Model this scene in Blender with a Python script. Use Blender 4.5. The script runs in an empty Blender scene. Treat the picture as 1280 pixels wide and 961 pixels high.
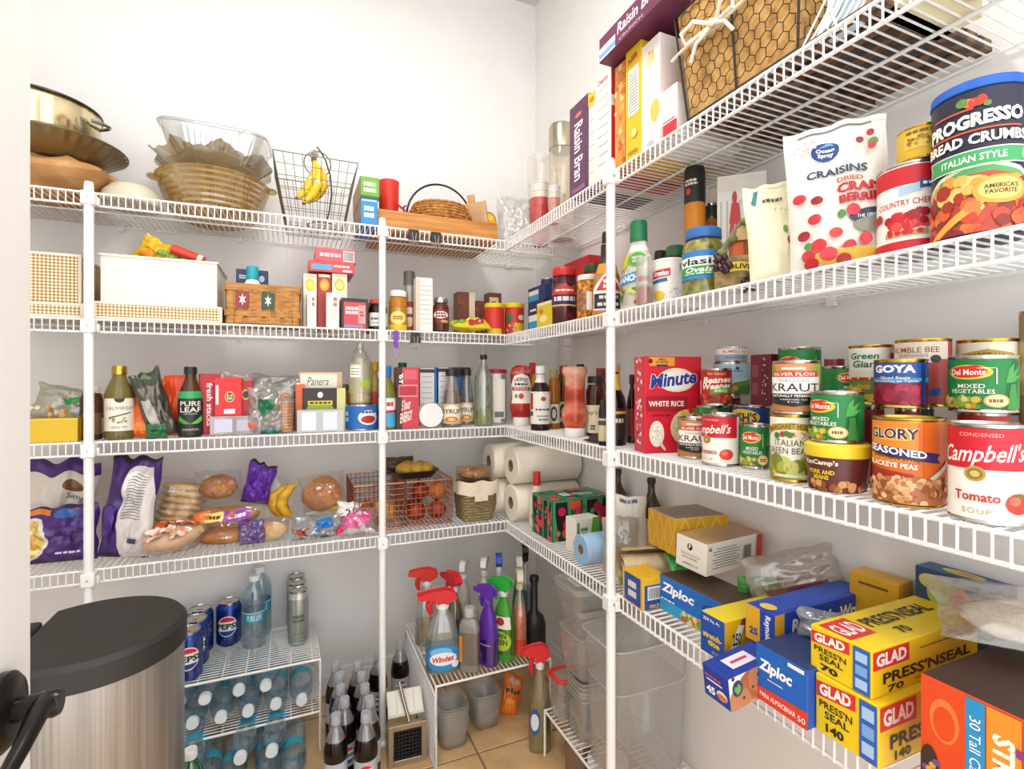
import bpy, bmesh, math, random
from math import sin, cos, pi, radians, sqrt, atan, atan2
from mathutils import Vector, Matrix, Euler, noise

# ------------------------------------------------------------------ camera, world, light, exposure
SC = bpy.context.scene
COL = SC.collection
YAW = 0.40775
S_, C_ = sin(YAW), cos(YAW)
EYE = 1.03
HOR = 475.5
cam_d = bpy.data.cameras.new('camera')
cam = bpy.data.objects.new('camera', cam_d)
COL.objects.link(cam)
cam_d.sensor_width = 36.0
cam_d.lens = 18.0
cam_d.clip_start = 0.02
cam_d.shift_y = -5.0 / 1280
cam.location = (0, 0, EYE)
cam.rotation_euler = (pi / 2, 0, -YAW)
SC.camera = cam

world = bpy.data.worlds.new('world')
SC.world = world
world.use_nodes = True
wb = world.node_tree.nodes['Background']
wb.inputs[0].default_value = (0.98, 0.99, 1.0, 1)
wb.inputs[1].default_value = 2.15
LAMP_POWER = 10
SC.view_settings.view_transform = 'Standard'
SC.view_settings.look = 'None'
SC.view_settings.gamma = 1.0
SC.view_settings.use_curve_mapping = False
SC.view_settings.exposure = 0.27
SC.cycles.transparent_max_bounces = 24
SC.cycles.max_bounces = 8
SC.cycles.caustics_reflective = False
SC.cycles.caustics_refractive = False

# ------------------------------------------------------------------ the room's measures
XF, XW = 0.624, 0.875      # front edge of the side shelves, side wall
YF, YW = 1.493, 1.795      # front edge of the back shelves, back wall
LV = {1: 1.4725, 2: 1.176, 3: 0.887, 4: 0.588}
CEIL = 2.486

# ------------------------------------------------------------------ materials
MATS = {}
def lin(c):
    c = c / 255.0
    return c / 12.92 if c <= 0.04045 else ((c + 0.055) / 1.055) ** 2.4
def rgb(h):
    h = h.lstrip('#')
    if len(h) == 3: h = ''.join(a + a for a in h)
    return (lin(int(h[0:2], 16)), lin(int(h[2:4], 16)), lin(int(h[4:6], 16)), 1)
def M(h, rough=0.42, metal=0.0, grain=0.0, scale=60.0, bump=0.0):
    """plain procedural material: colour, a little grain, a little relief"""
    k = (h, rough, metal, grain, scale, bump)
    if k in MATS: return MATS[k]
    m = bpy.data.materials.new('surface_' + h.strip('#'))
    m.use_nodes = True
    nt = m.node_tree; b = nt.nodes['Principled BSDF']
    b.inputs['Base Color'].default_value = rgb(h)
    b.inputs['Roughness'].default_value = rough
    b.inputs['Metallic'].default_value = metal
    if grain or bump:
        tc = nt.nodes.new('ShaderNodeTexCoord'); n = nt.nodes.new('ShaderNodeTexNoise')
        n.inputs['Scale'].default_value = scale; n.inputs['Detail'].default_value = 4
        nt.links.new(tc.outputs['Object'], n.inputs['Vector'])
        if grain:
            r = nt.nodes.new('ShaderNodeValToRGB')
            c = rgb(h)
            r.color_ramp.elements[0].position = 0.3; r.color_ramp.elements[1].position = 0.7
            r.color_ramp.elements[0].color = (c[0]*(1-grain), c[1]*(1-grain), c[2]*(1-grain), 1)
            r.color_ramp.elements[1].color = (min(1, c[0]*(1+grain)), min(1, c[1]*(1+grain)), min(1, c[2]*(1+grain)), 1)
            nt.links.new(n.outputs['Fac'], r.inputs['Fac']); nt.links.new(r.outputs['Color'], b.inputs['Base Color'])
        if bump:
            bp = nt.nodes.new('ShaderNodeBump'); bp.inputs['Strength'].default_value = bump; bp.inputs['Distance'].default_value = 0.002
            nt.links.new(n.outputs['Fac'], bp.inputs['Height']); nt.links.new(bp.outputs['Normal'], b.inputs['Normal'])
    MATS[k] = m
    return m
def film(h, alpha=0.25, rough=0.12, gloss=0.12, wr=0.0):
    """thin clear plastic or glass: see-through with a tint, a little body and a gloss"""
    k = ('film', h, alpha, rough, gloss, wr)
    if k in MATS: return MATS[k]
    m = bpy.data.materials.new('clear_' + h.strip('#')); m.use_nodes = True
    nt = m.node_tree; nt.nodes.clear()
    out = nt.nodes.new('ShaderNodeOutputMaterial')
    tr = nt.nodes.new('ShaderNodeBsdfTransparent'); c = rgb(h)
    tr.inputs[0].default_value = (c[0] ** .22, c[1] ** .22, c[2] ** .22, 1)
    df = nt.nodes.new('ShaderNodeBsdfDiffuse'); df.inputs[0].default_value = c
    gl = nt.nodes.new('ShaderNodeBsdfGlossy'); gl.inputs['Roughness'].default_value = rough
    gl.inputs[0].default_value = (0.9, 0.9, 0.9, 1)
    tl = nt.nodes.new('ShaderNodeBsdfTranslucent'); tl.inputs[0].default_value = c
    m0 = nt.nodes.new('ShaderNodeMixShader'); m0.inputs[0].default_value = 0.5
    nt.links.new(df.outputs[0], m0.inputs[1]); nt.links.new(tl.outputs[0], m0.inputs[2])
    m1 = nt.nodes.new('ShaderNodeMixShader'); m1.inputs[0].default_value = alpha
    nt.links.new(tr.outputs[0], m1.inputs[1]); nt.links.new(m0.outputs[0], m1.inputs[2])
    lw = nt.nodes.new('ShaderNodeLayerWeight'); lw.inputs[0].default_value = 0.35
    ad = nt.nodes.new('ShaderNodeMath'); ad.operation = 'MULTIPLY_ADD'
    nt.links.new(lw.outputs['Facing'], ad.inputs[0]); ad.inputs[1].default_value = 0.22; ad.inputs[2].default_value = gloss
    m2 = nt.nodes.new('ShaderNodeMixShader')
    nt.links.new(ad.outputs[0], m2.inputs[0]); nt.links.new(m1.outputs[0], m2.inputs[1]); nt.links.new(gl.outputs[0], m2.inputs[2])
    if wr:
        tc = nt.nodes.new('ShaderNodeTexCoord'); n = nt.nodes.new('ShaderNodeTexNoise'); n.inputs['Scale'].default_value = 30
        bp = nt.nodes.new('ShaderNodeBump'); bp.inputs['Strength'].default_value = wr; bp.inputs['Distance'].default_value = 0.01
        nt.links.new(tc.outputs['Object'], n.inputs['Vector']); nt.links.new(n.outputs['Fac'], bp.inputs['Height'])
        nt.links.new(bp.outputs['Normal'], gl.inputs['Normal'])
    nt.links.new(m2.outputs[0], out.inputs[0])
    MATS[k] = m
    return m
def ramp_mat(name, cols, kind='NOISE', scale=20.0, rough=0.5, stretch=(1, 1, 1), bump=0.0, metal=0.0):
    """procedural pattern through a colour ramp"""
    k = ('ramp', name)
    if k in MATS: return MATS[k]
    m = bpy.data.materials.new(name); m.use_nodes = True
    nt = m.node_tree; b = nt.nodes['Principled BSDF']
    b.inputs['Roughness'].default_value = rough; b.inputs['Metallic'].default_value = metal
    tc = nt.nodes.new('ShaderNodeTexCoord'); mp = nt.nodes.new('ShaderNodeMapping')
    mp.inputs['Scale'].default_value = stretch
    nt.links.new(tc.outputs['Object'], mp.inputs['Vector'])
    if kind == 'NOISE':
        n = nt.nodes.new('ShaderNodeTexNoise'); n.inputs['Detail'].default_value = 5; o = n.outputs['Fac']
    elif kind == 'VORONOI':
        n = nt.nodes.new('ShaderNodeTexVoronoi'); o = n.outputs['Distance']
    elif kind == 'CELL':
        n = nt.nodes.new('ShaderNodeTexVoronoi'); o = n.outputs['Color']
    else:
        n = nt.nodes.new('ShaderNodeTexWave'); n.inputs['Distortion'].default_value = 3; o = n.outputs['Fac']
    n.inputs['Scale'].default_value = scale
    nt.links.new(mp.outputs['Vector'], n.inputs['Vector'])
    r = nt.nodes.new('ShaderNodeValToRGB'); el = r.color_ramp.elements
    while len(el) < len(cols): el.new(0.5)
    for i, (p, c) in enumerate(cols): el[i].position = p; el[i].color = rgb(c)
    nt.links.new(o, r.inputs['Fac']); nt.links.new(r.outputs['Color'], b.inputs['Base Color'])
    if bump:
        bp = nt.nodes.new('ShaderNodeBump'); bp.inputs['Strength'].default_value = bump; bp.inputs['Distance'].default_value = 0.004
        nt.links.new(o, bp.inputs['Height']); nt.links.new(bp.outputs['Normal'], b.inputs['Normal'])
    MATS[k] = m
    return m
def A(m):
    return M(m) if isinstance(m, str) else m
STEEL = M('#c9c7c2', 0.22, 1.0)
GOLDTIN = M('#cfa648', 0.25, 1.0)
WIRE = M('#f2f1ef', 0.35)
CLEAR = film('#eef2f2', 0.10, 0.08, 0.08)

# ------------------------------------------------------------------ mesh builder
class G:
    def __init__(s): s.v = []; s.f = []; s.fm = []; s.ms = []
    def mi(s, m):
        m = A(m)
        if m not in s.ms: s.ms.append(m)
        return s.ms.index(m)
    def add(s, v, f, m):
        b = len(s.v); i = s.mi(m)
        s.v += [tuple(p) for p in v]
        for q in f: s.f.append([b + k for k in q]); s.fm.append(i)
        return s
    def box(s, x0, x1, y0, y1, z0, z1, m, mt=None):
        v = [(x0,y0,z0),(x1,y0,z0),(x1,y1,z0),(x0,y1,z0),(x0,y0,z1),(x1,y0,z1),(x1,y1,z1),(x0,y1,z1)]
        f = [(0,3,2,1),(4,5,6,7),(0,1,5,4),(1,2,6,5),(2,3,7,6),(3,0,4,7)]
        if mt: v = [mt @ Vector(p) for p in v]
        return s.add(v, f, m)
    def lathe(s, prof, m, n=24, sy=1.0, sx=1.0, ox=0, oy=0, caps=True, super_=2.0, mt=None):
        v = []; f = []
        for r, z in prof:
            for k in range(n):
                a = 2 * pi * k / n; ca, sa = cos(a), sin(a)
                if super_ != 2.0:
                    q = (abs(ca) ** super_ + abs(sa) ** super_) ** (-1 / super_); ca *= q; sa *= q
                p = (ox + r * ca * sx, oy + r * sa * sy, z)
                v.append(mt @ Vector(p) if mt else p)
        b0 = len(s.v)
        s.v += [tuple(p) for p in v]
        for i in range(len(prof) - 1):
            mm = s.mi(m[i] if isinstance(m, list) else m)
            for k in range(n):
                k2 = (k + 1) % n
                s.f.append([b0 + i*n + k, b0 + i*n + k2, b0 + (i+1)*n + k2, b0 + (i+1)*n + k]); s.fm.append(mm)
        if caps:
            if prof[0][0] > 1e-6: s.f.append([b0 + k for k in range(n)][::-1]); s.fm.append(s.mi(m[0] if isinstance(m, list) else m))
            if prof[-1][0] > 1e-6: s.f.append([b0 + (len(prof)-1)*n + k for k in range(n)]); s.fm.append(s.mi(m[-1] if isinstance(m, list) else m))
        return s
    def tube(s, pts, r, m, n=6, closed=False, caps=True):
        pts = [Vector(p) for p in pts]; N = len(pts)
        v = []; f = []
        up = None
        for i, p in enumerate(pts):
            a = pts[(i - 1) % N] if (closed or i > 0) else p
            b = pts[(i + 1) % N] if (closed or i < N - 1) else p
            d = (b - a)
            d = d.normalized() if d.length > 1e-9 else Vector((0, 0, 1))
            if up is None:
                up = Vector((0, 0, 1)) if abs(d.z) < 0.9 else Vector((1, 0, 0))
            x = d.cross(up)
            if x.length < 1e-6: x = d.cross(Vector((0, 1, 0)))
            x.normalize(); y = x.cross(d).normalized(); up = y
            rr = r[i] if isinstance(r, (list, tuple)) else r
            for k in range(n):
                t = 2 * pi * k / n
                v.append(p + x * (rr * cos(t)) + y * (rr * sin(t)))
        for i in range(N if closed else N - 1):
            j = (i + 1) % N
            for k in range(n):
                k2 = (k + 1) % n
                f.append((i*n + k, i*n + k2, j*n + k2, j*n + k))
        if caps and not closed:
            f.append(tuple(range(n))[::-1]); f.append(tuple((N-1)*n + k for k in range(n)))
        return s.add(v, f, m)
    def sheet(s, fn, nu, nv, m, closeu=False):
        v = [fn(i / nu, j / nv) for j in range(nv + 1) for i in range(nu + (0 if closeu else 1))]
        w = nu + (0 if closeu else 1); f = []
        for j in range(nv):
            for i in range(nu):
                i2 = (i + 1) % w
                f.append((j*w + i, j*w + i2, (j+1)*w + i2, (j+1)*w + i))
        return s.add(v, f, m)
    def ball(s, c, r, m, n=12, sc=(1, 1, 1), seed=0, amp=0.0):
        c = Vector(c); v = []; f = []
        h = max(4, n // 2 + 1)
        for j in range(h + 1):
            th = pi * j / h
            for i in range(n):
                ph = 2 * pi * i / n
                d = Vector((sin(th) * cos(ph), sin(th) * sin(ph), cos(th)))
                q = r * (1 + (amp * noise.noise(d * 1.7 + Vector((seed * 3.1, seed, 0))) if amp else 0))
                v.append((c.x + d.x * q * sc[0], c.y + d.y * q * sc[1], c.z + d.z * q * sc[2]))
        for j in range(h):
            for i in range(n):
                i2 = (i + 1) % n
                f.append((j*n + i, j*n + i2, (j+1)*n + i2, (j+1)*n + i))
        return s.add(v, f, m)
    def build(s, name, parent=None, loc=(0, 0, 0), rot=(0, 0, 0), smooth=38, bevel=0):
        me = bpy.data.meshes.new(name)
        me.from_pydata(s.v, [], s.f)
        for m in s.ms: me.materials.append(m)
        me.polygons.foreach_set('material_index', s.fm)
        if smooth:
            me.polygons.foreach_set('use_smooth', [True] * len(me.polygons))
            me.set_sharp_from_angle(angle=radians(smooth))
        me.update()
        o = bpy.data.objects.new(name, me)
        COL.objects.link(o)
        o.parent = parent
        o.location = loc; o.rotation_euler = rot
        if bevel:
            b = o.modifiers.new('edge', 'BEVEL'); b.width = bevel; b.segments = 2
        return o

def tag(o, label, cat, group=None, kind=None):
    o['label'] = label; o['category'] = cat
    if group: o['group'] = group
    if kind: o['kind'] = kind
    return o
def thing(name, label, cat, loc=(0, 0, 0), rot=(0, 0, 0), group=None):
    o = bpy.data.objects.new(name, None)
    COL.objects.link(o)
    o.empty_display_size = 0.02
    o.location = loc
    o.rotation_euler = (0, 0, rot) if not isinstance(rot, (tuple, list)) else rot
    return tag(o, label, cat, group)
def struct(o): o['kind'] = 'structure'; return o
def copy_tree(o, parent=None):
    c = o.copy(); COL.objects.link(c); c.parent = parent
    for ch in list(o.children): copy_tree(ch, c)
    return c

# ------------------------------------------------------------------ where things stand: a spot seen at column px, d behind the shelf's front edge
def ray(px):
    u = (px - 640) / 640.0
    return S_ + C_ * u, C_ - S_ * u
def onB(px, d):
    y = YF + d; dx, dy = ray(px); return y / dy * dx, y
def onR(px, d):
    x = XF + d; dx, dy = ray(px); return x, x / dx * dy
def depth(x, y): return S_ * x + C_ * y
def hz(py, x, y): return EYE + (HOR - py) / 640.0 * depth(x, y)
def floor_at(px, py, z=0.0):
    t = 640 * (EYE - z) / (py - HOR); dx, dy = ray(px)
    return t * dx, t * dy
def pcyl(side, x0, x1, d):
    a0, a1 = atan((x0 - 640) / 640), atan((x1 - 640) / 640)
    am, h = (a0 + a1) / 2, (a1 - a0) / 2
    dx = S_ * cos(am) + C_ * sin(am); dy = C_ * cos(am) - S_ * sin(am)
    if side == 'B': rho = (YF + d) / (dy - sin(h))
    else: rho = (XF + d) / (dx - sin(h))
    return rho * dx, rho * dy, rho * sin(h)
def face_cam(x, y): return atan2(-x, y)   # turn so that a thing's front (-Y) looks at the viewer
def zlev(z): return LV[z] if z in (1, 2, 3, 4) else z

# ------------------------------------------------------------------ printed faces: lettering and flat art laid on a surface
TXT = {}
def text_poly(s, bold=0.0, shear=0.0, space=1.0):
    k = (s, bold, shear, space)
    if k in TXT: return TXT[k]
    cu = bpy.data.curves.new('lettering', 'FONT')
    cu.body = s; cu.resolution_u = 2; cu.offset = bold; cu.shear = shear; cu.fill_mode = 'FRONT'
    cu.space_character = space; cu.space_line = 0.9
    cu.align_x = 'CENTER'
    ob = bpy.data.objects.new('lettering', cu)
    me = bpy.data.meshes.new_from_object(ob)
    v = [(p.co.x, p.co.y) for p in me.vertices]; f = [tuple(p.vertices) for p in me.polygons]
    bpy.data.objects.remove(ob); bpy.data.curves.remove(cu); bpy.data.meshes.remove(me)
    if v:
        x0 = min(p[0] for p in v); x1 = max(p[0] for p in v); y0 = min(p[1] for p in v); y1 = max(p[1] for p in v)
        v = [((p[0]-x0)/(x1-x0+1e-9), (p[1]-y0)/(y1-y0+1e-9)) for p in v]
    TXT[k] = (v, f)
    return TXT[k]
def cutmesh(v, f, cx, cy):
    if not cx and not cy: return v, f
    bm = bmesh.new()
    vs = [bm.verts.new((p[0], p[1], 0)) for p in v]
    for q in f:
        try: bm.faces.new([vs[k] for k in q])
        except ValueError: pass
    xs = [p[0] for p in v]; ys = [p[1] for p in v]
    if cx:
        k = math.floor(min(xs) * cx) + 1
        while k / cx < max(xs):
            bmesh.ops.bisect_plane(bm, geom=bm.verts[:] + bm.edges[:] + bm.faces[:], plane_co=(k / cx, 0, 0), plane_no=(1, 0, 0)); k += 1
    if cy:
        k = math.floor(min(ys) * cy) + 1
        while k / cy < max(ys):
            bmesh.ops.bisect_plane(bm, geom=bm.verts[:] + bm.edges[:] + bm.faces[:], plane_co=(0, k / cy, 0), plane_no=(0, 1, 0)); k += 1
    bm.verts.index_update()
    v2 = [(p.co.x, p.co.y) for p in bm.verts]; f2 = [tuple(q.index for q in p.verts) for p in bm.faces]
    bm.free()
    return v2, f2
def clip(v, f, lo, hi):
    """keep the art inside its face"""
    if all(lo <= p[0] <= hi and 0 <= p[1] <= 1 for p in v): return v, f
    V, F = [], []
    for q in f:
        pl = [v[k] for k in q]
        for ax, lim, sg in ((0, lo, 1), (0, hi, -1), (1, 0.0, 1), (1, 1.0, -1)):
            out = []
            for i, p in enumerate(pl):
                n = pl[(i + 1) % len(pl)]; a = (p[ax] - lim) * sg; b = (n[ax] - lim) * sg
                if a >= 0: out.append(p)
                if (a > 0 and b < 0) or (a < 0 and b > 0):
                    t = a / (a - b); out.append((p[0] + (n[0]-p[0])*t, p[1] + (n[1]-p[1])*t))
            pl = out
            if len(pl) < 3: break
        if len(pl) >= 3:
            F.append(tuple(range(len(V), len(V) + len(pl)))); V += pl
    return V, F
def art(g, items, mp, asp=1.0, cx=0, cy=0, step=0.00012, rough=0.4):
    """items in face fractions (0..1, origin bottom left); asp = face width / face height"""
    lo, hi = (-.1, 1.1) if cx and not cy else (0.0, 1.0)
    def mm(c): return M(c, rough) if isinstance(c, str) else c
    for i, it in enumerate(items):
        o = 0.00035 + step * i
        k = it[0]
        if k == 'r':
            _, x, y, w, h, c = it[:6]
            v = [(x-w/2, y-h/2), (x+w/2, y-h/2), (x+w/2, y+h/2), (x-w/2, y+h/2)]; f = [(0, 1, 2, 3)]
        elif k == 'l':     # small print too blurred to read: short strokes
            _, x, y, w, h, c = it[:6]
            v = []; f = []; rnd = random.Random(int(x * 97 + y * 53 + w * 31)); rows = 1 if h < w * .45 * asp else 2
            for q in range(rows):
                yy = y + h * ((q + .5) / rows - .5); xx = x - w / 2
                while xx < x + w / 2 - .02:
                    dx = min(w * rnd.uniform(.12, .26), x + w / 2 - xx); b0 = len(v); hh = h / rows * .34
                    v += [(xx, yy - hh), (xx + dx, yy - hh), (xx + dx, yy + hh), (xx, yy + hh)]; f.append((b0, b0 + 1, b0 + 2, b0 + 3)); xx += dx + w * .05
        elif k == 'p':
            v = list(it[1]); f = [tuple(range(len(v)))]; c = it[2]
        elif k == 'e':
            _, x, y, w, h, c = it[:6]
            n = 18
            v = [(x + w/2*cos(2*pi*q/n), y + h/2*sin(2*pi*q/n)) for q in range(n)]; f = [tuple(range(n))]
        elif k == 't':
            _, s, x, y, w, h, c = it[:7]
            opt = it[7] if len(it) > 7 else {}
            tv, f = text_poly(s, opt.get('b', 0.0), opt.get('s', 0.0), opt.get('sp', 1.0))
            if not tv: continue
            rot = opt.get('r', 0)
            if rot == 90: v = [(x - (p[1]-.5)*w, y + (p[0]-.5)*h) for p in tv]
            elif rot == -90: v = [(x + (p[1]-.5)*w, y - (p[0]-.5)*h) for p in tv]
            else:
                sl = opt.get('sl', 0.0); ar = opt.get('arc', 0.0)
                v = [(x + (p[0]-.5)*w, y + (p[1]-.5)*h + sl*(p[0]-.5) - ar*(2*p[0]-1)**2) for p in tv]
        elif k == 's':
            _, n, x, y, w, h, sz, cols = it[:8]
            rnd = random.Random(int(n * 7 + x * 100 + y * 31))
            for q in range(n):
                a = sz * rnd.uniform(0.75, 1.2); ex = x + rnd.uniform(-.5, .5) * w; ey = y + rnd.uniform(-.5, .5) * h
                t0 = rnd.uniform(0, 6.28); nn = 8
                v = [(ex + a/2*cos(t0+2*pi*j/nn), ey + a/2*asp*sin(t0+2*pi*j/nn)) for j in range(nn)]
                f = [tuple(range(nn))]
                v, f = clip(v, f, lo, hi)
                if not f: continue
                if cx: v, f = cutmesh(v, f, cx, cy)
                g.add([mp(p[0], p[1], o + 0.00002 * q) for p in v], f, mm(cols[q % len(cols)]))
            continue
        v, f = clip(v, f, lo, hi)
        if not f: continue
        v, f = cutmesh(v, f, cx, cy)
        g.add([mp(p[0], p[1], o) for p in v], f, mm(c))
    return g

# ------------------------------------------------------------------ the room shell
wall_m = M('#eeecea', 0.7, 0, 0.015, 9.0, 0.0)
nt = wall_m.node_tree
g = G(); g.box(-0.87, XW + 0.12, YW, YW + 0.1, 0, CEIL, wall_m); struct(g.build('wall_back', smooth=0))
g = G(); g.box(XW, XW + 0.1, -0.15, YW, 0, CEIL, wall_m); struct(g.build('wall_right', smooth=0))
g = G(); g.box(-0.97, -0.87, 0.1, YW + 0.1, 0, CEIL, wall_m); struct(g.build('wall_left', smooth=0))
g = G(); g.box(-0.97, XW + 0.12, -0.15, YW + 0.1, CEIL, CEIL + 0.1, M('#dcdad6', 0.8)); struct(g.build('ceiling', smooth=0))
base_m = M('#efeeec', 0.4)
for nm, bx in (('baseboard_back', (-0.87, XW, YW - 0.014, YW)), ('baseboard_right', (XW - 0.014, XW, -0.15, YW - 0.014))):
    g = G(); g.box(*bx, 0, 0.062, base_m)
    if nm == 'baseboard_back': g.box(-0.87, XW, YW - 0.009, YW, 0.062, 0.078, base_m)
    else: g.box(XW - 0.009, XW, -0.15, YW - 0.009, 0.062, 0.078, base_m)
    struct(g.build(nm, smooth=0))
# tiled floor: grout slab with each tile laid on it
g = G(); g.box(-0.97, XW + 0.1, -0.3, YW + 0.1, -0.05, -0.002, M('#8a7154', 0.9, 0, 0.1, 40)); floor = struct(g.build('floor', smooth=0))
tile_m = ramp_mat('beige_ceramic', [(0.2, '#b98f61'), (0.5, '#d2ab7c'), (0.8, '#e0bd90')], 'NOISE', 14, 0.45, bump=0.04)
TS = 0.335; gx = 0.475; gy = 1.338
tme = None
for i in range(-4, 2):
    for j in range(-5, 2):
        x0, y0 = gx + i * TS, gy + j * TS
        if x0 < -0.97: continue
        if x0 + TS > XW + 0.1 or y0 + TS > YW + 0.25: pass
        if tme is None:
            g = G(); g.box(0.003, TS - 0.003, 0.003, TS - 0.003, -0.02, 0, tile_m)
            t = g.build('floor_tile', floor, bevel=0.0015); tme = t.data
        else:
            t = bpy.data.objects.new('floor_tile', tme); COL.objects.link(t); t.parent = floor
            b = t.modifiers.new('edge', 'BEVEL'); b.width = 0.0015; b.segments = 2
        t.location = (x0, y0, 0)

# ceiling lamp: a flush dome
lx, ly = 0.12, 0.80
lamp = thing('ceiling_lamp', 'round white flush dome lamp on the pantry ceiling', 'ceiling lamp', (lx, ly, CEIL))
g = G(); g.lathe([(0.15, -0.022), (0.155, -0.01), (0.15, 0)], M('#d8d6d0', 0.3, 0.6), 32); g.build('base_ring', lamp)
em = bpy.data.materials.new('lit_opal_glass'); em.use_nodes = True
e = em.node_tree.nodes['Principled BSDF']; e.inputs['Base Color'].default_value = (0.9, 0.9, 0.88, 1)
e.inputs['Emission Color'].default_value = (1.0, 0.95, 0.88, 1); e.inputs['Emission Strength'].default_value = 3
g = G(); g.lathe([(0.0, -0.075), (0.06, -0.07), (0.105, -0.055), (0.135, -0.03), (0.142, -0.0215)], em, 32, caps=False); g.build('dome_shade', lamp)
ld = bpy.data.lights.new('lamp_light', 'AREA'); ld.shape = 'DISK'; ld.size = 0.30; ld.energy = LAMP_POWER; ld.color = (1.0, 0.955, 0.89)
lo = bpy.data.objects.new('lamp_light', ld); COL.objects.link(lo); lo.parent = lamp; lo.location = (0, 0, -0.085)

# open door leaf at the left with its lever handle
door_m = M('#e9e7e3', 0.45)
door = bpy.data.objects.new('door_1', None); COL.objects.link(door); struct(door)
DX = -0.212
e0 = ray(39); DY = DX / e0[0] * e0[1]
g = G(); g.box(DX - 0.036, DX, DY - 0.80, DY, 0.012, 2.05, door_m); g.build('door_leaf', door, smooth=0, bevel=0.002)
bz = M('#2c2a29', 0.28, 0.75)
hy, hz_ = DY - 0.058, 0.768
g = G(); mt = Matrix.Translation((DX, hy, hz_)) @ Matrix.Rotation(pi / 2, 4, 'Y')
g.lathe([(0.030, 0), (0.030, 0.006), (0.026, 0.010), (0.016, 0.012)], bz, 28, mt=mt)
g.build('rosette', door)
g = G(); g.lathe([(0.0095, 0.010), (0.0095, 0.026), (0.0108, 0.036), (0.009, 0.040)], bz, 18, mt=mt)
pts = [(DX + 0.030, hy + 0.006, hz_), (DX + 0.032, hy - 0.02, hz_ + 0.004), (DX + 0.033, hy - 0.05, hz_ - 0.004), (DX + 0.031, hy - 0.08, hz_ - 0.014), (DX + 0.028, hy - 0.11, hz_ - 0.016)]
g.tube(pts, [0.0095, 0.0075, 0.0058, 0.0052, 0.005], bz, 12)
g.build('lever_handle', door)

# ------------------------------------------------------------------ wire shelves
LIP = 0.032
PITCH = 0.0142
def wire_shelf(side, lev, label):
    z = LV[lev]
    t = thing('wire_shelf', label, 'wire shelf', (0, 0, z), group='ventilated pantry shelves')
    rr = 0.0028; wr = 0.00145
    if side == 'B':
        a, b = -0.865, XW - 0.012
        P = lambda u, d, h: (u, YF + d, h)
        D = YW - YF - 0.004
    else:
        a, b = -0.12, YF - 0.006
        P = lambda u, d, h: (XF + d, u, h)
        D = XW - XF - 0.004
    for nm, d, h in (('top_rail', 0.0, -rr), ('bottom_rail', 0.0, -LIP), ('middle_rail', D * 0.5, -2 * wr - rr), ('back_rail', D - 0.004, -2 * wr - rr)):
        g = G(); g.tube([P(a, d, h), P(b, d, h)], rr, WIRE, 8); g.build(nm, t)
    g = G(); u = a + 0.006
    while u < b:
        g.tube([P(u, D, -wr), P(u, 0.003, -wr), P(u, -rr - wr * .6, -rr), P(u, -rr - wr * .6, -LIP - 0.001)], wr, WIRE, 5)
        u += PITCH
    o = g.build('deck_wires', t); o['kind'] = 'stuff'
    # wall clips along the back
    u = a + 0.12
    while u < b:
        x, y, _ = P(u, D - 0.006, 0)
        g = G(); g.box(x - 0.007, x + 0.007, y - 0.002, y + 0.008, -0.016, 0.002, WIRE) if side == 'B' else g.box(x - 0.002, x + 0.008, y - 0.007, y + 0.007, -0.016, 0.002, WIRE)
        g.build('wall_clip', t)
        u += 0.3
    return t
for lv, w in ((1, 'topmost'), (2, 'second from the top'), (3, 'third from the top'), (4, 'lowest')):
    wire_shelf('B', lv, 'white wire shelf on the back wall, ' + w)
    wire_shelf('R', lv, 'white wire shelf on the right wall, ' + w)
def pole(px, side, label, top):
    x, y = onB(px, -0.012) if side == 'B' else onR(px, -0.012)
    t = thing('support_pole', label, 'shelf pole', (x, y, 0), group='white shelf poles')
    g = G(); g.lathe([(0.0098, 0), (0.0098, top - 0.012), (0.0085, top)], WIRE, 14); g.build('pole', t)
    g = G(); g.lathe([(0.017, 0), (0.017, 0.006), (0.0105, 0.012)], WIRE, 16); g.build('foot', t)
    for lv in LV:
        z = LV[lv]
        g = G(); g.box(-0.0135, 0.0135, -0.0125, 0.013, z - 0.036, z - 0.004, WIRE)
        if side == 'B': g.box(0.0135, 0.019, 0.0, 0.012, z - 0.034, z - 0.014, WIRE)
        else: g.box(0.0, 0.012, -0.019, -0.0135, z - 0.034, z - 0.014, WIRE)
        c = g.build('shelf_clip', t, bevel=0.003)
        g = G(); g.lathe([(0.0028, 0), (0.0028, 0.0012)], M('#b8b6b2', 0.3, 0.8), 10, mt=Matrix.Translation((0, -0.0125, z - 0.02)) @ Matrix.Rotation(pi/2, 4, 'X')); g.build('screw', c)
    return t
pole(111, 'B', 'white shelf pole at the left, beside the trash can', LV[1] + 0.018)
pole(478, 'B', 'white shelf pole in the middle of the back shelves', LV[1] + 0.018)
pole(763.5, 'R', 'white shelf pole in front of the right shelves', LV[1] + 0.018)

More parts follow.
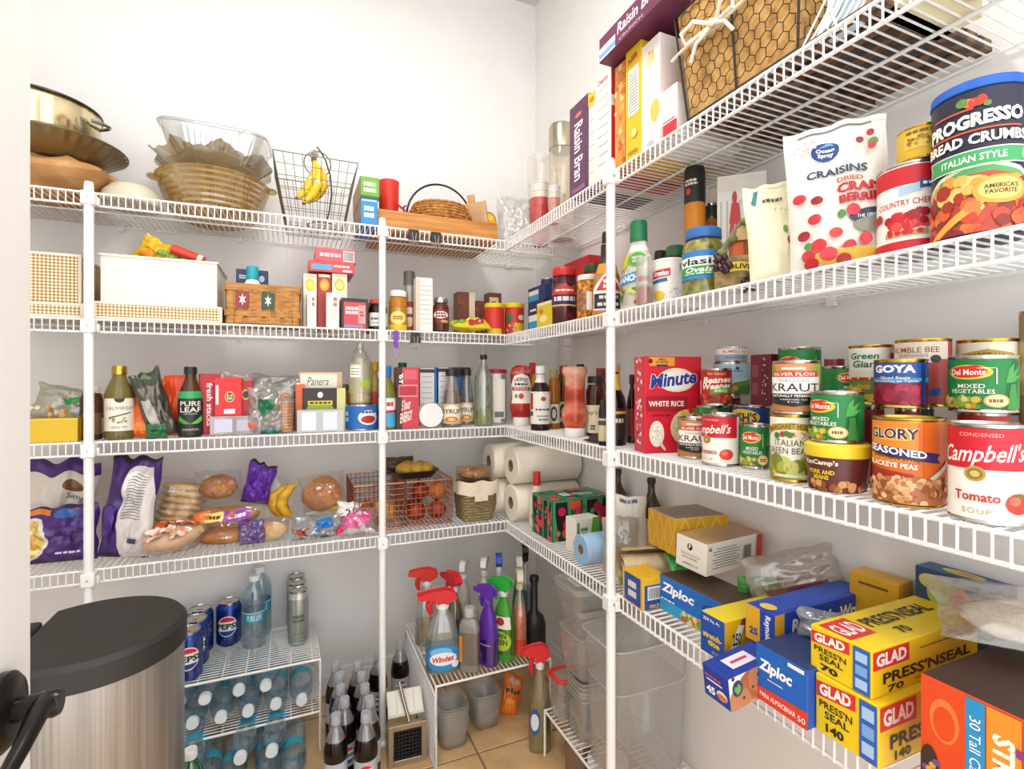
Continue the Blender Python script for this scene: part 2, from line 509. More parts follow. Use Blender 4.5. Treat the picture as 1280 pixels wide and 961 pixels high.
# ------------------------------------------------------------------ makers of packaged goods (front of each thing looks along its own -Y)
class Spot:   # what a maker hands back: the root, its top, its place
    def __init__(s, o, top, x, y, r=0): s.o = o; s.top = top; s.x = x; s.y = y; s.r = r
def cylmap(R, z0, z1, span=160.0, rfun=None):
    sp = radians(span)
    def mp(x, y, o):
        a = (x - 0.5) * sp; z = z0 + (z1 - z0) * y
        r = (rfun(z) if rfun else R) + o
        return (r * sin(a), -r * cos(a), z)
    return mp
def can(side, x0, x1, yt, d, z, name, label, base, arts=(), face=0, rim=STEEL, cat='can', group=None, ring=True, h=None, at=None, bands=(), lid=None, r=None):
    z = zlev(z)
    if at: x, y = at; R = r
    else: x, y, R = pcyl(side, x0, x1, d)
    if h is None:
        t = depth(x, y); te = t - R if yt < HOR else t + R
        h = EYE + (HOR - yt) / 640 * te - z
    t = thing(name, label, cat, (x, y, z), face_cam(x, y) + radians(face), group)
    g = G()
    e = min(0.0035, h * .06)
    g.lathe([(R*.93, 0), (R, 0.001), (R, e*.7), (R*.975, e), (R*.975, h-e), (R, h-e*.7), (R, h-.0004), (R*.95, h), (R*.93, h-e*.8), (0.0, h-e*.8)], lid and [rim]*5 + [lid]*4 or rim, 32)
    g.build('tin', t)
    g = G(); zz = [0] + [b[0] for b in bands] + [1]; cc = [base] + [b[1] for b in bands]
    z0, z1 = e*1.3, h - e*1.3
    g.lathe([(R*.985, z0 + (z1-z0)*q) for q in zz], [A(c) for c in cc], 36, caps=False)
    g.build('paper_label', t)
    if arts:
        g = G(); art(g, arts, cylmap(R*.985, z0, z1), asp=R*radians(160)/(z1-z0), cx=22); g.build('label_print', t)
    return Spot(t, z + h, x, y, R)
def box(side, x0, x1, yt, d, z, dep, name, label, base, front=(), left=(), right=(), top=(), cat='box', h=None, at=None, w=None, rot=0, sides=None, topc=None, group=None, tilt=(0, 0), bevel=0.0012):
    """front face at the given columns; rot turns it about its middle; left / right are the faces at the front's left / right"""
    z = zlev(z)
    if at is None:
        if side == 'B':
            a = onB(x0, d)[0]; b = onB(x1, d)[0]; w = b - a; x = (a + b) / 2; y = YF + d + dep / 2; fx, fy = x, YF + d; base_rot = 0
        else:
            a = onR(x0, d)[1]; b = onR(x1, d)[1]; w = a - b; y = (a + b) / 2; x = XF + d + dep / 2; fx, fy = XF + d, y; base_rot = -pi / 2
    else:
        x, y = at; fx, fy = x, y; base_rot = 0
    if h is None: h = hz(yt, fx, fy) - z
    t = thing(name, label, cat, (x, y, z), (tilt[0], tilt[1], base_rot + radians(rot)), group)
    g = G(); sc = sides or base; tcc = topc or sc
    X, Y = w / 2, dep / 2
    v = [(-X,-Y,0),(X,-Y,0),(X,Y,0),(-X,Y,0),(-X,-Y,h),(X,-Y,h),(X,Y,h),(-X,Y,h)]
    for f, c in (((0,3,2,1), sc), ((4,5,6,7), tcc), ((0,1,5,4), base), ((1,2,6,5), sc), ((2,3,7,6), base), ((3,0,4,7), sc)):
        g.f.append(list(f)); g.fm.append(g.mi(c))
    g.v = v
    g.build('carton', t, smooth=0, bevel=bevel)
    for nm, items, mp, asp in (('front_print', front, lambda x, y, o: (-X + w*x, -Y - o, h*y), w/h),
                               ('side_print', left, lambda x, y, o: (-X - o, Y - dep*x, h*y), dep/h),
                               ('side_print', right, lambda x, y, o: (X + o, -Y + dep*x, h*y), dep/h),
                               ('top_print', top, lambda x, y, o: (-X + w*x, -Y + dep*y, h + o * 1.6), w/dep)):
        if items:
            g = G(); art(g, items, mp, asp); g.build(nm, t, smooth=0)
    return Spot(t, z + h, x, y)
PROF = {
 'jar':   [(.90, 0), (1, .03), (1, .70), (.97, .76), (.80, .83), (.80, .86)],
 'sauce': [(.9, 0), (1, .02), (1, .52), (.93, .60), (.62, .72), (.38, .80), (.34, .90)],
 'syrup': [(.9, 0), (1, .02), (1, .30), (.92, .42), (.70, .62), (.48, .78), (.44, .88)],
 'wine':  [(.95, 0), (1, .02), (1, .56), (.92, .63), (.50, .75), (.34, .82), (.32, .93)],
 'soda':  [(.70, 0), (.95, .03), (1, .08), (1, .26), (.96, .30), (.96, .52), (1, .56), (.98, .62), (.80, .74), (.50, .84), (.36, .89), (.36, .92)],
 'water': [(.80, 0), (.97, .02), (1, .10), (.95, .14), (1, .18), (.95, .24), (1, .30), (.93, .36), (.93, .52), (1, .56), (.95, .62), (1, .68), (.85, .78), (.52, .87), (.40, .90), (.40, .93)],
 'can':   [(.75, 0), (.80, .01), (1, .07), (1, .90), (.86, .97), (.86, 1.0)],
 'drum':  [(.97, 0), (1, .01), (1, .98), (.98, .99)],
}
def interp(prof, z):
    for (r0, z0), (r1, z1) in zip(prof, prof[1:]):
        if z0 <= z <= z1: return r0 + (r1 - r0) * ((z - z0) / (z1 - z0 + 1e-9))
    return prof[-1][0] if z > prof[-1][1] else prof[0][0]
def bottle(side, x0, x1, yt, d, z, name, label, prof, body, cap=None, lab=None, arts=(), face=0, cat='bottle', flat=1.0, sup=2.0, fill=None, h=None, at=None, r=None, group=None, capn='cap', rot=None, span=150.0, labs=(), step=0.00012):
    """cap = (start, end, radius, colour); lab = (bottom, top, colour); fill = (colour, level)"""
    z = zlev(z)
    if at: x, y = at; R = r
    else: x, y, R = pcyl(side, x0, x1, d)
    if h is None:
        t = depth(x, y); te = t - R if yt < HOR else t
        h = EYE + (HOR - yt) / 640 * te - z
    pf = PROF[prof] if isinstance(prof, str) else prof
    t = thing(name, label, cat, (x, y, z), rot if rot else face_cam(x, y) + radians(face), group)
    bm0 = [A(body[0]) if (pf[i][1] + pf[i+1][1]) / 2 < body[2] else A(body[1]) for i in range(len(pf) - 1)] if isinstance(body, tuple) else A(body)
    g = G(); g.lathe([(R*a, h*b) for a, b in pf], bm0, 24, sy=flat, super_=sup); g.build('bottle' if cat == 'bottle' else 'vessel', t)
    if fill:
        q = [(a * .93, b) for a, b in pf if b < fill[1]]; q = [(q[0][0], .012)] + q[1:] + [(interp(pf, fill[1]) * .93, fill[1])]
        g = G(); g.lathe([(R*a, h*b) for a, b in q], A(fill[0]), 24, sy=flat, super_=sup); g.build('contents', t)
    if cap:
        g = G(); c0, c1, cr, cc = cap
        g.lathe([(R*cr, h*c0), (R*cr*1.02, h*(c0 + .1*(c1-c0))), (R*cr, h*(c0 + .85*(c1-c0))), (R*cr*.92, h*c1)], A(cc), 24, sy=flat if flat > .8 else 1); g.build(capn, t)
    for l in ([lab] if lab else []) + list(labs):
        g = G(); zs = [l[0] + (l[1]-l[0])*k/6 for k in range(7)]
        g.lathe([(R*interp(pf, q)*1.012 + .0002, h*q) for q in zs], A(l[2]), 28, caps=False, sy=flat, super_=sup); g.build('paper_label', t)
    if arts:
        a0, a1 = (lab[0], lab[1]) if lab else (0, 1)
        sp = radians(span)
        def mp(u, v, o):
            a = (u - .5) * sp; zz = a0 + (a1 - a0) * v
            r_ = R * interp(pf, zz) * 1.012 + .0002 + o
            sa, ca = sin(a), cos(a)
            if sup != 2.0:
                q = (abs(ca) ** sup + abs(sa) ** sup) ** (-1 / sup); ca *= q; sa *= q
            return (r_ * sa, -r_ * ca * flat - (o if flat < .8 else 0), h * zz)
        g = G(); art(g, arts, mp, asp=R*sp/(h*(a1-a0)), cx=18, cy=4, step=step); g.build('label_print', t)
    return Spot(t, z + h, x, y, R)
def bag(loc, w, h, dep, name, label, body, arts=(), rot=(0, 0, 0), seed=1, crumple=0.12, kind='pillow', cat='bag', group=None, back=None, contents=None, n=30, sealc=None, rough=0.3):
    """soft bag: two sheets sealed at the rim; kind pillow / stand (wide foot, sealed top) / sack (round foot, loose top)"""
    t = thing(name, label, cat, loc, rot, group)
    def half(u, v):
        e = max(0.0, 1 - abs(u) ** 2.6) ** .55
        if kind == 'pillow': p = max(0.0, sin(pi * min(1, max(0, v)))) ** .55
        elif kind == 'stand': p = min(1.0, max(0.0, (1 - v)) * 1.5) ** .8 * min(1, .55 + v * 6)
        else: p = min(1.0, max(0.0, (1.03 - v)) * 2.6) ** .7 * min(1, .6 + v * 6)
        return dep / 2 * e * p
    sd = Vector((seed * 7.3, seed * 3.1, seed * 1.7))
    def surf(u, v, sgn):
        k = half(u, v)
        x = u * w / 2 * (1 - .05 * sin(pi * v)); zz = v * h
        q = noise.noise(Vector((x / w * 3.2, zz / h * 3.2, 0)) + sd)
        q2 = noise.noise(Vector((x / w * 7, zz / h * 7, 5 * sgn)) + sd)
        cr = 1 - abs(noise.noise(Vector((x / w * 4.5 + q * .8, zz / h * 4.5, 3 + 2 * sgn)) + sd)) * 3
        cr2 = 1 - abs(noise.noise(Vector((x / w * 9, zz / h * 6 + q2, 7 + 2 * sgn)) + sd)) * 3
        y = sgn * k * (1 + crumple * (1.3 * q2 + .9 * max(-.6, cr) + .5 * max(-.6, cr2))) + dep * crumple * q * .6 * min(1, v * 3)
        x += w * crumple * .25 * noise.noise(Vector((u * 1.5, v * 4, 9)) + sd) * min(1, v * 3)
        zz += h * crumple * .35 * noise.noise(Vector((u * 2.2, 4, seed * 1.3))) * v
        return x, y, zz
    g = G()
    mb = M(body, .3) if isinstance(body, str) else body
    g.sheet(lambda a, b: surf(a * 2 - 1, b, -1), n, n, mb)
    g.sheet(lambda a, b: surf(a * 2 - 1, b, 1), n, n, A(back) if back else mb)
    g.build('wrapper', t, smooth=70)
    if sealc:
        for v0, v1 in ((.955, 1.0),) if kind != 'pillow' else ((0, .045), (.955, 1)):
            g = G(); g.sheet(lambda a, b: tuple(c - q for c, q in zip(surf(a * 2 - 1, v0 + (v1 - v0) * b, -1), (0, .0006, 0))), n, 2, A(sealc)); g.build('seal_strip', t, smooth=70)
    if arts:
        def mp(x, y, o):
            p = surf(x * 2 - 1, y, -1); return (p[0], p[1] - o * 1.6 - .0006, p[2])
        g = G(); art(g, arts, mp, asp=w/h, cx=n, cy=n, step=.0002, rough=rough); g.build('bag_print', t, smooth=70)
    if contents: contents(t)
    return Spot(t, loc[2] + h, loc[0], loc[1])
def loaf(t, m, w, h, dep, x=0, y=0, z=0, seed=0, name='loaf'):
    g = G(); g.ball((x, y, z + h/2), .5, m, 16, (w, dep, h), seed, .12); return g.build(name, t, smooth=80)
def sprayer(at, z, w, dep, h, name, label, body, head, lab=None, arts=(), fill=None, rz=0, neck='#f0f0f0', group=None, flatm=.55, prof=None):
    """trigger spray bottle: body, collar, head with nozzle, trigger"""
    x, y = at
    pf = prof or [(.92, 0), (1, .02), (1, .38), (.9, .50), (.72, .62), (.42, .72), (.30, .77), (.30, .80)]
    s = bottle('B', 0, 0, 0, 0, z, name, label, pf, body, None, lab, arts, cat='bottle', flat=dep/w, h=h, at=at, r=w/2, fill=fill, rot=(0, 0, rz), group=group, sup=2.6)
    t = s.o
    g = G(); g.lathe([(w*.19, h*.775), (w*.20, h*.79), (w*.20, h*.835), (w*.16, h*.845)], A(neck), 16); g.build('collar', t)
    g = G(); k = w * .17
    # head: a wedge from the nozzle (front) to the rounded back
    L = max(w, .06)
    pr = [(-L*.74, h*.915), (-L*.74, h*.95), (-L*.34, h*.985), (L*.08, h*1.0), (L*.34, h*.965), (L*.42, h*.90), (L*.22, h*.86), (L*.14, h*.84), (-L*.14, h*.84), (-L*.2, h*.895), (-L*.5, h*.905)]
    v = [(a, -k, b) for a, b in pr] + [(a, k, b) for a, b in pr]; nn = len(pr)
    f = [tuple(range(nn)), tuple(range(nn, 2*nn))[::-1]] + [(i, (i+1) % nn, nn + (i+1) % nn, nn + i) for i in range(nn)]
    g.add(v, f, A(head)); g.build('spray_head', t, bevel=.002)
    g = G(); g.tube([(-L*.28, 0, h*.885), (-L*.40, 0, h*.83), (-L*.40, 0, h*.77), (-L*.34, 0, h*.71)], [k*.6, k*.7, k*.6, k*.4], A(head), 8); g.build('trigger', t)
    return s
def wire_basket(name, label, loc, w, dep, h, m, nx, ny, nz, rw=.0012, rr=.002, taper=1.0, rot=0, cat='basket', group=None):
    t = thing(name, label, cat, loc, rot, group)
    def P(a, b, c):
        k = 1 - (1 - taper) * (1 - c); return (a * w/2 * k, b * dep/2 * k, c * h)
    g = G(); c4 = [(-1,-1),(1,-1),(1,1),(-1,1)]
    g.tube([P(a, b, 1) for a, b in c4], rr, m, 6, closed=True); g.build('rim', t)
    g = G(); g.tube([P(a, b, 0) for a, b in c4], rr, m, 6, closed=True); g.build('foot_ring', t)
    g = G()
    for i in range(1, nz): g.tube([P(a, b, i/nz) for a, b in c4], rw, m, 4, closed=True)
    for i in range(nx + 1):
        a = -1 + 2*i/nx; g.tube([P(a, -1, 1), P(a, -1, 0), P(a, 1, 0), P(a, 1, 1)], rw, m, 4)
    for i in range(ny + 1):
        b = -1 + 2*i/ny; g.tube([P(-1, b, 1), P(-1, b, 0), P(1, b, 0), P(1, b, 1)], rw, m, 4)
    o = g.build('wire_mesh', t); o['kind'] = 'stuff'
    return t

# ------------------------------------------------------------------ right wall, third shelf: tins, rice, sauces
RED = '#cf1f2b'; CREAM = '#f4efe2'; DGREEN = '#12612f'
def campbells(*a, **k):
    sc = k.pop('big', False)
    ar = [('r', .5, .775, 1.15, .45, '#d0162a'), ('t', "Campbell's", .5, .70, .86, .25, '#fbf6ee', {'b': .012, 's': .35, 'sl': .05}),
          ('t', 'CONDENSED', .5, .93, .40, .04, '#eab7a8'),
          ('e', .45, .50, .20, .17, '#b79a4b'), ('e', .45, .50, .15, .125, '#8d7434'), ('e', .45, .50, .09, .07, '#cdb567'),
          ('t', 'Tomato', .46, .25, .42, .105, '#b5352c', {'b': .02}), ('t', 'SOUP', .46, .09, .26, .06, '#a9925a', {'sp': 1.2}),
          ('e', .84, .20, .26, .23, '#d8392a'), ('e', .80, .23, .12, .10, '#ec6a52'),
          ('p', [(.80, .31), (.84, .29), (.90, .32), (.86, .285), (.88, .25), (.83, .28), (.79, .27)], '#4c7a2e')]
    return can(*a, base='#f6f0e4', arts=ar, **k)
def delmonte(*a, **k):
    ar = [('r', .5, .5, 1.1, .98, '#17803a'), ('p', [(.66, .0), (.84, .0), (.96, .95), (.80, .99), (.72, .6)], '#0f5f2a'),
          ('p', [(.70, .52), (.74, .80), (.82, .92), (.80, .74), (.94, .86), (.84, .66), (.95, .68), (.82, .54)], '#4fa34b'),
          ('p', [(.72, .0), (.88, .0), (.84, .5), (.76, .5)], '#3c8f42'),
          ('e', .32, .74, .50, .30, '#f3c33a'), ('e', .30, .745, .43, .24, '#d92b26'), ('e', .38, .82, .16, .12, '#d92b26'),
          ('t', 'Del Monte', .31, .74, .38, .12, '#fff6e0', {'b': .02}),
          ('r', .60, .66, .012, .32, '#e9efe2'), ('r', .50, .82, .18, .012, '#e9efe2'),
          ('t', 'MIXED', .35, .46, .28, .085, '#f2f4e6', {'b': .01}), ('t', 'VEGETABLES', .35, .355, .46, .085, '#f2f4e6', {'b': .01}),
          ('s', 46, .22, .13, .42, .22, .075, ['#d9b93a', '#86a83a', '#e0d58a', '#c98a2e', '#5f9438']),
          ('e', .60, .17, .26, .27, '#dfa85a'), ('e', .60, .17, .22, .23, '#f0d9a0'), ('l', .60, .17, .15, .09, '#7a5a2a')]
    return can(*a, base='#17803a', arts=ar, **k)
def kraut(*a, **k):
    ar = [('r', .5, .87, 1.1, .26, '#d98a55'), ('e', .05, .70, .35, .6, '#7f9c3f'), ('e', .95, .8, .35, .5, '#9aab4a'), ('r', .5, .06, 1.1, .14, '#b8743f'),
          ('r', .5, .78, .78, .12, '#cc3b2c'), ('t', 'SILVER FLOSS', .5, .78, .68, .07, '#fbe9d8', {'b': .02}), ('r', .5, .90, .36, .05, '#f2e6d2'),
          ('r', .5, .50, .86, .44, '#f6f1e6'), ('t', 'SHREDDED', .5, .645, .44, .05, '#4a453d', {'sp': 1.3}), ('t', 'KRAUT', .5, .50, .80, .17, '#26221e', {'b': .006}),
          ('p', [(.07, .37), (.93, .37), (.93, .17), (.5, .10), (.07, .17)], '#1d1b1a'),
          ('t', 'NATURALLY FERMENTED', .5, .325, .74, .05, '#f4efe4', {'b': .02}), ('t', 'traditionally ripe\n& crisp', .5, .22, .40, .10, '#e4ded2')]
    return can(*a, base='#c47f48', arts=ar, **k)

# front row
c = kraut('R', 847, 888, 520, .040, 3, name='sauerkraut_can', label='small sauerkraut tin at the front, between the rice box and tomato soup', face=4)
c = can('R', 868, 912, 505, .10, 3, 'green_vegetable_can', 'green tin under the beans and franks tin', '#1d7a3c', [('s', 14, .35, .8, .6, .3, .12, ['#d8352c', '#e8862f', '#3f9443'])])
bw_base = c.top
campbells('R', 877, 925.5, 515, .022, 3, name='tomato_soup_can', label='small red and white tomato soup tin beside the sauerkraut', face=-38)
can('R', 876, 915, 460, .100, bw_base, 'bean_frank_can', 'red beans and franks tin stacked on a green tin', '#c21f2b',
    [('r', .5, .93, 1.1, .14, '#b31824'), ('t', "Van Camp's", .55, .90, .46, .10, '#f0c53a', {'b': .02}), ('t', 'Beanee', .58, .72, .74, .2, '#fff4e2', {'b': .03, 's': .2, 'sl': .05}), ('t', 'Weenee', .56, .53, .74, .2, '#fff4e2', {'b': .03, 's': .2, 'sl': .05}),
     ('p', [(.42, .28), (.95, .34), (.95, .50), (.42, .43)], '#5aa63a'), ('t', 'BBQ', .66, .385, .3, .11, '#f2f7d0', {'b': .02}),
     ('s', 30, .5, .12, .9, .22, .10, ['#8d3a1c', '#c05a2c', '#6a2514', '#d77b3c']), ('r', .08, .45, .1, .5, '#e0d3c0')], face=-8)
c = can('R', 915, 963, 505, .105, 3, 'baked_bean_can', 'blue and yellow baked beans tin behind the mixed vegetables', '#1f3f86',
        [('e', .3, .82, .75, .32, '#e6c02c'), ('t', "BUSH'S", .30, .82, .62, .19, '#1c2a5c', {'b': .03}), ('r', .5, .2, 1.1, .4, '#8a3a1c')])
box('R', 938, 963.5, 443, .135, c.top, .05, 'canned_meat_carton', 'dark red upright carton standing on the baked beans tin', '#6f1626',
    [('r', .72, .5, .36, .9, '#54101e'), ('s', 22, .72, .52, .3, .8, .06, ['#d9cfc8', '#b8a4a0']), ('l', .25, .5, .3, .7, '#8d4a55')], cat='carton')
delmonte('R', 925, 963.5, 528, .055, 3, name='mixed_vegetable_can', label='small mixed vegetables tin beside the red tomato soup', face=12)
can('R', 898, 926, 0, .185, 3, 'food_can', 'tin hidden low behind the small tomato soup', '#7d2a20', h=.112)
c = can('R', 891, 937.5, 452, .15, LV[3] + .112, 'vegetable_can', 'pale tin with blue sky and green field print, tuna on top', '#bfd6dc',
        [('r', .5, .75, 1.1, .45, '#a9c9d4'), ('p', [(-.05, .0), (1.05, 0), (1.05, .52), (.6, .40), (.3, .22), (-.05, .30)], '#5f9440'), ('p', [(.2, 0), (1.05, 0), (1.05, .35), (.6, .24)], '#3d7a32'),
         ('s', 12, .4, .18, .4, .16, .10, ['#d97a2c', '#e0a53c']), ('e', .62, .86, .08, .10, '#26497c'), ('l', .62, .77, .24, .05, '#26497c')])
can('R', 893.5, 934, 433, .153, c.top, 'tuna_can', 'flat tuna tins stacked on the blue sky tin', '#b9bfc4',
    [('r', .5, .72, 1.1, .42, '#f0e8dc'), ('t', 'BUMBLE BEE', .62, .72, .6, .22, '#c8402c', {'b': .01}), ('r', .5, .27, 1.1, .4, '#9aa6b4'), ('t', 'ALBACORE', .6, .27, .5, .2, '#31405c')])
c = can('R', 962, 1019, 515, .012, 3, 'green_bean_can', 'italian green beans tin with cream and gold label at the front', '#efe9d6',
        [('s', 34, .5, .12, 1.0, .18, .13, ['#8a8f2c', '#a7a83c', '#6d7424', '#c2bd55']), ('p', [(-.05, .0), (1.05, .0), (1.05, .42), (.7, .30), (.3, .30), (-.05, .44)], '#8f9a35'),
         ('s', 20, .5, .18, .9, .24, .22, ['#a3a93f', '#77812b', '#c0be5c']), ('p', [(-.05, .78), (.15, .88), (.5, .92), (.85, .88), (1.05, .78), (1.05, .68), (.8, .78), (.5, .81), (.2, .78), (-.05, .68)], '#c3a02e'),
         ('t', 'MARGARET HOLMES', .5, .86, .86, .085, '#4a3a12', {'arc': .07, 'b': .01}), ('s', 9, .45, .715, .42, .05, .11, ['#b9352c', '#3d7a2e', '#e6d9b8']),
         ('t', 'ITALIAN', .46, .59, .50, .10, '#3c4a26'), ('t', 'GREEN BEANS', .46, .46, .82, .10, '#3c4a26'), ('r', .5, .055, .6, .05, '#d9d4bc')], rim=GOLDTIN)
c2 = kraut('R', 965, 1026, 450, .012, c.top, name='sauerkraut_can', label='sauerkraut tin stacked on the italian green beans', face=-6)
can('R', 980, 1018, 0, .14, 3, 'food_can', 'tin hidden behind the italian green beans', '#3c5a2c', h=c.top - LV[3])
delmonte('R', 972, 1027, 433, .125, c.top, name='mixed_vegetable_can', label='dark green tin behind the upper sauerkraut, only its top showing')
v = bottle('R', 1006, 1090, 588, .0, 3, 'bean_bowl', 'brown plastic bean tub with yellow lid under a vegetable tin', [(.80, 0), (.86, .02), (.97, .70), (.97, .74)], '#6e2f22',
           cap=(.72, 1.0, 1.02, '#e9cf2e'), capn='lid', cat='tub', h=.062,
           arts=[('r', .5, .42, 1.1, .6, '#5c2a22'), ('t', 'VanCamp\'s', .28, .60, .46, .13, '#f6ead8', {'b': .03}), ('t', 'PORK AND\nBEANS', .30, .36, .34, .2, '#e8c72c', {'b': .03}), ('s', 30, .42, .12, .8, .16, .085, ['#b5713c', '#d69a5e', '#8e4a26']), ('e', .60, .2, .12, .14, '#d98a6a'), ('r', .93, .45, .08, .5, '#c9b8a8')], span=160)
delmonte('R', 1013, 1081, 488, .012, v.top, name='mixed_vegetable_can', label='mixed vegetables tin standing on the brown bean tub', face=-14)
can('R', 1034, 1064, 0, .14, 3, 'food_can', 'tin hidden behind the bean tub', '#7a2620', h=.105)
c = delmonte('R', 1027, 1072, 457, .125, LV[3] + .105, name='green_pea_can', label='green leafy tin half hidden behind the tub stack', face=60)
can('R', 1030, 1056, 448, .15, c.top, 'red_lid_tin', 'small dark red tin on top of the leafy green tin', '#8a1f2c')
can('R', 1076, 1106, 0, .105, 3, 'dark_red_can', 'dark red tin between the bean tub and blackeye peas', '#8c1d28', [('r', .2, .5, .5, .8, '#6a1420')], h=.108)
can('R', 1060, 1119, 430, .13, LV[3] + .108, 'corn_can', 'white and green sweet corn tin behind the blue beets', '#f0f0e4',
    [('r', .5, .28, 1.1, .56, '#4f9a3a'), ('r', .5, .5, 1.1, .16, '#e9e4d0'), ('t', 'Green', .38, .85, .48, .12, '#1c6a34', {'b': .02, 's': .1}), ('t', 'Giant', .42, .70, .46, .13, '#1c6a34', {'b': .02, 's': .1}),
     ('l', .45, .42, .6, .1, '#c42a2a'), ('s', 40, .45, .14, .9, .28, .10, ['#e6b52e', '#f0cc55', '#d8952a']), ('e', .86, .84, .1, .14, '#b0432c')], rim=GOLDTIN)
c = can('R', 1118, 1152, 0, .095, 3, 'food_can', 'tin hidden behind the blackeye peas', '#7a2018', h=.108)
can('R', 1092, 1161, 448, .062, LV[3] + .1085, 'beet_can', 'blue and crimson sliced beets tin on the middle row', '#1e3c7c',
    [('r', .5, .82, 1.1, .34, '#1b4f9c'), ('r', .5, .25, 1.1, .52, '#7d1430'), ('p', [(-.05, .50), (.2, .58), (.45, .50), (.7, .57), (1.05, .5), (1.05, .64), (-.05, .64)], '#4d8fc4'),
     ('t', 'GOYA', .40, .85, .60, .19, '#fdfaf2', {'b': .05}), ('t', 'Sliced Beets', .42, .64, .40, .07, '#f0e8c0', {'b': .01}), ('t', 'Remolachas en Tajadas', .42, .555, .66, .07, '#f4efe0', {'b': .01}),
     ('s', 30, .42, .24, .72, .34, .15, ['#a01c3c', '#8a1233', '#b8294a']), ('r', .83, .5, .07, 1.0, '#16356c'), ('r', .08, .1, .1, .14, '#f0e6e0')], rim=GOLDTIN)
can('R', 1140, 1168, 0, .175, 3, 'food_can', 'tin hidden deep behind the blackeye peas', '#2a4a3a', h=.108)
can('R', 1118, 1191, 422, .13, LV[3] + .1085, 'salmon_can', 'tall tin with cream top and salmon red side behind the beets', '#b84b48',
    [('r', .40, .83, .9, .34, '#f0e6d4'), ('t', 'BUMBLE BEE', .38, .87, .66, .09, '#b0352c', {'b': .01}), ('t', 'SEAFOODS', .36, .78, .40, .05, '#4a4a50', {'sp': 1.2}), ('p', [(-.1, .60), (.62, .66), (.7, .72), (1.1, .70), (1.1, -.02), (-.1, -.02)], '#b94a47'),
     ('e', .66, .72, .14, .13, '#33303c'), ('p', [(.55, .1), (.72, .14), (.72, .26), (.55, .22)], '#28549a')], rim=GOLDTIN)
c = can('R', 1090, 1183, 518, .008, 3, 'blackeye_pea_can', 'orange blackeye peas tin with a gold rim at the front', '#d9691e',
        [('r', .25, .75, .7, .5, '#e8892a'), ('r', .85, .6, .4, .8, '#d4651c'), ('p', [(.02, .42), (.55, .36), (.57, .27), (.02, .30)], '#a52a24'),
         ('t', 'GLORY', .33, .85, .56, .14, '#f6e6c0', {'b': .07}), ('t', 'GLORY', .33, .85, .55, .13, '#2a2350', {'b': .025}), ('r', .36, .775, .3, .012, '#f0c53a'),
         ('p', [(.0, .72), (.84, .62), (.80, .56), (.84, .50), (.0, .60)], '#2c2a66'), ('t', 'SEASONED', .36, .635, .64, .09, '#fdf6e6', {'b': .03, 'sl': -.07}), ('t', 'SOUTHERN STYLE', .36, .555, .5, .045, '#4a2412', {'b': .02, 'sl': -.05}),
         ('t', 'BLACKEYE PEAS', .32, .465, .54, .065, '#fdf2dc', {'b': .03, 'sl': -.03}), ('r', .30, .465, .0, .0, RED),
         ('e', .5, .15, 1.1, .36, '#b26a3e'), ('s', 90, .48, .15, .95, .30, .07, ['#d9a06c', '#c58652', '#e6bb8c', '#8f5230', '#b4713f']),
         ('p', [(.70, .33), (.97, .54), (1.0, .51), (.74, .29)], '#d8d2c6'), ('s', 26, .45, .24, .5, .14, .08, ['#e2b585', '#cf945e'])], rim=GOLDTIN)
c = campbells('R', 1184, 1288, 525, .004, 3, name='tomato_soup_can', label='large red and white tomato soup tin, nearest at the right end', face=-9)
zz = c.top
can('R', 1196, 1262, 0, .12, 3, 'food_can', 'silver topped tin behind the large tomato soup', '#b02028', h=zz - LV[3] + .006)
delmonte('R', 1184, 1275, 443, .085, zz + .0065, name='mixed_vegetable_can', label='large mixed vegetables tin above the large tomato soup', face=6)
can('R', 1206, 1244, 0, .195, 3, 'food_can', 'tin hidden by the wall behind the large tomato soup', '#b02028', h=zz - LV[3])
can('R', 1194, 1277, 422, .168, zz, 'collard_can', 'cream and gold tin behind the large mixed vegetables', '#eee6cc',
    [('p', [(-.05, .66), (.2, .84), (.5, .90), (.8, .84), (1.05, .66), (1.05, .5), (.8, .68), (.5, .74), (.2, .68), (-.05, .5)], '#b8962c'), ('t', 'MARGARET HOLMES', .5, .80, .84, .1, '#4a3a12', {'arc': .1, 'b': .01}), ('r', .5, .2, 1.1, .5, '#7a8a34')], rim=GOLDTIN)
can('R', 1273, 1330, 385, .19, 3, 'tall_tan_can', 'tall tan tin at the right picture edge above the soup', '#a8845c', [('r', .5, .7, 1.1, .3, '#c4a678')])

# rice box
rx, ry = onR(806, .012)
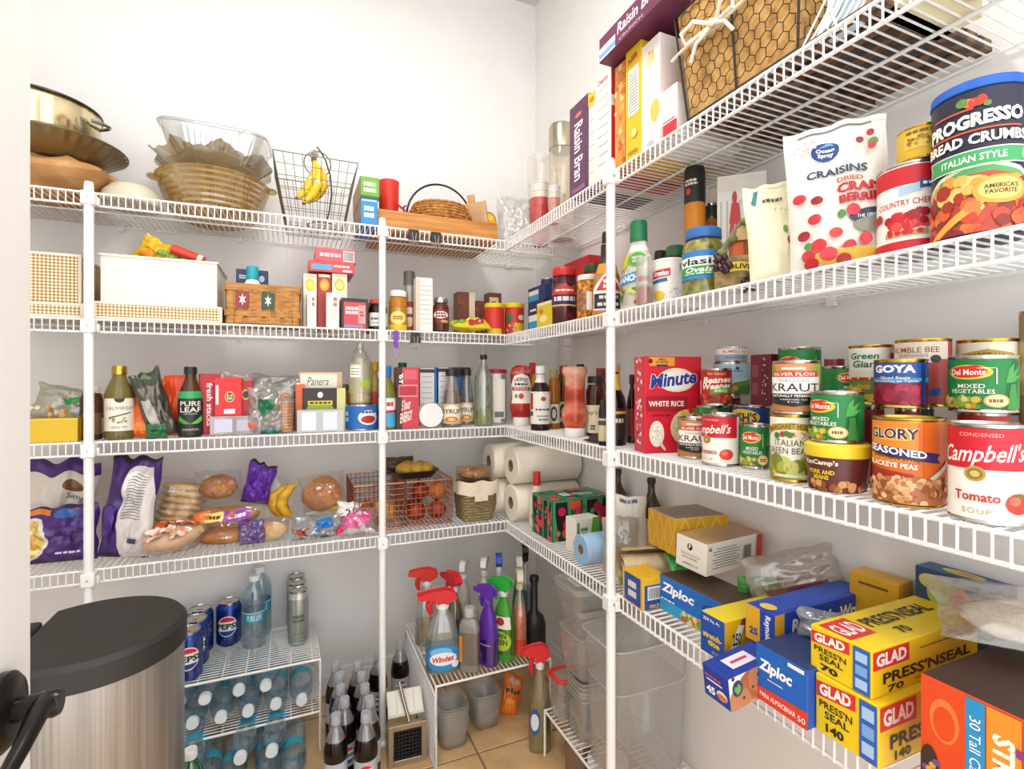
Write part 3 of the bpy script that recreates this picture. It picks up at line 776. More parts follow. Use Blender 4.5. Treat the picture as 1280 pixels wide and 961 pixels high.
# its broad face looks towards the doorway
hh = hz(445, rx, ry) - LV[3]
ang = radians(-12)
bw_ = .122
cx_ = rx + bw_/2 * cos(ang) - .024 * sin(ang); cy_ = ry + bw_/2 * sin(ang) + .024 * cos(ang)
box('R', 0, 0, 0, 0, 3, .048, 'rice_box', 'red white rice box standing beside the right pole', '#d81e34', h=hh, w=bw_, at=(cx_, cy_), rot=-12,
    front=[('r', .30, .945, .44, .09, '#eda52c'), ('e', .10, .95, .07, .05, '#2a2a2a'), ('t', 'SIMPLE\nGOODNESS', .30, .955, .22, .05, '#3a2a1a', {'b': .02}), ('r', .30, .905, .2, .02, '#20306c'),
           ('e', .55, .755, .66, .25, '#f6ecd0'), ('e', .56, .75, .54, .20, '#fbf7ea'), ('t', 'Minute', .50, .765, .84, .155, '#fdfaf0', {'b': .07, 's': .12, 'sl': .06}), ('t', 'Minute', .50, .765, .82, .145, '#23419a', {'b': .035, 's': .12, 'sl': .06}),
           ('r', .38, .51, .72, .15, '#ab1226'), ('t', 'WHITE RICE', .37, .51, .62, .058, '#fdf3e6', {'b': .03}), ('l', .30, .39, .36, .022, '#8a1020'),
           ('e', .74, .26, .60, .38, '#ead8b0'), ('s', 60, .74, .26, .40, .26, .05, ['#fbf6e8', '#f0e6cc', '#e8dcc0']), ('e', .20, .20, .26, .27, '#f2e9d6'), ('s', 40, .20, .20, .16, .18, .035, ['#fffaf0', '#e6dac0']), ('p', [(.24, .09), (.34, .02), (.36, .04), (.28, .12)], '#d9cfc0'),
           ('s', 10, .80, .40, .3, .08, .09, ['#3d8a3a', '#e0862c', '#d8352c', '#f0c53a']), ('t', 'NET WT 14 OZ', .8, .03, .3, .02, '#fbe3e0')],
    left=[('r', .5, .5, .82, .97, '#cb3a4a'), ('s', 30, .5, .52, .5, .9, .16, ['#f4ccd0', '#e9a4ac', '#f9e2e2']), ('r', .5, .20, .4, .02, '#2a2a50')])

# ------------------------------------------------------------------ right wall, second shelf
bottle('R', 1165, 1286, 88, .006, 2, 'bread_crumb_canister', 'large dark blue bread crumbs canister with blue lid', 'drum', '#20223c', cap=(.93, 1.0, 1.03, '#1c5ec0'), capn='lid', cat='canister',
  lab=(.02, .92, '#1f2138'), span=160, arts=[
  ('e', .5, .10, 1.3, .78, '#d8e3c4'), ('e', .5, .08, 1.25, .76, '#4fa05a'), ('e', .5, .05, 1.22, .74, '#b8432c'),
  ('s', 70, .5, .16, .95, .36, .13, ['#c8452c', '#d9622f', '#a52f24', '#e07a44', '#8c2a20']), ('s', 34, .48, .33, .62, .12, .12, ['#e8b255', '#f0c674', '#dc9a3c']), ('s', 14, .3, .2, .5, .26, .06, ['#e6d27a', '#3c5a24', '#5a2418']),
  ('t', 'PROGRESSO', .46, .79, .78, .10, '#fbf6ea', {'b': .05, 'sl': .03}), ('r', .46, .715, .74, .012, '#d8552c'), ('r', .30, .87, .34, .012, '#d8552c'), ('s', 9, .42, .90, .3, .06, .08, ['#c8352c', '#e08a3c', '#5a8a3a', '#b8442c']),
  ('t', 'BREAD CRUMBS', .46, .655, .84, .075, '#fbf6ea', {'b': .04}), ('p', [(.06, .46), (.88, .46), (.85, .52), (.88, .58), (.06, .58), (.09, .52)], '#e6ead8'), ('p', [(.075, .468), (.86, .468), (.83, .52), (.86, .572), (.075, .572), (.105, .52)], '#3fa05c'), ('t', 'ITALIAN STYLE', .46, .52, .48, .05, '#eef4e2', {'b': .02}),
  ('p', [(.10, .0), (.20, .0), (.62, .24), (.57, .28)], '#e6a848'), ('e', .66, .28, .40, .20, '#dca03c'), ('e', .66, .285, .33, .155, '#ecc66c'), ('t', 'AMERICA\'S\nFAVORITE', .66, .285, .25, .07, '#4a3418', {'b': .02})])
c = can('R', 1095, 1188, 196, .022, 2, 'cherry_filling_can', 'big red and white country cherry tin beside the bread crumbs', '#f6f0e6',
  [('r', .5, .88, 1.1, .22, '#c8202c'), ('r', .5, .05, 1.1, .12, '#c8202c'), ('p', [(.50, .74), (.72, .78), (.72, .68), (.50, .64)], '#a9c4dc'), ('p', [(.70, .80), (.95, .82), (.95, .72), (.70, .70)], '#2c5a9a'), ('l', .83, .76, .2, .05, '#fff'),
   ('t', 'COUNTRY CHERRY', .58, .56, .66, .07, '#b8443c', {'b': .01}), ('s', 30, .56, .36, .38, .16, .11, ['#c8202c', '#a81824', '#dc4a4a']), ('r', .56, .25, .40, .05, '#f0e2c0'), ('r', .56, .19, .42, .05, '#c89a5c'), ('s', 12, .56, .24, .36, .12, .07, ['#c8202c']), ('e', .18, .42, .10, .11, '#b8202c'), ('e', .26, .43, .10, .11, '#a81824')], face=-20)
can('R', 1120, 1190, 150, .028, c.top, 'pineapple_can', 'yellow tin standing on the big cherry tin', '#d8b02c', [('r', .3, .55, .5, .5, '#e2c14a'), ('s', 30, .3, .55, .4, .4, .05, ['#8a6a1c', '#b08a2c']), ('l', .3, .86, .44, .14, '#7a5a14')], rim=GOLDTIN, face=30)
def spot(px, t): dx, dy = ray(px); return t * dx, t * dy
x, y = spot(1052, .672)
bag((x, y, LV[2]), .118, .192, .045, 'dried_cranberry_bag', 'white dried cranberries bag with red berries, before the cherry tin', '#ece6dc', rot=(0, radians(-3), face_cam(x, y) + radians(6)), seed=3, kind='stand', crumple=.10, sealc='#e4ded2', cat='bag', arts=[
  ('r', .5, .955, .7, .012, '#6a7078'), ('e', .40, .80, .30, .155, '#e6ecf2'), ('e', .40, .80, .28, .14, '#1f3a7c'), ('p', [(.34, .83), (.44, .87), (.50, .83), (.44, .845)], '#5aa6dc'), ('t', 'Ocean\nSpray', .40, .79, .18, .07, '#fff', {'b': .03}),
  ('t', 'CRAISINS', .50, .645, .60, .055, '#2c3a5c', {'b': .03}), ('t', 'DRIED', .62, .575, .26, .03, '#b83a34', {'b': .02}), ('t', 'CRAN', .70, .515, .44, .065, '#b8242c', {'b': .05}), ('t', 'BERRIES', .72, .44, .46, .06, '#b8242c', {'b': .05}),
  ('e', .80, .31, .46, .10, '#2c3350'), ('t', 'THE ORIGINAL', .8, .31, .3, .022, '#fff'), ('e', .80, .25, .4, .1, '#8a8578'), ('e', .62, .355, .14, .075, '#cf2f36'), ('e', .50, .34, .08, .06, '#4c8a3a'),
  ('e', .11, .50, .13, .07, '#c92a34'), ('e', .27, .46, .12, .06, '#8c1d26'), ('e', .24, .33, .13, .07, '#c4303a'), ('e', .13, .235, .12, .07, '#9c1f2a'), ('e', .44, .22, .13, .07, '#d0383c'), ('e', .71, .155, .12, .08, '#cf3a3a'), ('e', .56, .12, .12, .075, '#c92a34'), ('e', .88, .20, .10, .07, '#8c1d26'),
  ('e', .55, .065, .85, .09, '#d9b03c'), ('e', .27, .15, .16, .085, '#cf2f36'), ('e', .36, .085, .17, .09, '#d43a40'), ('e', .17, .09, .13, .08, '#c4303a'), ('e', .2, .035, .14, .07, '#b8242c'), ('e', .5, .04, .14, .07, '#b3282c'), ('e', .17, .155, .08, .05, '#4c8a3a'),
  ('e', .82, .86, .08, .05, '#a82a30'), ('e', .72, .82, .07, .045, '#8c2a28'), ('e', .84, .79, .1, .06, '#5a8a3c'), ('e', .83, .765, .08, .05, '#c4303a'), ('s', 18, .2, .83, .22, .1, .03, ['#b9b4aa'])])
x, y = spot(974, .752)
bag((x, y, LV[2]), .078, .143, .03, 'dried_fruit_pouch', 'plain pale cream pouch leaning by the cranberry bag', '#efe8c8', rot=(0, radians(-5), face_cam(x, y) + radians(10)), seed=8, kind='stand', crumple=.08, sealc='#e6dfc2', arts=[
  ('p', [(.12, .82), (.20, .96), (.28, .96), (.20, .80)], '#2a7a7c'), ('l', .50, .82, .34, .05, '#5a5a40'), ('e', .75, .38, .16, .10, '#b8303a'), ('e', .66, .5, .08, .08, '#6a9a44'), ('s', 10, .55, .7, .4, .06, .03, ['#cfc79c'])])
# grape ornament with little sign
x, y = spot(926, .84)
orn = thing('grape_ornament', 'carved grape vine ornament with a yellow word sign', 'ornament', (x, y, LV[2]), face_cam(x, y))
stone = ramp_mat('carved_resin', [(0.3, '#6b5638'), (0.55, '#a58a58'), (0.75, '#cbb27a')], 'NOISE', 60, .7, bump=.5)
g = G(); g.lathe([(.036, 0), (.040, .004), (.041, .03), (.039, .05), (.036, .055)], stone, 20, sy=.55); g.build('carved_base', orn)
g = G(); g.box(-.018, .030, -.012, .016, .052, .082, M('#b06a34', .6, 0, .2, 40)); g.box(-.012, .004, -.014, -.011, .054, .078, '#e0622c'); g.box(.010, .024, -.014, -.011, .058, .074, '#6a2c1c'); g.build('little_house', orn)
g = G(); v = [(-.024, -.018, .080), (.036, -.018, .080), (.036, .02, .080), (-.024, .02, .080), (.006, -.018, .108), (.006, .02, .108)]; g.add(v, [(0, 1, 4), (2, 3, 5), (1, 2, 5, 4), (3, 0, 4, 5)], '#cfae74'); g.build('roof', orn)
g = G(); g.sheet(lambda a, b: ((a - .35) * .070, -.027 - .006 * sin(a * pi), .026 + b * .014 + .003 * sin(a * 6)), 10, 1, '#e2c23c'); g.build('sign_banner', orn)
g = G(); art(g, [('t', 'OLIVE WE', .5, .5, .86, .6, '#2a2210', {'b': .03})], lambda a, b, o: ((a - .35) * .070, -.0275 - .006 * sin(a * pi) - o, .026 + b * .014 + .003 * sin(a * 6)), cx=10); g.build('sign_lettering', orn)
rnd = random.Random(5)
gm = M('#3c2028', .35); g0 = None
for k in range(34):
    cl = k % 2
    px_, pz_ = ((-.026, .046), (.014, .012))[cl]
    q = (px_ + rnd.uniform(-.011, .011), -.024 - rnd.uniform(0, .006), pz_ + rnd.uniform(-.016, .012))
    if g0 is None:
        g = G(); g.ball((0, 0, 0), .0048, gm, 10); o = g.build('grape', orn); g0 = o
    else:
        o = g0.copy(); COL.objects.link(o); o.parent = orn
    o.location = q
lf = M('#6c7a3c', .6, 0, .3, 60)
g = G(); g.tube([(-.030, -.02, .060), (-.022, -.016, .074), (-.012, -.014, .086), (-.006, -.012, .100), (.010, -.012, .112), (.022, -.01, .118)], [.004, .005, .006, .006, .005, .003], M('#7d7458', .7, 0, .25, 60), 8); g.build('vine_stem', orn)
for q in ((-.028, .062), (-.012, .082), (.006, .108), (.020, .116), (.03, .03)):
    g = G(); g.ball((q[0], -.022, q[1]), .008, lf, 8, (1, .4, .8)); g.build('vine_leaf', orn)
bottle('R', 853, 906, 280, .010, 2, 'pickle_jar', 'glass jar of sliced pickles with a blue lid', 'jar', film('#d2cc8a', .08, .06, .08), cap=(.85, 1.0, .86, '#2f6db8'), capn='lid', cat='jar', fill=(ramp_mat('pickle_slices', [(0.2, '#4d4c14'), (0.5, '#8b8a2c'), (0.8, '#b8b24c')], 'VORONOI', 70, .3), .82),
  lab=(.24, .64, '#2f86c4'), arts=[('r', .5, .62, 1.1, .34, '#eef2ee'), ('p', [(-.1, .85), (.5, .78), (1.1, .85), (1.1, 1.0), (-.1, 1.0)], '#2c7ec2'), ('t', 'vlasic', .42, .62, .72, .24, '#26221e', {'b': .02}), ('p', [(-.1, .14), (1.1, .14), (1.1, .44), (-.1, .44)], '#3b9a4c'), ('t', 'Ovals', .42, .32, .46, .19, '#f2f6ea', {'b': .02, 's': .25}), ('l', .42, .18, .5, .05, '#e6f0e0'), ('e', .9, .86, .2, .26, '#d8c83c')], span=165)
bottle('R', 855, 882, 205, .105, 2, 'hot_sauce_bottle', 'tall orange bottle with a black top behind the pickles', [(.92, 0), (1, .02), (1, .70), (.97, .74), (.97, .76)], '#d98a1c', cap=(.74, 1, .99, '#1e1c1c'), lab=(.77, .93, '#232021'), arts=[('l', .35, .7, .5, .3, '#e8e2d6'), ('e', .25, .3, .2, .3, '#c8402c')])
can('R', 880, 899, 253, .165, 2, 'tomato_can', 'dark green and orange tin behind the pickles', '#2c3a28', [('p', [(-.05, .5), (.5, .62), (1.05, .5), (1.05, .8), (.5, .9), (-.05, .8)], '#c8722c'), ('l', .5, .68, .7, .14, '#2a1a10'), ('l', .5, .35, .5, .2, '#e2dcc8')])
x, y = onR(926, .175)
box('R', 0, 0, 0, 0, 2, .05, 'striped_carton', 'white carton with grey stripes and a red figure', '#ebe6de', h=hz(223, x, y) - LV[2], w=.085, at=(x, y), rot=-45, front=[('r', q * .13 + .08, .4, .03, .8, '#bdb8ae') for q in range(7)] + [('r', .5, .93, 1.0, .1, '#e0dace'), ('e', .36, .82, .10, .1, '#c8342c'), ('p', [(.25, .62), (.5, .62), (.44, .78), (.30, .78)], '#c8342c'), ('p', [(.22, .42), (.30, .42), (.36, .64), (.28, .64)], '#c8342c'), ('p', [(.42, .42), (.50, .42), (.46, .64), (.38, .64)], '#c8342c')], cat='carton')
bottle('R', 831, 858, 305, .15, 2, 'salsa_jar', 'jar with a green lid half hidden behind the white canister', 'jar', '#8a3a24', cap=(.85, 1, .9, '#3f8a5a'), capn='lid', cat='jar')
bottle('R', 817, 834, 312, .16, 2, 'sauce_jar', 'dark lidded jar behind the ranch dressing', 'jar', '#5a3a2c', cap=(.85, 1, .9, '#2c2826'), capn='lid', cat='jar')
bottle('R', 816, 858, 321, .035, 2, 'milk_powder_canister', 'white canister with a red badge left of the pickles', 'drum', '#eeeae2', cap=(.95, 1, 1.01, '#e8f0ea'), capn='lid', cat='canister', lab=(.03, .94, '#f0ece4'), arts=[('p', [(.02, .60), (.52, .64), (.52, .82), (.02, .78)], '#cf3038'), ('t', 'Carnation', .27, .72, .42, .13, '#fff', {'b': .03, 's': .15}), ('p', [(.02, .48), (.46, .52), (.44, .60), (.02, .56)], '#2c6aa8'), ('e', .25, .2, .3, .22, '#e2c23c'), ('s', 14, .7, .22, .4, .26, .06, ['#d6d0e0', '#c8c4cc']), ('r', .88, .84, .3, .16, '#8ab89a')])
bottle('R', 795, 816, 320, -.002, 2, 'berry_jar', 'small clear tumbler with a pinkish fill before the ranch', [(.9, 0), (.95, .02), (1, .96), (1.02, 1)], film('#f0ece6', .25, .06, .12), fill=('#a85a4c', .38), cat='jar', lab=(.42, .78, film('#f2ece2', .6)), arts=[('t', 'BERRY', .5, .35, .55, .28, '#b0482f'), ('e', .4, 1.1, .6, .2, '#e0d040')])
bottle('R', 775, 822, 270, .014, 2, 'ranch_bottle', 'white salad dressing bottle with green cap', [(.9, 0), (1, .02), (1, .30), (.96, .42), (.80, .58), (.52, .70), (.42, .76), (.42, .78)], '#f1ede0', cap=(.775, 1.0, .46, '#1f7a4c'), flat=.62, sup=2.4, lab=(.06, .66, film('#f1ede0', .9)), arts=[('e', .55, .84, .52, .30, '#7ab648'), ('e', .55, .84, .42, .24, '#4a9a44'), ('t', 'HIDDEN\nVALLEY', .55, .84, .28, .12, '#f6f4e0', {'b': .02}), ('p', [(.05, .50), (.62, .64), (.62, .44), (.05, .36)], '#2f8ec8'), ('t', 'RANCH', .34, .49, .44, .12, '#fff', {'b': .04, 'sl': .06}), ('e', .7, .5, .3, .16, '#26417c'), ('p', [(.1, .9), (.3, .98), (.3, .7), (.1, .62)], '#d8d03c'), ('s', 26, .5, .18, .8, .26, .10, ['#5fa040', '#8abf4c', '#c8402c', '#e2d86a', '#3f8a3a'])], face=-20)
x, y, r_ = pcyl('R', 775, 822, .014)
bottle('R', 740, 778, 285, .006, 2, 'pancake_syrup_bottle', 'amber dressing bottle with black neck behind the right pole', [(.9, 0), (1, .02), (1, .28), (.9, .42), (.62, .60), (.42, .70), (.40, .86)], '#d8922c', cap=(.86, 1.0, .34, '#1c1a1a'), flat=.7, lab=(.04, .50, film('#d8922c', 1.0)), labs=[(.62, .85, '#23201e')], arts=[('p', [(.05, .05), (.95, .05), (.95, .62), (.62, .98), (.38, .98), (.05, .62)], '#f4efe4'), ('p', [(.15, .55), (.85, .55), (.62, .92), (.38, .92)], '#c8303c'), ('r', .5, .28, .84, .38, '#2a2c3c'), ('l', .5, .38, .5, .12, '#e8e2d2'), ('l', .5, .2, .6, .12, '#e8e2d2'), ('l', .5, .72, .3, .26, '#f6efe2')], face=10)
bottle('R', 721, 749, 342, .022, 2, 'preserve_jar', 'jar of orange preserve with a white lid', [(.92, 0), (1, .03), (1, .80), (.9, .87), (.9, .9)], ramp_mat('orange_preserve', [(0.3, '#8f4a10'), (0.5, '#c8801c'), (0.75, '#e2ab3c')], 'VORONOI', 90, .15), cap=(.88, 1.0, .97, '#eee9e0'), capn='lid', cat='jar', lab=(.22, .66, film('#c8801c', .02)), arts=[('r', .66, .45, .40, .9, '#f2ede2'), ('e', .80, .8, .06, .09, '#3a2a1a')])
bottle('R', 728, 757, 328, .105, 2, 'pepper_jar', 'jar of orange peppers with a dark green lid', 'jar', '#c8641c', cap=(.86, 1, .9, '#3c4a2c'), capn='lid', cat='jar')
bottle('R', 690, 721, 332, .014, 2, 'beet_jar', 'dark red jar with bright red lid and purple label', [(.92, 0), (1, .03), (1, .74), (.94, .80), (.86, .83), (.86, .86)], ramp_mat('pickled_beets', [(0.3, '#2a0c0e'), (0.6, '#5c1c1c'), (0.8, '#8a3428')], 'NOISE', 40, .12), cap=(.85, 1.0, .94, '#c8242c'), capn='lid', cat='jar', lab=(.30, .70, film('#5c1c1c', .02)), arts=[('p', [(.0, .1), (1.0, .1), (1.0, .62), (.78, .86), (.5, .95), (.22, .86), (.0, .62)], '#c83a34'), ('r', .5, .32, 1.02, .44, '#33204c'), ('l', .5, .36, .7, .28, '#e6d8dc'), ('r', .5, .08, 1.02, .06, '#d8c07a'), ('l', .5, .72, .56, .12, '#f6e6c8')])
box('R', 703, 736, 325, .175, 2, .05, 'red_snack_box', 'red carton behind the beet jar', '#cf2430', [('e', .75, .55, .3, .3, '#e8e0d8'), ('l', .75, .55, .22, .12, '#a01822')], cat='box')
c = box('R', 660, 680, 377, .075, 2, .05, 'baking_mix_box', 'small navy and white carton under another, by the corner', '#24305c', [('r', .35, .3, .6, .4, '#2f9fd4'), ('r', .35, .5, .6, .2, '#eef0f0'), ('l', .35, .75, .4, .1, '#fff')], left=[('r', .5, .3, .9, .4, '#2f9fd4')], cat='carton')
box('R', 660, 681, 358, .075, c.top, .05, 'baking_mix_box', 'small navy and white carton stacked on top by the corner', '#2a3670', [('r', .35, .3, .6, .45, '#2f9fd4'), ('r', .35, .62, .6, .3, '#f0f0ee')], cat='carton')
can('R', 676, 694, 347, .13, 2, 'navy_tin', 'navy tin behind the beet jar in the corner', '#28346c', [('r', .5, .5, .7, .3, '#e8e4e0')])
x, y = onR(681, .02)
box('R', 671, 690, 377, .018, 2, .04, 'yellow_pudding_box', 'yellow carton at the front left of the beet jar', '#e2c62c', [('e', .45, .35, .5, .3, '#f2e6a0'), ('e', .3, .65, .3, .2, '#d8743c'), ('r', .5, .92, .9, .1, '#f0e8c8')], cat='carton')

# ------------------------------------------------------------------ right wall, top shelf
def clearstack(px0, px1, yt, d, label, n, colr):
    x, y, r_ = pcyl('R', px0, px1, d)
    h = EYE + (HOR - yt) / 640 * (depth(x, y) - r_) - LV[1]
    t = thing('cup_sleeve', label, 'cups', (x, y, LV[1]), 0)
    for k in range(n):
        z = h * .42 * k / n
        g = G(); g.lathe([(r_*.62, z), (r_*.64, z + .002), (r_*.86, z + h*.32), (r_*.90, z + h*.325), (r_*.88, z + h*.335)], A(colr if k < n - 2 else '#f0ece6'), 20); g.build('paper_cup', t)
    g = G(); g.lathe([(r_*.7, 0), (r_*.95, h*.4), (r_, h*.7), (r_*.97, h*.97), (r_*.6, h)], film('#f8f2e8', .06, .15, .06, .3), 22, caps=False); g.build('clear_sleeve', t)
clearstack(659, 691, 187, .085, 'red paper cups in a clear sleeve near the corner', 5, '#cf2a30')
clearstack(684, 702, 205, .04, 'slim clear sleeve of pinkish cups beside the red cups', 4, '#d89a8a')
bottle('R', 686, 718, 150, .12, 1, 'lidded_glass_jar', 'tall clear glass jar with a brushed steel lid', [(.95, 0), (1, .02), (1, .74), (.94, .78), (.94, .8)], film('#e9e0cc', .4, .06, .12), cap=(.79, 1.0, 1.0, M('#b7ae98', .25, 1.0)), capn='lid', cat='jar', fill=('#e8dcc0', .6))
stripes = lambda n, c='#9aa0a8', x=.5, w=.7, y0=.15, y1=.85: [('r', x, y0 + (y1 - y0) * q / (n - 1), w, .006, c) for q in range(n)]
bs = []
bs.append(box('R', 712, 735, 127, .004, 1, .19, 'bran_cereal_box', 'purple bran cereal box standing with its spine outward', '#5a2a52', [('t', 'Raisin Bran', .5, .47, .46, .62, '#f6eef0', {'r': -90, 'b': .02}), ('e', .5, .86, .34, .05, '#d8743c'), ('r', .5, .06, .7, .05, '#8a5a80')], right=[('r', .5, .92, 1, .14, '#d8c02c'), ('r', .5, .45, .9, .8, '#6a2c72'), ('s', 12, .5, .2, .8, .3, .12, ['#d8742c', '#8a4a20', '#e8b23c'])], cat='cereal box', topc='#6a3a62'))
bs.append(box('R', 735.5, 744.5, 116, .006, 1, .19, 'oat_cereal_box', 'slim cereal box with yellow top beside the bran box', '#f0eadc', [('r', .5, .93, .95, .13, '#e0c22c'), ('l', .5, .93, .6, .05, '#7a3a1c')] + stripes(6), cat='cereal box'))
bs.append(box('R', 745, 764, 90, .006, 1, .19, 'nutrition_cereal_box', 'white cereal box with fact lines and a red front', '#f2ece4', [('t', 'Cheerios', .45, .93, .7, .05, '#c84a34', {'b': .02})] + stripes(9), right=[('r', .5, .38, 1, .76, '#cf2a2c'), ('e', .5, .86, .8, .2, '#8a3a24'), ('e', .3, .42, .2, .14, '#3a2a2a'), ('r', .5, .68, 1, .1, '#e8d8c8')], cat='cereal box', sides='#d23a34'))
bs.append(box('R', 768.5, 781, 80, .008, 1, .19, 'orange_cereal_box', 'orange cereal box behind the top of the right pole', '#e8923c', [('s', 30, .5, .5, .8, .95, .35, ['#f0b25c', '#dc7a2c', '#f4cf8c', '#c8642c'])], cat='cereal box'))
bs.append(box('R', 782, 801.5, 58, .002, 1, .19, 'wafer_cookie_box', 'yellow vanilla wafer box standing spine outward', '#e6bd1c', [('t', 'Nilla', .45, .90, .6, .06, '#b8482c', {'b': .03, 's': .2, 'sl': .03}), ('r', .52, .60, .66, .42, '#f4f0e6'), ('t', 'Nutrition', .5, .76, .5, .03, '#2a2a2a')] + stripes(12, '#4a4a4a', .52, .56, .42, .72) + [('e', .6, .22, .34, .08, '#f0dc8a'), ('r', .5, .06, .6, .02, '#a8843c')], cat='cereal box'))
bs.append(box('R', 802, 824.5, 50, .004, 1, .19, 'pale_cereal_box', 'pale cereal box with a yellow circle, beside the burlap basket', '#f2ebe2', [('e', .5, .82, .5, .12, '#e6d3a0'), ('s', 8, .5, .84, .4, .1, .12, ['#d8b26a', '#e8cf9a']), ('e', .75, .32, .5, .2, '#e8c45a'), ('e', .5, .04, .4, .05, '#cbb4d8')], cat='cereal box'))
bs.append(box('R', 825, 846, 110, .012, 1, .16, 'cracker_box', 'small white and red carton low under the burlap basket', '#f4efe8', [('r', .5, .16, 1, .32, '#cf2c34'), ('r', .5, .36, .8, .02, '#3a3a3a')] + stripes(5, '#3a3a3a', .5, .6, .5, .9), topc='#c8242c', cat='carton'))
zt = max(b.top for b in bs[4:6]) + .001
box('R', 749, 836, 0, -.028, zt, .19, 'crunch_cereal_box', 'purple crunch cereal box lying flat on the standing boxes', '#6c2c4e', [('r', .14, .30, .26, .50, '#dfe8f2'), ('r', .14, .22, .26, .2, '#7ea6d4'), ('t', 'Raisin Bran', .60, .62, .60, .44, '#f2e2ea', {'b': .02, 's': .15}), ('t', 'CRUNCH', .5, .16, .34, .12, '#f0d0dc')], h=.05, cat='cereal box')
# underside of that box carries print too
bb = bpy.data.objects.get('crunch_cereal_box')
# wooden tray under the burlap basket
ya, yb = onR(812, .0)[1] * .93, onR(1108, .0)[1]
tr = thing('slatted_tray', 'dark slatted wooden tray lying under the burlap basket', 'tray', (XF + .128, (.70 + .37) / 2, LV[1]))
wd = ramp_mat('dark_walnut', [(0.3, '#3c2616'), (0.6, '#5e3d24'), (0.8, '#7a5434')], 'WAVE', 8, .5, (1, 4, 1))
for k in range(7):
    g = G(); g.box(-.113 + k * .0325, -.084 + k * .0325, -.16, .16, .006, .014, wd); g.build('slat', tr, smooth=0, bevel=.001)
for q in (-.15, 0, .15):
    g = G(); g.box(-.113, .114, q - .009, q + .009, 0, .006, wd); g.build('cross_bar', tr, smooth=0)
# burlap-lined chicken wire basket
by0, by1 = .475, .722
bk = thing('burlap_wire_basket', 'chicken wire basket lined with tan burlap and tied with twine', 'basket', (XF + .115, (by0 + by1) / 2, LV[1] + .0155))
burl = ramp_mat('burlap', [(0.25, '#9a6f3a'), (0.5, '#c89a58'), (0.8, '#dcb678')], 'NOISE', 55, .9, (1, 1, 1), .4)
Wb, Db, Hb = .225, by1 - by0, .185
def PB(a, b, c):
    k = .86 + .14 * c; return (a * Wb/2 * k, b * Db/2 * k, c * Hb)
g = G()
for s1, s2 in (((-1, -1), (1, -1)), ((1, -1), (1, 1)), ((1, 1), (-1, 1)), ((-1, 1), (-1, -1))):
    g.sheet(lambda a, b: tuple(Vector(PB((s1[0] + (s2[0]-s1[0]) * a) * .965, (s1[1] + (s2[1]-s1[1]) * a) * .965, b)) + Vector((0, 0, .003 + .004 * noise.noise(Vector((a * 6, b * 5, s1[0]))) ))), 10, 8, burl)
g.sheet(lambda a, b: PB((a*2-1)*.965, (b*2-1)*.965, .02), 4, 4, burl)
g.build('burlap_lining', bk, smooth=60)
dw = M('#3a322c', .5, .6)
g = G()
for c_ in (0, 1): g.tube([PB(a, b, c_) for a, b in ((-1,-1),(1,-1),(1,1),(-1,1))], .0022, dw, 6, closed=True)
for a, b in ((-1,-1),(1,-1),(1,1),(-1,1),(-1,0),(0,-1)): g.tube([PB(a, b, 0), PB(a, b, 1)], .002, dw, 6)
g.build('wire_frame', bk)
g = G()
def hexa(fn, W, H):
    s = .024; j = 0; z = s * .5
    while z < H:
        q = (s * .45 if j % 2 else 0) + .004
        while q < W - s * .6:
            c1 = [(q, z), (q + s*.45, z + s*.25), (q + s*.9, z), ]
            g.tube([fn(a / W, b / H) for a, b in c1], .0008, dw, 3); g.tube([fn((q + s*.45) / W, min(1, (z + s*.25) / H)), fn((q + s*.45) / W, min(1, (z + s*.75) / H))], .0008, dw, 3)
            q += s * .9
        z += s * .75; j += 1
hexa(lambda a, b: PB(-1.0, 1 - 2 * a, b), Db, Hb); hexa(lambda a, b: PB(-1 + 2 * a, -1.0, b), Wb, Hb); hexa(lambda a, b: PB(-1 + 2*a, -1 + 2*b, -.005), Wb, Db)
o = g.build('chicken_wire', bk); o['kind'] = 'stuff'
tw = M('#efe6d6', .8, 0, .1, 80)
g = G(); n_ = 9
for sgn in (1, -1):
    g.tube([(-.112, .03 + sgn * .002, .118), (-.128, .03 + sgn * .03, .135), (-.132, .03 + sgn * .055, .128), (-.126, .03 + sgn * .05, .108), (-.114, .03 + sgn * .006, .116)], .0035, tw, 6)
    g.tube([(-.114, .03, .117), (-.122, .03 + sgn * .03, .100), (-.120, .03 + sgn * .045, .078)], .003, tw, 6)
g.ball((-.118, .03, .117), .007, tw, 8)
g.build('twine_bow', bk)
g = G(); g.tube([(-.108, .135 - .27 * k / 12, .117 + .004 * sin(k)) for k in range(13)], .003, tw, 6); g.build('twine_band', bk)
# what rises from the basket: soft party bags
for k, (q, c_, lb) in enumerate((((XF + .06, .66), '#e8d9c2', 'pale gift bag with green and red streaks inside the burlap basket'), ((XF + .06, .555), '#dfe0dc', 'pale grey crumpled bag inside the burlap basket'))):
    bag((q[0], q[1], LV[1] + .045), .10, .17, .05, 'gift_bag', lb, c_, rot=(0, 0, -pi/2), seed=20 + k, crumple=.16, kind='sack', arts=[('p', [(.1, .72), (.9, .80), (.9, .84), (.1, .77)], '#8ac06a'), ('p', [(.1, .62), (.9, .72), (.9, .75), (.1, .66)], '#e0a0a0'), ('p', [(.1, .85), (.9, .9), (.9, .93), (.1, .9)], '#e2c86a')] if k == 0 else ())
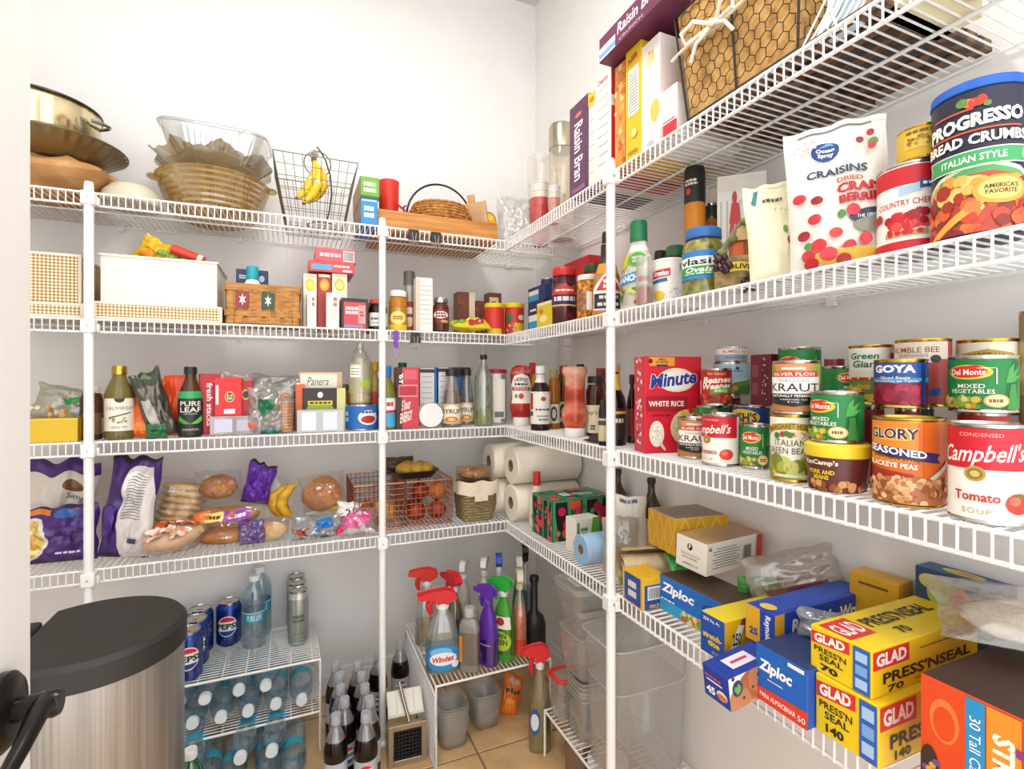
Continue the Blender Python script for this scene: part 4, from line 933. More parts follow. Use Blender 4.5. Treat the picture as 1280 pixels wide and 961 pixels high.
# white cord bundle
cb = thing('cord_bundle', 'white looped cord bundle hanging at the burlap basket', 'cord', (XF + .03, .435, LV[1]))
g = G()
for k in range(7):
    a0 = k * .5
    g.tube([(-.012 + .004 * sin(a0 + j), .022 * cos(2 * pi * j / 14 + a0) * (1 + .1 * k % 3) + .004 * (k - 3), .045 + .042 * sin(2 * pi * j / 14 + a0 * .3)) for j in range(14)], .0016, '#f4f2ee', 6, closed=True)
g.build('cord_loops', cb)
g = G(); g.box(-.004, .010, -.022, .022, .004, .085, '#cfe2ec'); g.build('plug_block', cb, bevel=.004)
x, y = XF + .06, .38
box('R', 0, 0, 0, 0, 1, .12, 'napkin_pack', 'cream and yellow napkin pack at the top right edge', '#efe2b8', h=.10, w=.05, at=(x + .03, .37), rot=-90, front=[('r', .5, .75, 1, .3, '#e6c81c'), ('s', 12, .5, .75, .8, .2, .1, ['#f4e27a', '#d8b01c'])], cat='pack')
t = thing('paper_plate_stack', 'oval stack of cream paper plates on the top shelf edge', 'plates', (XF + .082, .275, LV[1]))
for k in range(6):
    g = G(); g.lathe([(.058, .004 * k), (.062, .004 * k + .001), (.078, .004 * k + .012), (.080, .004 * k + .012), (.06, .004 * k + .004), (0, .004 * k + .003)], '#e9dfcc', 28); g.build('paper_plate', t)
t = thing('round_tan_basket', 'round brown pan hanging over the top right corner', 'pan', (XF + .155, .105, LV[1]))
g = G(); g.lathe([(.06, 0), (.066, .002), (.082, .03), (.086, .032), (.080, .03), (.062, .006), (0, .005)], M('#7d6648', .5, .3, .15, 30), 28); g.build('pan_bowl', t)
g = G(); g.tube([(.084 * cos(2*pi*k/24), .084 * sin(2*pi*k/24), .032) for k in range(24)], .003, '#4a3c2c', 6, closed=True); g.build('rolled_rim', t)

# ------------------------------------------------------------------ right wall, lowest shelf
Z4 = LV[4]
def cbox(corner, w, dep, h, z, name, label, base, rot=0, **k):
    """carton given by its near front left corner"""
    a = radians(rot); x = corner[0] + cos(a) * w/2 - sin(a) * dep/2; y = corner[1] + sin(a) * w/2 + cos(a) * dep/2
    return box('R', 0, 0, 0, 0, z, dep, name, label, base, h=h, w=w, at=(x, y), rot=rot, **k)
# paper towel rolls lying in the corner
ptm = M('#efe7d6', .9, 0, .03, 120, .25)
wrapm = film('#fbf8f0', .10, .2, .10, .4)
def towel(y, z, x0, x1, label, r=.0575):
    t = thing('paper_towel_roll', label, 'paper towels', (x0, y, z), group='paper towel rolls')
    mt = Matrix.Rotation(pi / 2, 4, 'Y'); L = x1 - x0
    g = G(); g.lathe([(.019, 0), (r - .002, 0), (r, .002), (r, L - .002), (r - .002, L), (.019, L)], ptm, 36, caps=False, mt=mt); g.build('paper_roll', t)
    g = G(); g.lathe([(.0195, .0), (.0195, L)], M('#a8865c', .8), 24, caps=False, mt=mt); g.lathe([(.0165, L), (.0165, 0), (.0195, 0)], M('#8a6a44', .8), 24, caps=False, mt=mt); g.build('cardboard_core', t)
    return t
r_ = .0575
towel(1.483, Z4 + r_, .636, .862, 'lower front paper towel roll, beside the red capped bottle')
towel(1.483, Z4 + 3 * r_ + .001, .636, .862, 'upper front paper towel roll of the corner stack')
towel(1.60, Z4 + r_, .612, .838, 'lower rear paper towel roll next to the lined wicker basket')
towel(1.60, Z4 + 3 * r_ + .001, .606, .832, 'upper rear paper towel roll of the corner stack')
g = bottle('R', 0, 0, 0, 0, 4, 'sauce_bottle', 'pale sauce bottle with red cap and red face mark', [(.9, 0), (1, .02), (1, .5), (.86, .62), (.5, .76), (.42, .8)], '#e9dfc6', cap=(.72, 1, .5, '#c8242c'), h=.166, at=(.683, 1.392), r=.0225, lab=(.05, .58, '#eee4cc'),
  arts=[('e', .5, .30, .62, .36, '#d8513c'), ('e', .5, .26, .52, .3, '#eedfc8'), ('p', [(.3, .55), (.36, .5), (.42, .62), (.38, .66)], '#d8513c'), ('p', [(.46, .62), (.54, .62), (.53, .5), (.47, .5)], '#d8513c'), ('p', [(.6, .64), (.66, .6), (.6, .48), (.56, .5)], '#d8513c'), ('e', .58, .27, .12, .1, '#d8513c'), ('r', .5, .88, .5, .03, '#8a7a5a'), ('r', .5, .8, .4, .03, '#8a7a5a')])
leafy = lambda seed: [('s', 16, .5, .5, 1, 1, .22, ['#cf3a4c', '#e0564c', '#c8304a'])] 
cher = [('r', .5, .5, 1, 1, '#1e1a1c')] + [('p', [(.05 + .12 * k, .0), (.10 + .12 * k, .0), (.02 + .14 * k, 1.0), (-.02 + .13 * k, 1.0)], '#4a9a6c') for k in range(0, 8, 2)] + [('s', 15, .5, .45, .95, .9, .17, ['#d8344c', '#e8563c', '#c82850']), ('s', 14, .5, .5, .95, .9, .07, ['#2f7a4c', '#5aae7c'])] + [('r', .5, .975, 1, .05, '#3f9a6a'), ('r', .02, .5, .05, 1, '#3f9a6a'), ('r', .98, .5, .04, 1, '#3f9a6a')]
cbox((.654, 1.236), .19, .12, .113, 4, 'tissue_box', 'green and black tissue carton printed with red cherries', '#226a50', rot=1, front=cher, left=cher,
     top=[('r', .5, .5, 1, 1, '#2f8a5e')] + [('s', 22, .5, .5, .95, .95, .14, ['#d8344c', '#e8563c', '#1e1a1c', '#2f7a4c'])] + [('r', .56, .42, .62, .55, '#11695a'), ('t', 'Kleenex', .68, .45, .34, .16, '#eef6f2', {'b': .02, 's': .2}), ('l', .68, .28, .26, .07, '#eef6f2'), ('r', .36, .45, .14, .3, '#e4ece8'), ('t', '70', .36, .45, .08, .14, '#11695a')], cat='tissue box')
cbox((.668, 1.135), .075, .045, .086, 4, 'wet_wipe_pack', 'white and green carton in front of the tissue carton', '#efe9da', rot=6, front=[('p', [(.55, 0), (1, 0), (1, 1), (.72, 1)], '#5fae3c'), ('p', [(.05, .0), (.2, .0), (.14, .9), (.05, .9)], '#3f9a4c'), ('l', .36, .6, .3, .3, '#2f8a3c')], cat='pack')
t = thing('blue_paper_roll', 'blue and white patterned cloth roll beside the right pole', 'cloth roll', (.640, 1.066, Z4 + .0355))
mt = Matrix.Rotation(pi / 2, 4, 'Y')
bm_ = ramp_mat('blue_wave_cloth', [(0.35, '#8fb8dc'), (0.5, '#dbe8f2'), (0.65, '#9cc2e2')], 'WAVE', 55, .8, (1, 1, 1), .2)
g = G(); g.lathe([(.012, 0), (.034, 0), (.0355, .002), (.0355, .12), (.034, .122), (.012, .122)], bm_, 30, caps=False, mt=mt); g.build('cloth_layers', t)
g = G(); g.lathe([(.0125, 0), (.0125, .122)], '#a8845a', 20, caps=False, mt=mt); g.build('cardboard_core', t)
bag((.765, 1.045, Z4), .085, .158, .055, 'flour_bag', 'white paper flour bag behind the right pole', '#ece6da', rot=(0, 0, radians(-38)), seed=11, kind='sack', crumple=.09, arts=[('r', .5, .93, .5, .05, '#5a6a7a'), ('t', '25', .5, .93, .2, .04, '#fff'), ('r', .5, .5, .6, .01, '#c8beb0')])
bag((.700, .985, Z4), .085, .125, .03, 'grey_zip_bag', 'clear zip bag of grey crumbs beside the canvas roll', film('#d6d3cc', .5, .15, .1, .4), rot=(radians(-8), 0, radians(-32)), seed=12, crumple=.14)
for q, lb in (((.838, 1.195), 'dark bottle behind the cherry tissue carton'), ((.838, 1.05), 'dark glass bottle behind the yellow patterned carton')):
    bottle('R', 0, 0, 0, 0, 4, 'vinegar_bottle', lb, 'wine', M('#4a3320', .1), cap=(.93, 1.0, .40, '#1e1b1a'), h=.196, at=q, r=.026, lab=(.1, .5, '#d8cdb4'))
# rolled canvas bag
cv = ramp_mat('natural_canvas', [(0.3, '#b79d74'), (0.6, '#d6c09a'), (0.8, '#e6d6b6')], 'NOISE', 40, .9, bump=.3)
t = thing('canvas_roll', 'rolled beige canvas tote under the yellow carton', 'cloth bag', (.640, .905, Z4 + .045), radians(-14))
g = G()
def roll(a, b):
    th = a * 4.6 * pi; r0 = .010 + .032 * a + .003 * noise.noise(Vector((a * 9, b * 4, 2)))
    return (b * .15, r0 * cos(th), r0 * sin(th) * 1.02)
g.sheet(roll, 70, 8, cv); g.build('rolled_canvas', t, smooth=80)
bag((.715, .795, Z4 + .062), .05, .05, .012, 'green_zip_bag', 'green edged zip bag lying between canvas roll and small carton', '#3f9a4c', rot=(radians(-60), 0, radians(-20)), seed=14, crumple=.2)
# open yellow patterned carton
yl = '#d3a024'
dia = [('p', [(-.15 + .3 * k + q, 0), (-.11 + .3 * k + q, 0), (.19 + .3 * k, 1), (.15 + .3 * k, 1)], '#e2b94c') for k in range(-1, 4) for q in (0,)] + [('p', [(.15 + .3 * k, 0), (.19 + .3 * k, 0), (-.11 + .3 * k, 1), (-.15 + .3 * k, 1)], '#e2b94c') for k in range(0, 5)]
cbox((.697, .800), .125, .098, .074, Z4 + .0935, 'yellow_pattern_carton', 'open golden yellow carton with a lattice print on the canvas roll', yl, rot=-6, front=dia, left=dia, topc='#cdb98f', cat='carton', top=[('r', .5, .5, .92, .9, '#8f7d62')])
cbox((.618, .800), .058, .068, .061, 4, 'wax_paper_carton', 'small yellow and blue carton with a bar code', '#e3b426', rot=-2, front=[('r', .5, .40, .86, .76, '#24489c'), ('r', .52, .52, .66, .42, '#f4f2ea')] + [('r', .24 + .035 * k, .52, .012 + .008 * (k % 3 == 0), .34, '#1c1c20') for k in range(16)] + [('t', 'PRICE 6', .5, .13, .5, .12, '#f2c93a', {'b': .02})], left=[('r', .5, .5, .8, .9, '#24489c'), ('l', .5, .5, .4, .6, '#f0ecd8')], cat='carton')
zip_art = [('p', [(0, .0), (1, .0), (1, .45), (.5, .30), (0, .34)], '#2f9ad0'), ('t', 'Ziploc', .24, .66, .42, .34, '#fdfdf8', {'b': .04, 's': .15}), ('e', .66, .58, .24, .46, '#1c3f94'), ('e', .66, .58, .19, .36, '#6ab0e0'), ('e', .66, .58, .14, .26, '#1c3f94'), ('e', .52, .14, .5, .34, '#8fc24a'), ('s', 30, .54, .14, .44, .2, .06, ['#d8b070', '#8ab83c', '#c8503c', '#e2cfa0', '#6a9a34']), ('p', [(.9, .8), (1, .86), (1, .98), (.9, .94)], '#d8407c'), ('l', .12, .36, .18, .06, '#e6f2fa')]
box('R', 0, 0, 0, 0, 4, .085, 'zip_bag_carton', 'blue sandwich bag carton open on top, next to the small yellow carton', '#1c6cc4', zip_art, h=.067, w=.20, at=(.662 + .0425, .702), rot=-88, topc='#4a3a30', cat='carton')
bag((.765, .66, Z4 + .045), .08, .05, .025, 'green_produce_bag', 'green printed pouch under the sandwich bag carton', '#3f8a34', rot=(0, 0, -.5), seed=15, crumple=.15, arts=[('s', 8, .5, .5, .7, .7, .1, ['#7ab84c', '#dfe8c8'])])
fine = lambda n, x, w, y0, y1, c='#6a645c': [('r', x, y0 + (y1 - y0) * k / (n - 1), w * (1 - .25 * (k % 3 == 1)), .022, c) for k in range(n)]
cbox((.694, .716), .155, .072, .060, Z4 + .0855, 'sandwich_bag_carton', 'white sandwich bag carton with a round black mark', '#ece6da', rot=6, tilt=(radians(3), 0),
     front=[('e', .06, .82, .05, .13, '#1c1a1a'), ('t', 'p', .06, .83, .02, .08, '#fff', {'b': .05})] + fine(8, .34, .48, .2, .8) + [('r', .72, .5, .14, .5, '#d8d2c4')] + [('r', .66 + .011 * k, .5, .006, .44, '#4a443c') for k in range(12)] + [('r', .95, .5, .1, 1, '#c83a34')],
     left=[('e', .46, .72, .17, .22, '#1c1a1a'), ('t', 'p', .46, .73, .07, .14, '#f4f0e8', {'b': .05}), ('t', 'SANDWICH', .48, .47, .62, .08, '#b8705c', {'sp': 1.2}), ('l', .48, .36, .5, .05, '#8a847a'), ('t', 'AMARILLA', .5, .17, .5, .07, '#4a443c', {'sp': 1.2})], right=[('r', .5, .5, 1, 1, '#c83a34')], topc='#b8956a', cat='carton')
cbox((.606, .587), .262, .048, .062, Z4 + .011, 'plastic_wrap_carton', 'long blue and yellow cling film carton lying across the shelf', '#e8c522', rot=1, front=[('p', [(.0, 0), (.18, 0), (.25, 1), (.0, 1)], '#e0b01c'), ('p', [(.01, .10), (.05, .10), (.19, .98), (.14, .98)], '#c8402c'), ('p', [(.03, .22), (.075, .18), (.16, .82), (.11, .86)], '#f6f2e4'), ('t', '250', .095, .52, .07, .3, '#1c1c1c', {'b': .03})], left=[('r', .5, .5, 1, 1, '#1f4fae'), ('t', '250 Sq. Ft.', .46, .86, .72, .1, '#f4f2ea', {'b': .02}), ('t', 'stretch-', .5, .48, .8, .15, '#f0cc2c', {'b': .04}), ('t', 'tite', .56, .31, .5, .14, '#f0cc2c', {'b': .04}), ('t', '23.22m', .68, .10, .4, .07, '#e8eaf4')], top=[('r', .55, .5, .5, .03, '#8a761c'), ('r', .5, .35, .4, .03, '#8a761c')], topc='#ecd02c', cat='carton')
cbox((.640, .527), .222, .05, .052, Z4 + .0505, 'foil_wrap_carton', 'long blue aluminium foil carton before the cling film', '#1d49b4', rot=1, front=[('r', .04, .5, .1, 1, '#d8a02c'), ('t', 'Reynolds', .38, .52, .44, .5, '#f6f6f2', {'b': .04, 's': .1}), ('t', 'Wrap', .78, .52, .26, .5, '#f6f6f2', {'b': .04, 's': .1}), ('e', .30, .36, .22, .4, '#d83c84'), ('l', .6, .12, .3, .12, '#d8dcec')], left=[('r', .25, .5, .5, 1, '#e0a62c'), ('r', .78, .5, .44, 1, '#1d3f9c'), ('t', 'Reynolds', .75, .5, .24, .8, '#f2f2ee', {'r': -90, 'b': .03}), ('t', '25', .28, .3, .3, .2, '#1d3f9c', {'b': .04})], top=[('r', .5, .5, .9, .8, '#2450bc'), ('e', .08, .5, .1, .5, '#e8c85a')], cat='carton')
bag((.80, .605, Z4 + .075), .16, .075, .03, 'clear_zip_bag', 'clear zip bag lying behind the foil cartons', film('#ddd6d0', .35, .15, .14, .5), rot=(radians(-25), radians(-14), radians(-30)), seed=17, crumple=.2, arts=[('p', [(.15, .1), (.8, .12), (.8, .24), (.15, .22)], film('#a8507c', .6)), ('t', 'Ziploc', .5, .17, .3, .08, '#8a3a6a')])
cbox((.548, .520), .15, .048, .046, Z4 + .0005, 'cookie_carton', 'small blue carton with cookie pictures sticking out over the edge', '#1c3f9c', rot=0, tilt=(0, radians(-7)), front=[('r', .5, .5, 1, 1, '#e9e2d6'), ('s', 14, .5, .5, .9, .9, .26, ['#b5764c', '#a0623a', '#c48a5c']), ('s', 40, .5, .5, .9, .9, .035, ['#3c2014']), ('e', .10, .62, .13, .5, '#2a3c6a'), ('e', .10, .6, .08, .3, '#5fa03c')], left=[('t', '45', .28, .28, .34, .24, '#fff', {'b': .04}), ('l', .4, .72, .6, .1, '#d84c6c'), ('r', .45, .6, .6, .05, '#f0f0f0'), ('e', .72, .32, .4, .3, '#e8e4dc'), ('e', .72, .28, .36, .18, '#d8742c')], top=[('r', .3, .5, .3, .5, '#e8e4ee'), ('r', .3, .5, .2, .1, '#c83c5c')], cat='carton')
box('R', 0, 0, 0, 0, 4, .17, 'zip_bag_carton', 'blue storage bag carton with red strip below the foil carton', '#1a63bc', [('p', [(0, 0), (1, 0), (1, .30), (0, .24)], '#d8402f'), ('t', 'PARA ALMACENAR', .44, .13, .7, .09, '#fbe8dc', {'b': .02}), ('t', 'Ziploc', .40, .64, .66, .26, '#fdfdf8', {'b': .04, 's': .15}), ('r', .40, .45, .3, .02, '#d8e8f4'), ('r', .80, .93, .3, .07, '#e8f0f6'), ('t', '50', .9, .12, .14, .1, '#fff')], h=.076, w=.078, at=(.598 + .085, .484), rot=-90, sides='#1a4fa8', topc='#2c3c6c', cat='carton')
bag((.70, .48, Z4 + .077), .09, .04, .03, 'crumpled_clear_film', 'crumpled clear film on top of the red striped carton', film('#d8e6ee', .35, .1, .2, .6), rot=(0, 0, -.8), seed=19, crumple=.3)
def glad(corner, z, h, n, label):
    br = [('p', [(.0, .78), (.46, .86), (.46, .98), (0, .92)], '#d8302c')]
    return cbox(corner, .22, .076, h, z, 'press_seal_carton', label, '#ecc81c', rot=0,
      left=[('p', [(.02, .62), (.66, .70), (.66, .96), (.02, .88)], '#d8302c'), ('t', 'GLAD', .33, .79, .52, .20, '#fdf8ec', {'b': .04, 'sl': .06}), ('t', "PRESS'N", .34, .52, .54, .13, '#2c2a1c', {'b': .02}), ('t', 'SEAL', .36, .36, .40, .13, '#2c2a1c', {'b': .02}), ('t', n, .33, .15, .30, .15, '#2c2a1c', {'b': .04}), ('r', .85, .5, .26, .94, '#2a62b4'), ('r', .85, .78, .18, .2, '#a9c8e8'), ('r', .85, .5, .18, .2, '#7aa6d8'), ('r', .85, .22, .18, .2, '#a9c8e8')],
      front=[('p', [(.01, .58), (.32, .58), (.32, .96), (.01, .96)], '#d8302c'), ('t', 'GLAD', .165, .77, .26, .27, '#fdf8ec', {'b': .04}), ('t', "PRESS'NSEAL", .50, .36, .82, .24, '#2c2a1c', {'b': .03}), ('t', n, .20, .12, .14, .15, '#2c2a1c', {'b': .03}), ('r', .66, .76, .5, .03, '#8a761c'), ('r', .62, .14, .5, .03, '#8a761c')],
      top=[('p', [(.02, .35), (.24, .35), (.24, .9), (.02, .9)], '#d8302c'), ('t', 'GLAD', .13, .62, .19, .36, '#fdf8ec', {'b': .015}), ('t', "PRESS'NSEAL", .58, .62, .6, .3, '#2c2a1c', {'b': .02}), ('t', n, .42, .25, .1, .2, '#2c2a1c', {'b': .02})], topc='#f2d028', cat='carton')
g1 = glad((.612, .368), 4, .072, '140', 'lower yellow press and seal carton marked 140')
glad((.616, .378), Z4 + .0725, .056, '70', 'upper yellow press and seal carton marked 70')
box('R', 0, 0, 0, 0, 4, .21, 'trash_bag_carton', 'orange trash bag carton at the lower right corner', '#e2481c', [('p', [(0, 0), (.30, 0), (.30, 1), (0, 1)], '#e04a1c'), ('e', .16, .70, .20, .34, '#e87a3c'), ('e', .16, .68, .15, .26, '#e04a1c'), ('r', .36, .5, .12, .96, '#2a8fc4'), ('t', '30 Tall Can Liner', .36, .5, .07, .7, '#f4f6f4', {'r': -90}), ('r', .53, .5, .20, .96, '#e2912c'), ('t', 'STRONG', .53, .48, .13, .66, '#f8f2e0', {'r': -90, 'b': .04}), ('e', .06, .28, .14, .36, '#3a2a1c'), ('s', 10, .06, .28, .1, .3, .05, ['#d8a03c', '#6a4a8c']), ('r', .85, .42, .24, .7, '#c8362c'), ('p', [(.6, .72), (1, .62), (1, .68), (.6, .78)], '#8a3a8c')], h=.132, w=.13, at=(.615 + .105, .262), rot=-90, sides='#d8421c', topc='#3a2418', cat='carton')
bag((.745, .265, Z4 + .150), .20, .115, .036, 'clear_storage_bag', 'large clear bag with pale wraps lying over the cartons', film('#e8e2d8', .12, .1, .14, .5), rot=(radians(-72), 0, radians(-52)), seed=23, crumple=.18, contents=lambda t: loaf(t, M('#e6dccb', .8), .15, .07, .03, 0, 0, .012, 3, 'folded_wraps'))
cbox((.835, .352), .036, .10, .174, 4, 'avocado_snack_carton', 'dark blue carton with an avocado picture by the wall', '#2c4a6a', rot=0, left=[('e', .4, .82, .5, .26, '#a8b83c'), ('e', .55, .82, .24, .18, '#d87a5c'), ('e', .2, .9, .3, .12, '#d8c83c')], top=[('e', .5, .5, .6, .5, '#b8c23c'), ('e', .5, .45, .3, .25, '#d87a5c')], topc='#31557a', cat='carton')
cbox((.828, .470), .040, .07, .138, 4, 'mustard_yellow_carton', 'yellow orange carton near the wall behind the press and seal', '#d8a41c', rot=4, topc='#e0a82c', left=[('r', .5, .9, .6, .03, '#7a5a14')], cat='carton')

# ------------------------------------------------------------------ back wall, top shelf
Z1, Z2, Z3 = LV[1], LV[2], LV[3]
kraft = ramp_mat('kraft_paper', [(0.3, '#a97745'), (0.6, '#c8945c'), (0.8, '#d8aa74')], 'NOISE', 18, .8, bump=.2)
bag((-.575, 1.512, Z1 + .056), .34, .25, .092, 'kraft_paper_bag', 'folded brown paper bag under the fluted pan', kraft, rot=(-pi/2, 0, radians(-3)), seed=31, crumple=.22)
t = thing('inverted_dish', 'pale upturned dish beside the brown paper bag', 'dish', (-.372, 1.585, Z1))
g = G(); g.lathe([(.066, 0), (.068, .001), (.062, .03), (.045, .048), (0, .05)], M('#cfc6b0', .3), 28); g.build('dish_shell', t)
g = G(); g.tube([(.067 * cos(2*pi*k/28), .067 * sin(2*pi*k/28), .002) for k in range(28)], .002, '#b9b09a', 6, closed=True); g.build('dish_rim', t)
t = thing('fluted_pan', 'dark metal fluted pan carrying the stock pot', 'pan', (-.545, 1.64, Z1 + .098))
dkm = M('#8f8468', .3, .9)
g = G(); n = 72
def flute(a, b):
    th = 2 * pi * a; r0 = .085 + .062 * b; r0 += .0035 * (1 if int(a * n) % 2 else -1) * b
    return (r0 * cos(th), r0 * sin(th), .045 * b)
g.sheet(flute, n, 4, dkm, closeu=True); g.lathe([(0, 0), (.085, 0)], dkm, 36, caps=False); g.build('fluted_wall', t, smooth=20)
g = G(); g.tube([(.148 * cos(2*pi*k/40), .148 * sin(2*pi*k/40), .046) for k in range(40)], .0025, dkm, 6, closed=True); g.build('pan_rim', t)
t = thing('stock_pot', 'shiny steel pot with loop handle at the top left', 'pot', (-.575, 1.645, Z1 + .1475))
pm = M('#d8c9a0', .14, 1.0)
g = G(); g.lathe([(.10, 0), (.112, .004), (.118, .012), (.118, .085), (.121, .088), (.118, .091), (.114, .085), (.114, .01), (0, .008)], pm, 48); g.build('pot_body', t)
g = G(); g.lathe([(.124, .090), (.124, .094), (.115, .099), (.05, .112), (0, .115)], M('#4a4640', .25, .9), 48); g.build('pot_lid', t)
for s_ in (1, -1):
    g = G(); g.tube([(s_ * (.116 + .030 * sin(pi * k / 10)), -.028 + .056 * k / 10 - .02, .062) for k in range(11)], .0045, STEEL, 8); g.build('loop_handle', t)
amber = film('#dcb45c', .45, .05, .16)
smoke = film('#8c7a52', .62, .08, .25)
x, y, R = pcyl('B', 186, 330, .016)
R = .139; x, y = -.196, 1.652
t = thing('amber_glass_bowl', 'ribbed amber glass bowl below the leaf dish', 'bowl', (x, y, Z1))
g = G()
prof = [(R*.58, 0), (R*.62, .003)]
for k in range(16): prof.append((R * (.66 + .34 * (k / 15) ** .7) + (.0025 if k % 2 else -.001), .006 + .102 * k / 15))
prof += [(R*.985, .112), (R*.95, .106), (R*.60, .008), (0, .006)]
g.lathe(prof, amber, 40); g.build('ribbed_bowl', t)
for s_ in (0, pi):
    g = G(); g.ball((R * 1.02 * cos(s_), R * 1.02 * sin(s_), .108), .016, amber, 10, (1.2, 1.6, .45)); g.build('bowl_lug', t)
t = thing('leaf_glass_dish', 'smoky leaf shaped glass dish stacked on the amber bowl', 'dish', (x, y, Z1 + .102))
g = G()
def leafd(a, b):
    th = 2 * pi * a; lob = .10 * abs(sin(th * 4)) + .03 * sin(th * 17)
    r0 = R * (.45 + .58 * b) * (1 + lob * b - .04)
    return (r0 * cos(th), r0 * sin(th), .006 + .058 * b ** 1.4 + .012 * b * sin(th * 8) + .003 * sin(th * 40) * b)
g.sheet(leafd, 120, 6, smoke, closeu=True); g.lathe([(0, .006), (R*.46, .006)], smoke, 30, caps=False); g.build('leaf_shell', t, smooth=40)
t = thing('glass_loaf_dish', 'ribbed clear glass oven dish stacked above the leaf dish', 'dish', (x + .006, y - .005, Z1 + .152), (radians(2), radians(3), radians(-4)))
gls = film('#dfe2e1', .24, .04, .26)
g = G()
def recta(a, b, s0=1):
    th = 2 * pi * a; ca, sa = cos(th), sin(th); q = (abs(ca) ** 5 + abs(sa) ** 5) ** (-.2)
    k = (.78 + .22 * b) * s0 + (.006 * sin(th * 60) * (0.15 < b < .9))
    return (ca * q * .130 * k, sa * q * .09 * k, .082 * b)
g.sheet(lambda a, b: recta(a, b), 180, 6, gls, closeu=True); g.sheet(lambda a, b: recta(a, b * .999 + .001, .95), 60, 2, gls, closeu=True); g.lathe([(0, .002), (.09, .002)], gls, 24, sx=1.0, sy=.72, caps=False); g.build('dish_wall', t, smooth=50)
g = G(); g.tube([recta(k / 60, 1.0, 1.02) for k in range(60)], .004, gls, 6, closed=True); g.build('dish_rim', t)
t2 = thing('glass_dish_lid', 'small clear glass lid nested in the oven dish', 'lid', (x - .03, y + .01, Z1 + .176), (radians(2), radians(4), radians(-6)))
g = G()
for k in range(3): g.lathe([(.062 + .004 * k, .05 + .008 * k), (.064 + .004 * k, .054 + .008 * k)], gls, 36, caps=False, sy=.8)
g.lathe([(.045, -.008), (.060, .05), (.068, .062), (.066, .070), (.05, .074)], gls, 36, sy=.8); g.build('lid_shell', t2)

# wire basket with banana hook
wb_x = onB(394, .13)[0]
wire_basket('wire_fruit_basket', 'dark wire basket that holds the banana hook', (wb_x, YF + .135, Z1 + .002), .222, .21, .178, M('#7a746a', .35, .8), 9, 8, 6, .0008, .0016, .70)
hk = thing('banana_hook', 'bent wire hook standing in the wire basket', 'hook', (wb_x + .008, YF + .08, Z1 + .006))
g = G(); sw = M('#6a655e', .35, .9)
g.tube([(.018, .02, 0), (.030, .02, .05), (.036, .018, .10), (.032, .012, .15), (.018, .004, .19), (.004, 0, .212), (-.006, -.002, .222)], .0024, sw, 8); g.build('hook_arm', hk)
g = G(); g.tube([(.036 * cos(2*pi*k/28) - .004, -.004, .172 + .036 * sin(2*pi*k/28)) for k in range(28)], .0016, sw, 6, closed=True); g.build('hook_ring', hk)
g = G(); g.tube([(.04 * cos(2*pi*k/24) + .01, .02 + .04 * sin(2*pi*k/24), .002) for k in range(24)], .002, sw, 6, closed=True); g.build('hook_foot', hk)
bt = thing('banana_bunch', 'yellow banana bunch hanging from the wire hook', 'bananas', (wb_x - .006, YF + .068, Z1 + .196))
ban = ramp_mat('banana_peel', [(0.2, '#d8a81c'), (0.5, '#ecc62c'), (0.85, '#f0d244')], 'NOISE', 12, .45)
for k, (dx_, dy_, b_) in enumerate(((-.022, -.006, .9), (-.004, -.016, 1.0), (.010, -.004, .95))):
    pts = [(0, 0, -.012), (dx_ * .3 + .010, dy_ * .5, -.03), (dx_ * .7 + .016, dy_, -.055), (dx_ + .014, dy_, -.085 * b_), (dx_ + .002, dy_ * .8, -.112 * b_), (dx_ - .014, dy_ * .6, -.132 * b_), (dx_ - .022, dy_ * .5, -.14 * b_)]
    g = G(); g.tube(pts, [.0045, .007, .013, .0145, .0135, .009, .004], ban, 7); o = g.build('banana', bt, smooth=60)
    g = G(); p = pts[-1]; g.ball((p[0] - .001, p[1], p[2] - .001), .0045, '#4a3a1c', 8); g.build('banana_tip', o)
    g = G(); g.ball((pts[3][0] - .002, pts[3][1] - .0135, pts[3][2] + .004), .006, '#d8e2e8', 8, (1, .25, .8)); g.build('sticker', o)
g = G(); g.tube([(0, 0, -.014), (0, 0, .004), (.003, 0, .016)], [.008, .007, .005], '#6a5a34', 8); g.build('stem', bt)
g = G(); g.ball((0, 0, .004), .011, film('#e8e8e4', .5, .2, .2), 10, (1.3, 1, .9), 2, .4); g.build('stem_wrap', bt)

c = box('B', 451, 472, 248, .008, 1, .19, 'blue_tea_box', 'blue tea carton at the shelf edge under the green one', '#2e86c4', [('l', .5, .5, .6, .5, '#e8f2f8'), ('r', .5, .92, .9, .08, '#9ac6e2')], left=[('r', .5, .5, 1, 1, '#9a7a5c'), ('s', 12, .5, .5, .9, .9, .1, ['#b89a7c', '#7a5c44'])], cat='carton')
box('B', 450.5, 474, 221, .006, c.top, .19, 'green_tea_box', 'green tea carton stacked on the blue one', '#6aa53c', [('l', .5, .52, .66, .55, '#f0f4dc'), ('r', .5, .06, 1, .1, '#3a5a2c')], left=[('r', .5, .5, 1, 1, '#a8876a')], topc='#5a9434', cat='carton')
t = bottle('B', 473, 499, 223, .11, Z1 + .0085, 'red_plastic_pitcher', 'red plastic scoop cup behind the tea cartons', [(.82, 0), (.86, .02), (1, .97), (1.03, 1)], '#d8301f', cat='cup')
g = G(); g.tube([(t.r * .9, -.012, .10), (t.r * 1.5, -.012, .085), (t.r * 1.5, -.012, .05), (t.r * .85, -.012, .035)], .004, '#d8301f', 8); g.build('cup_handle', t.o)
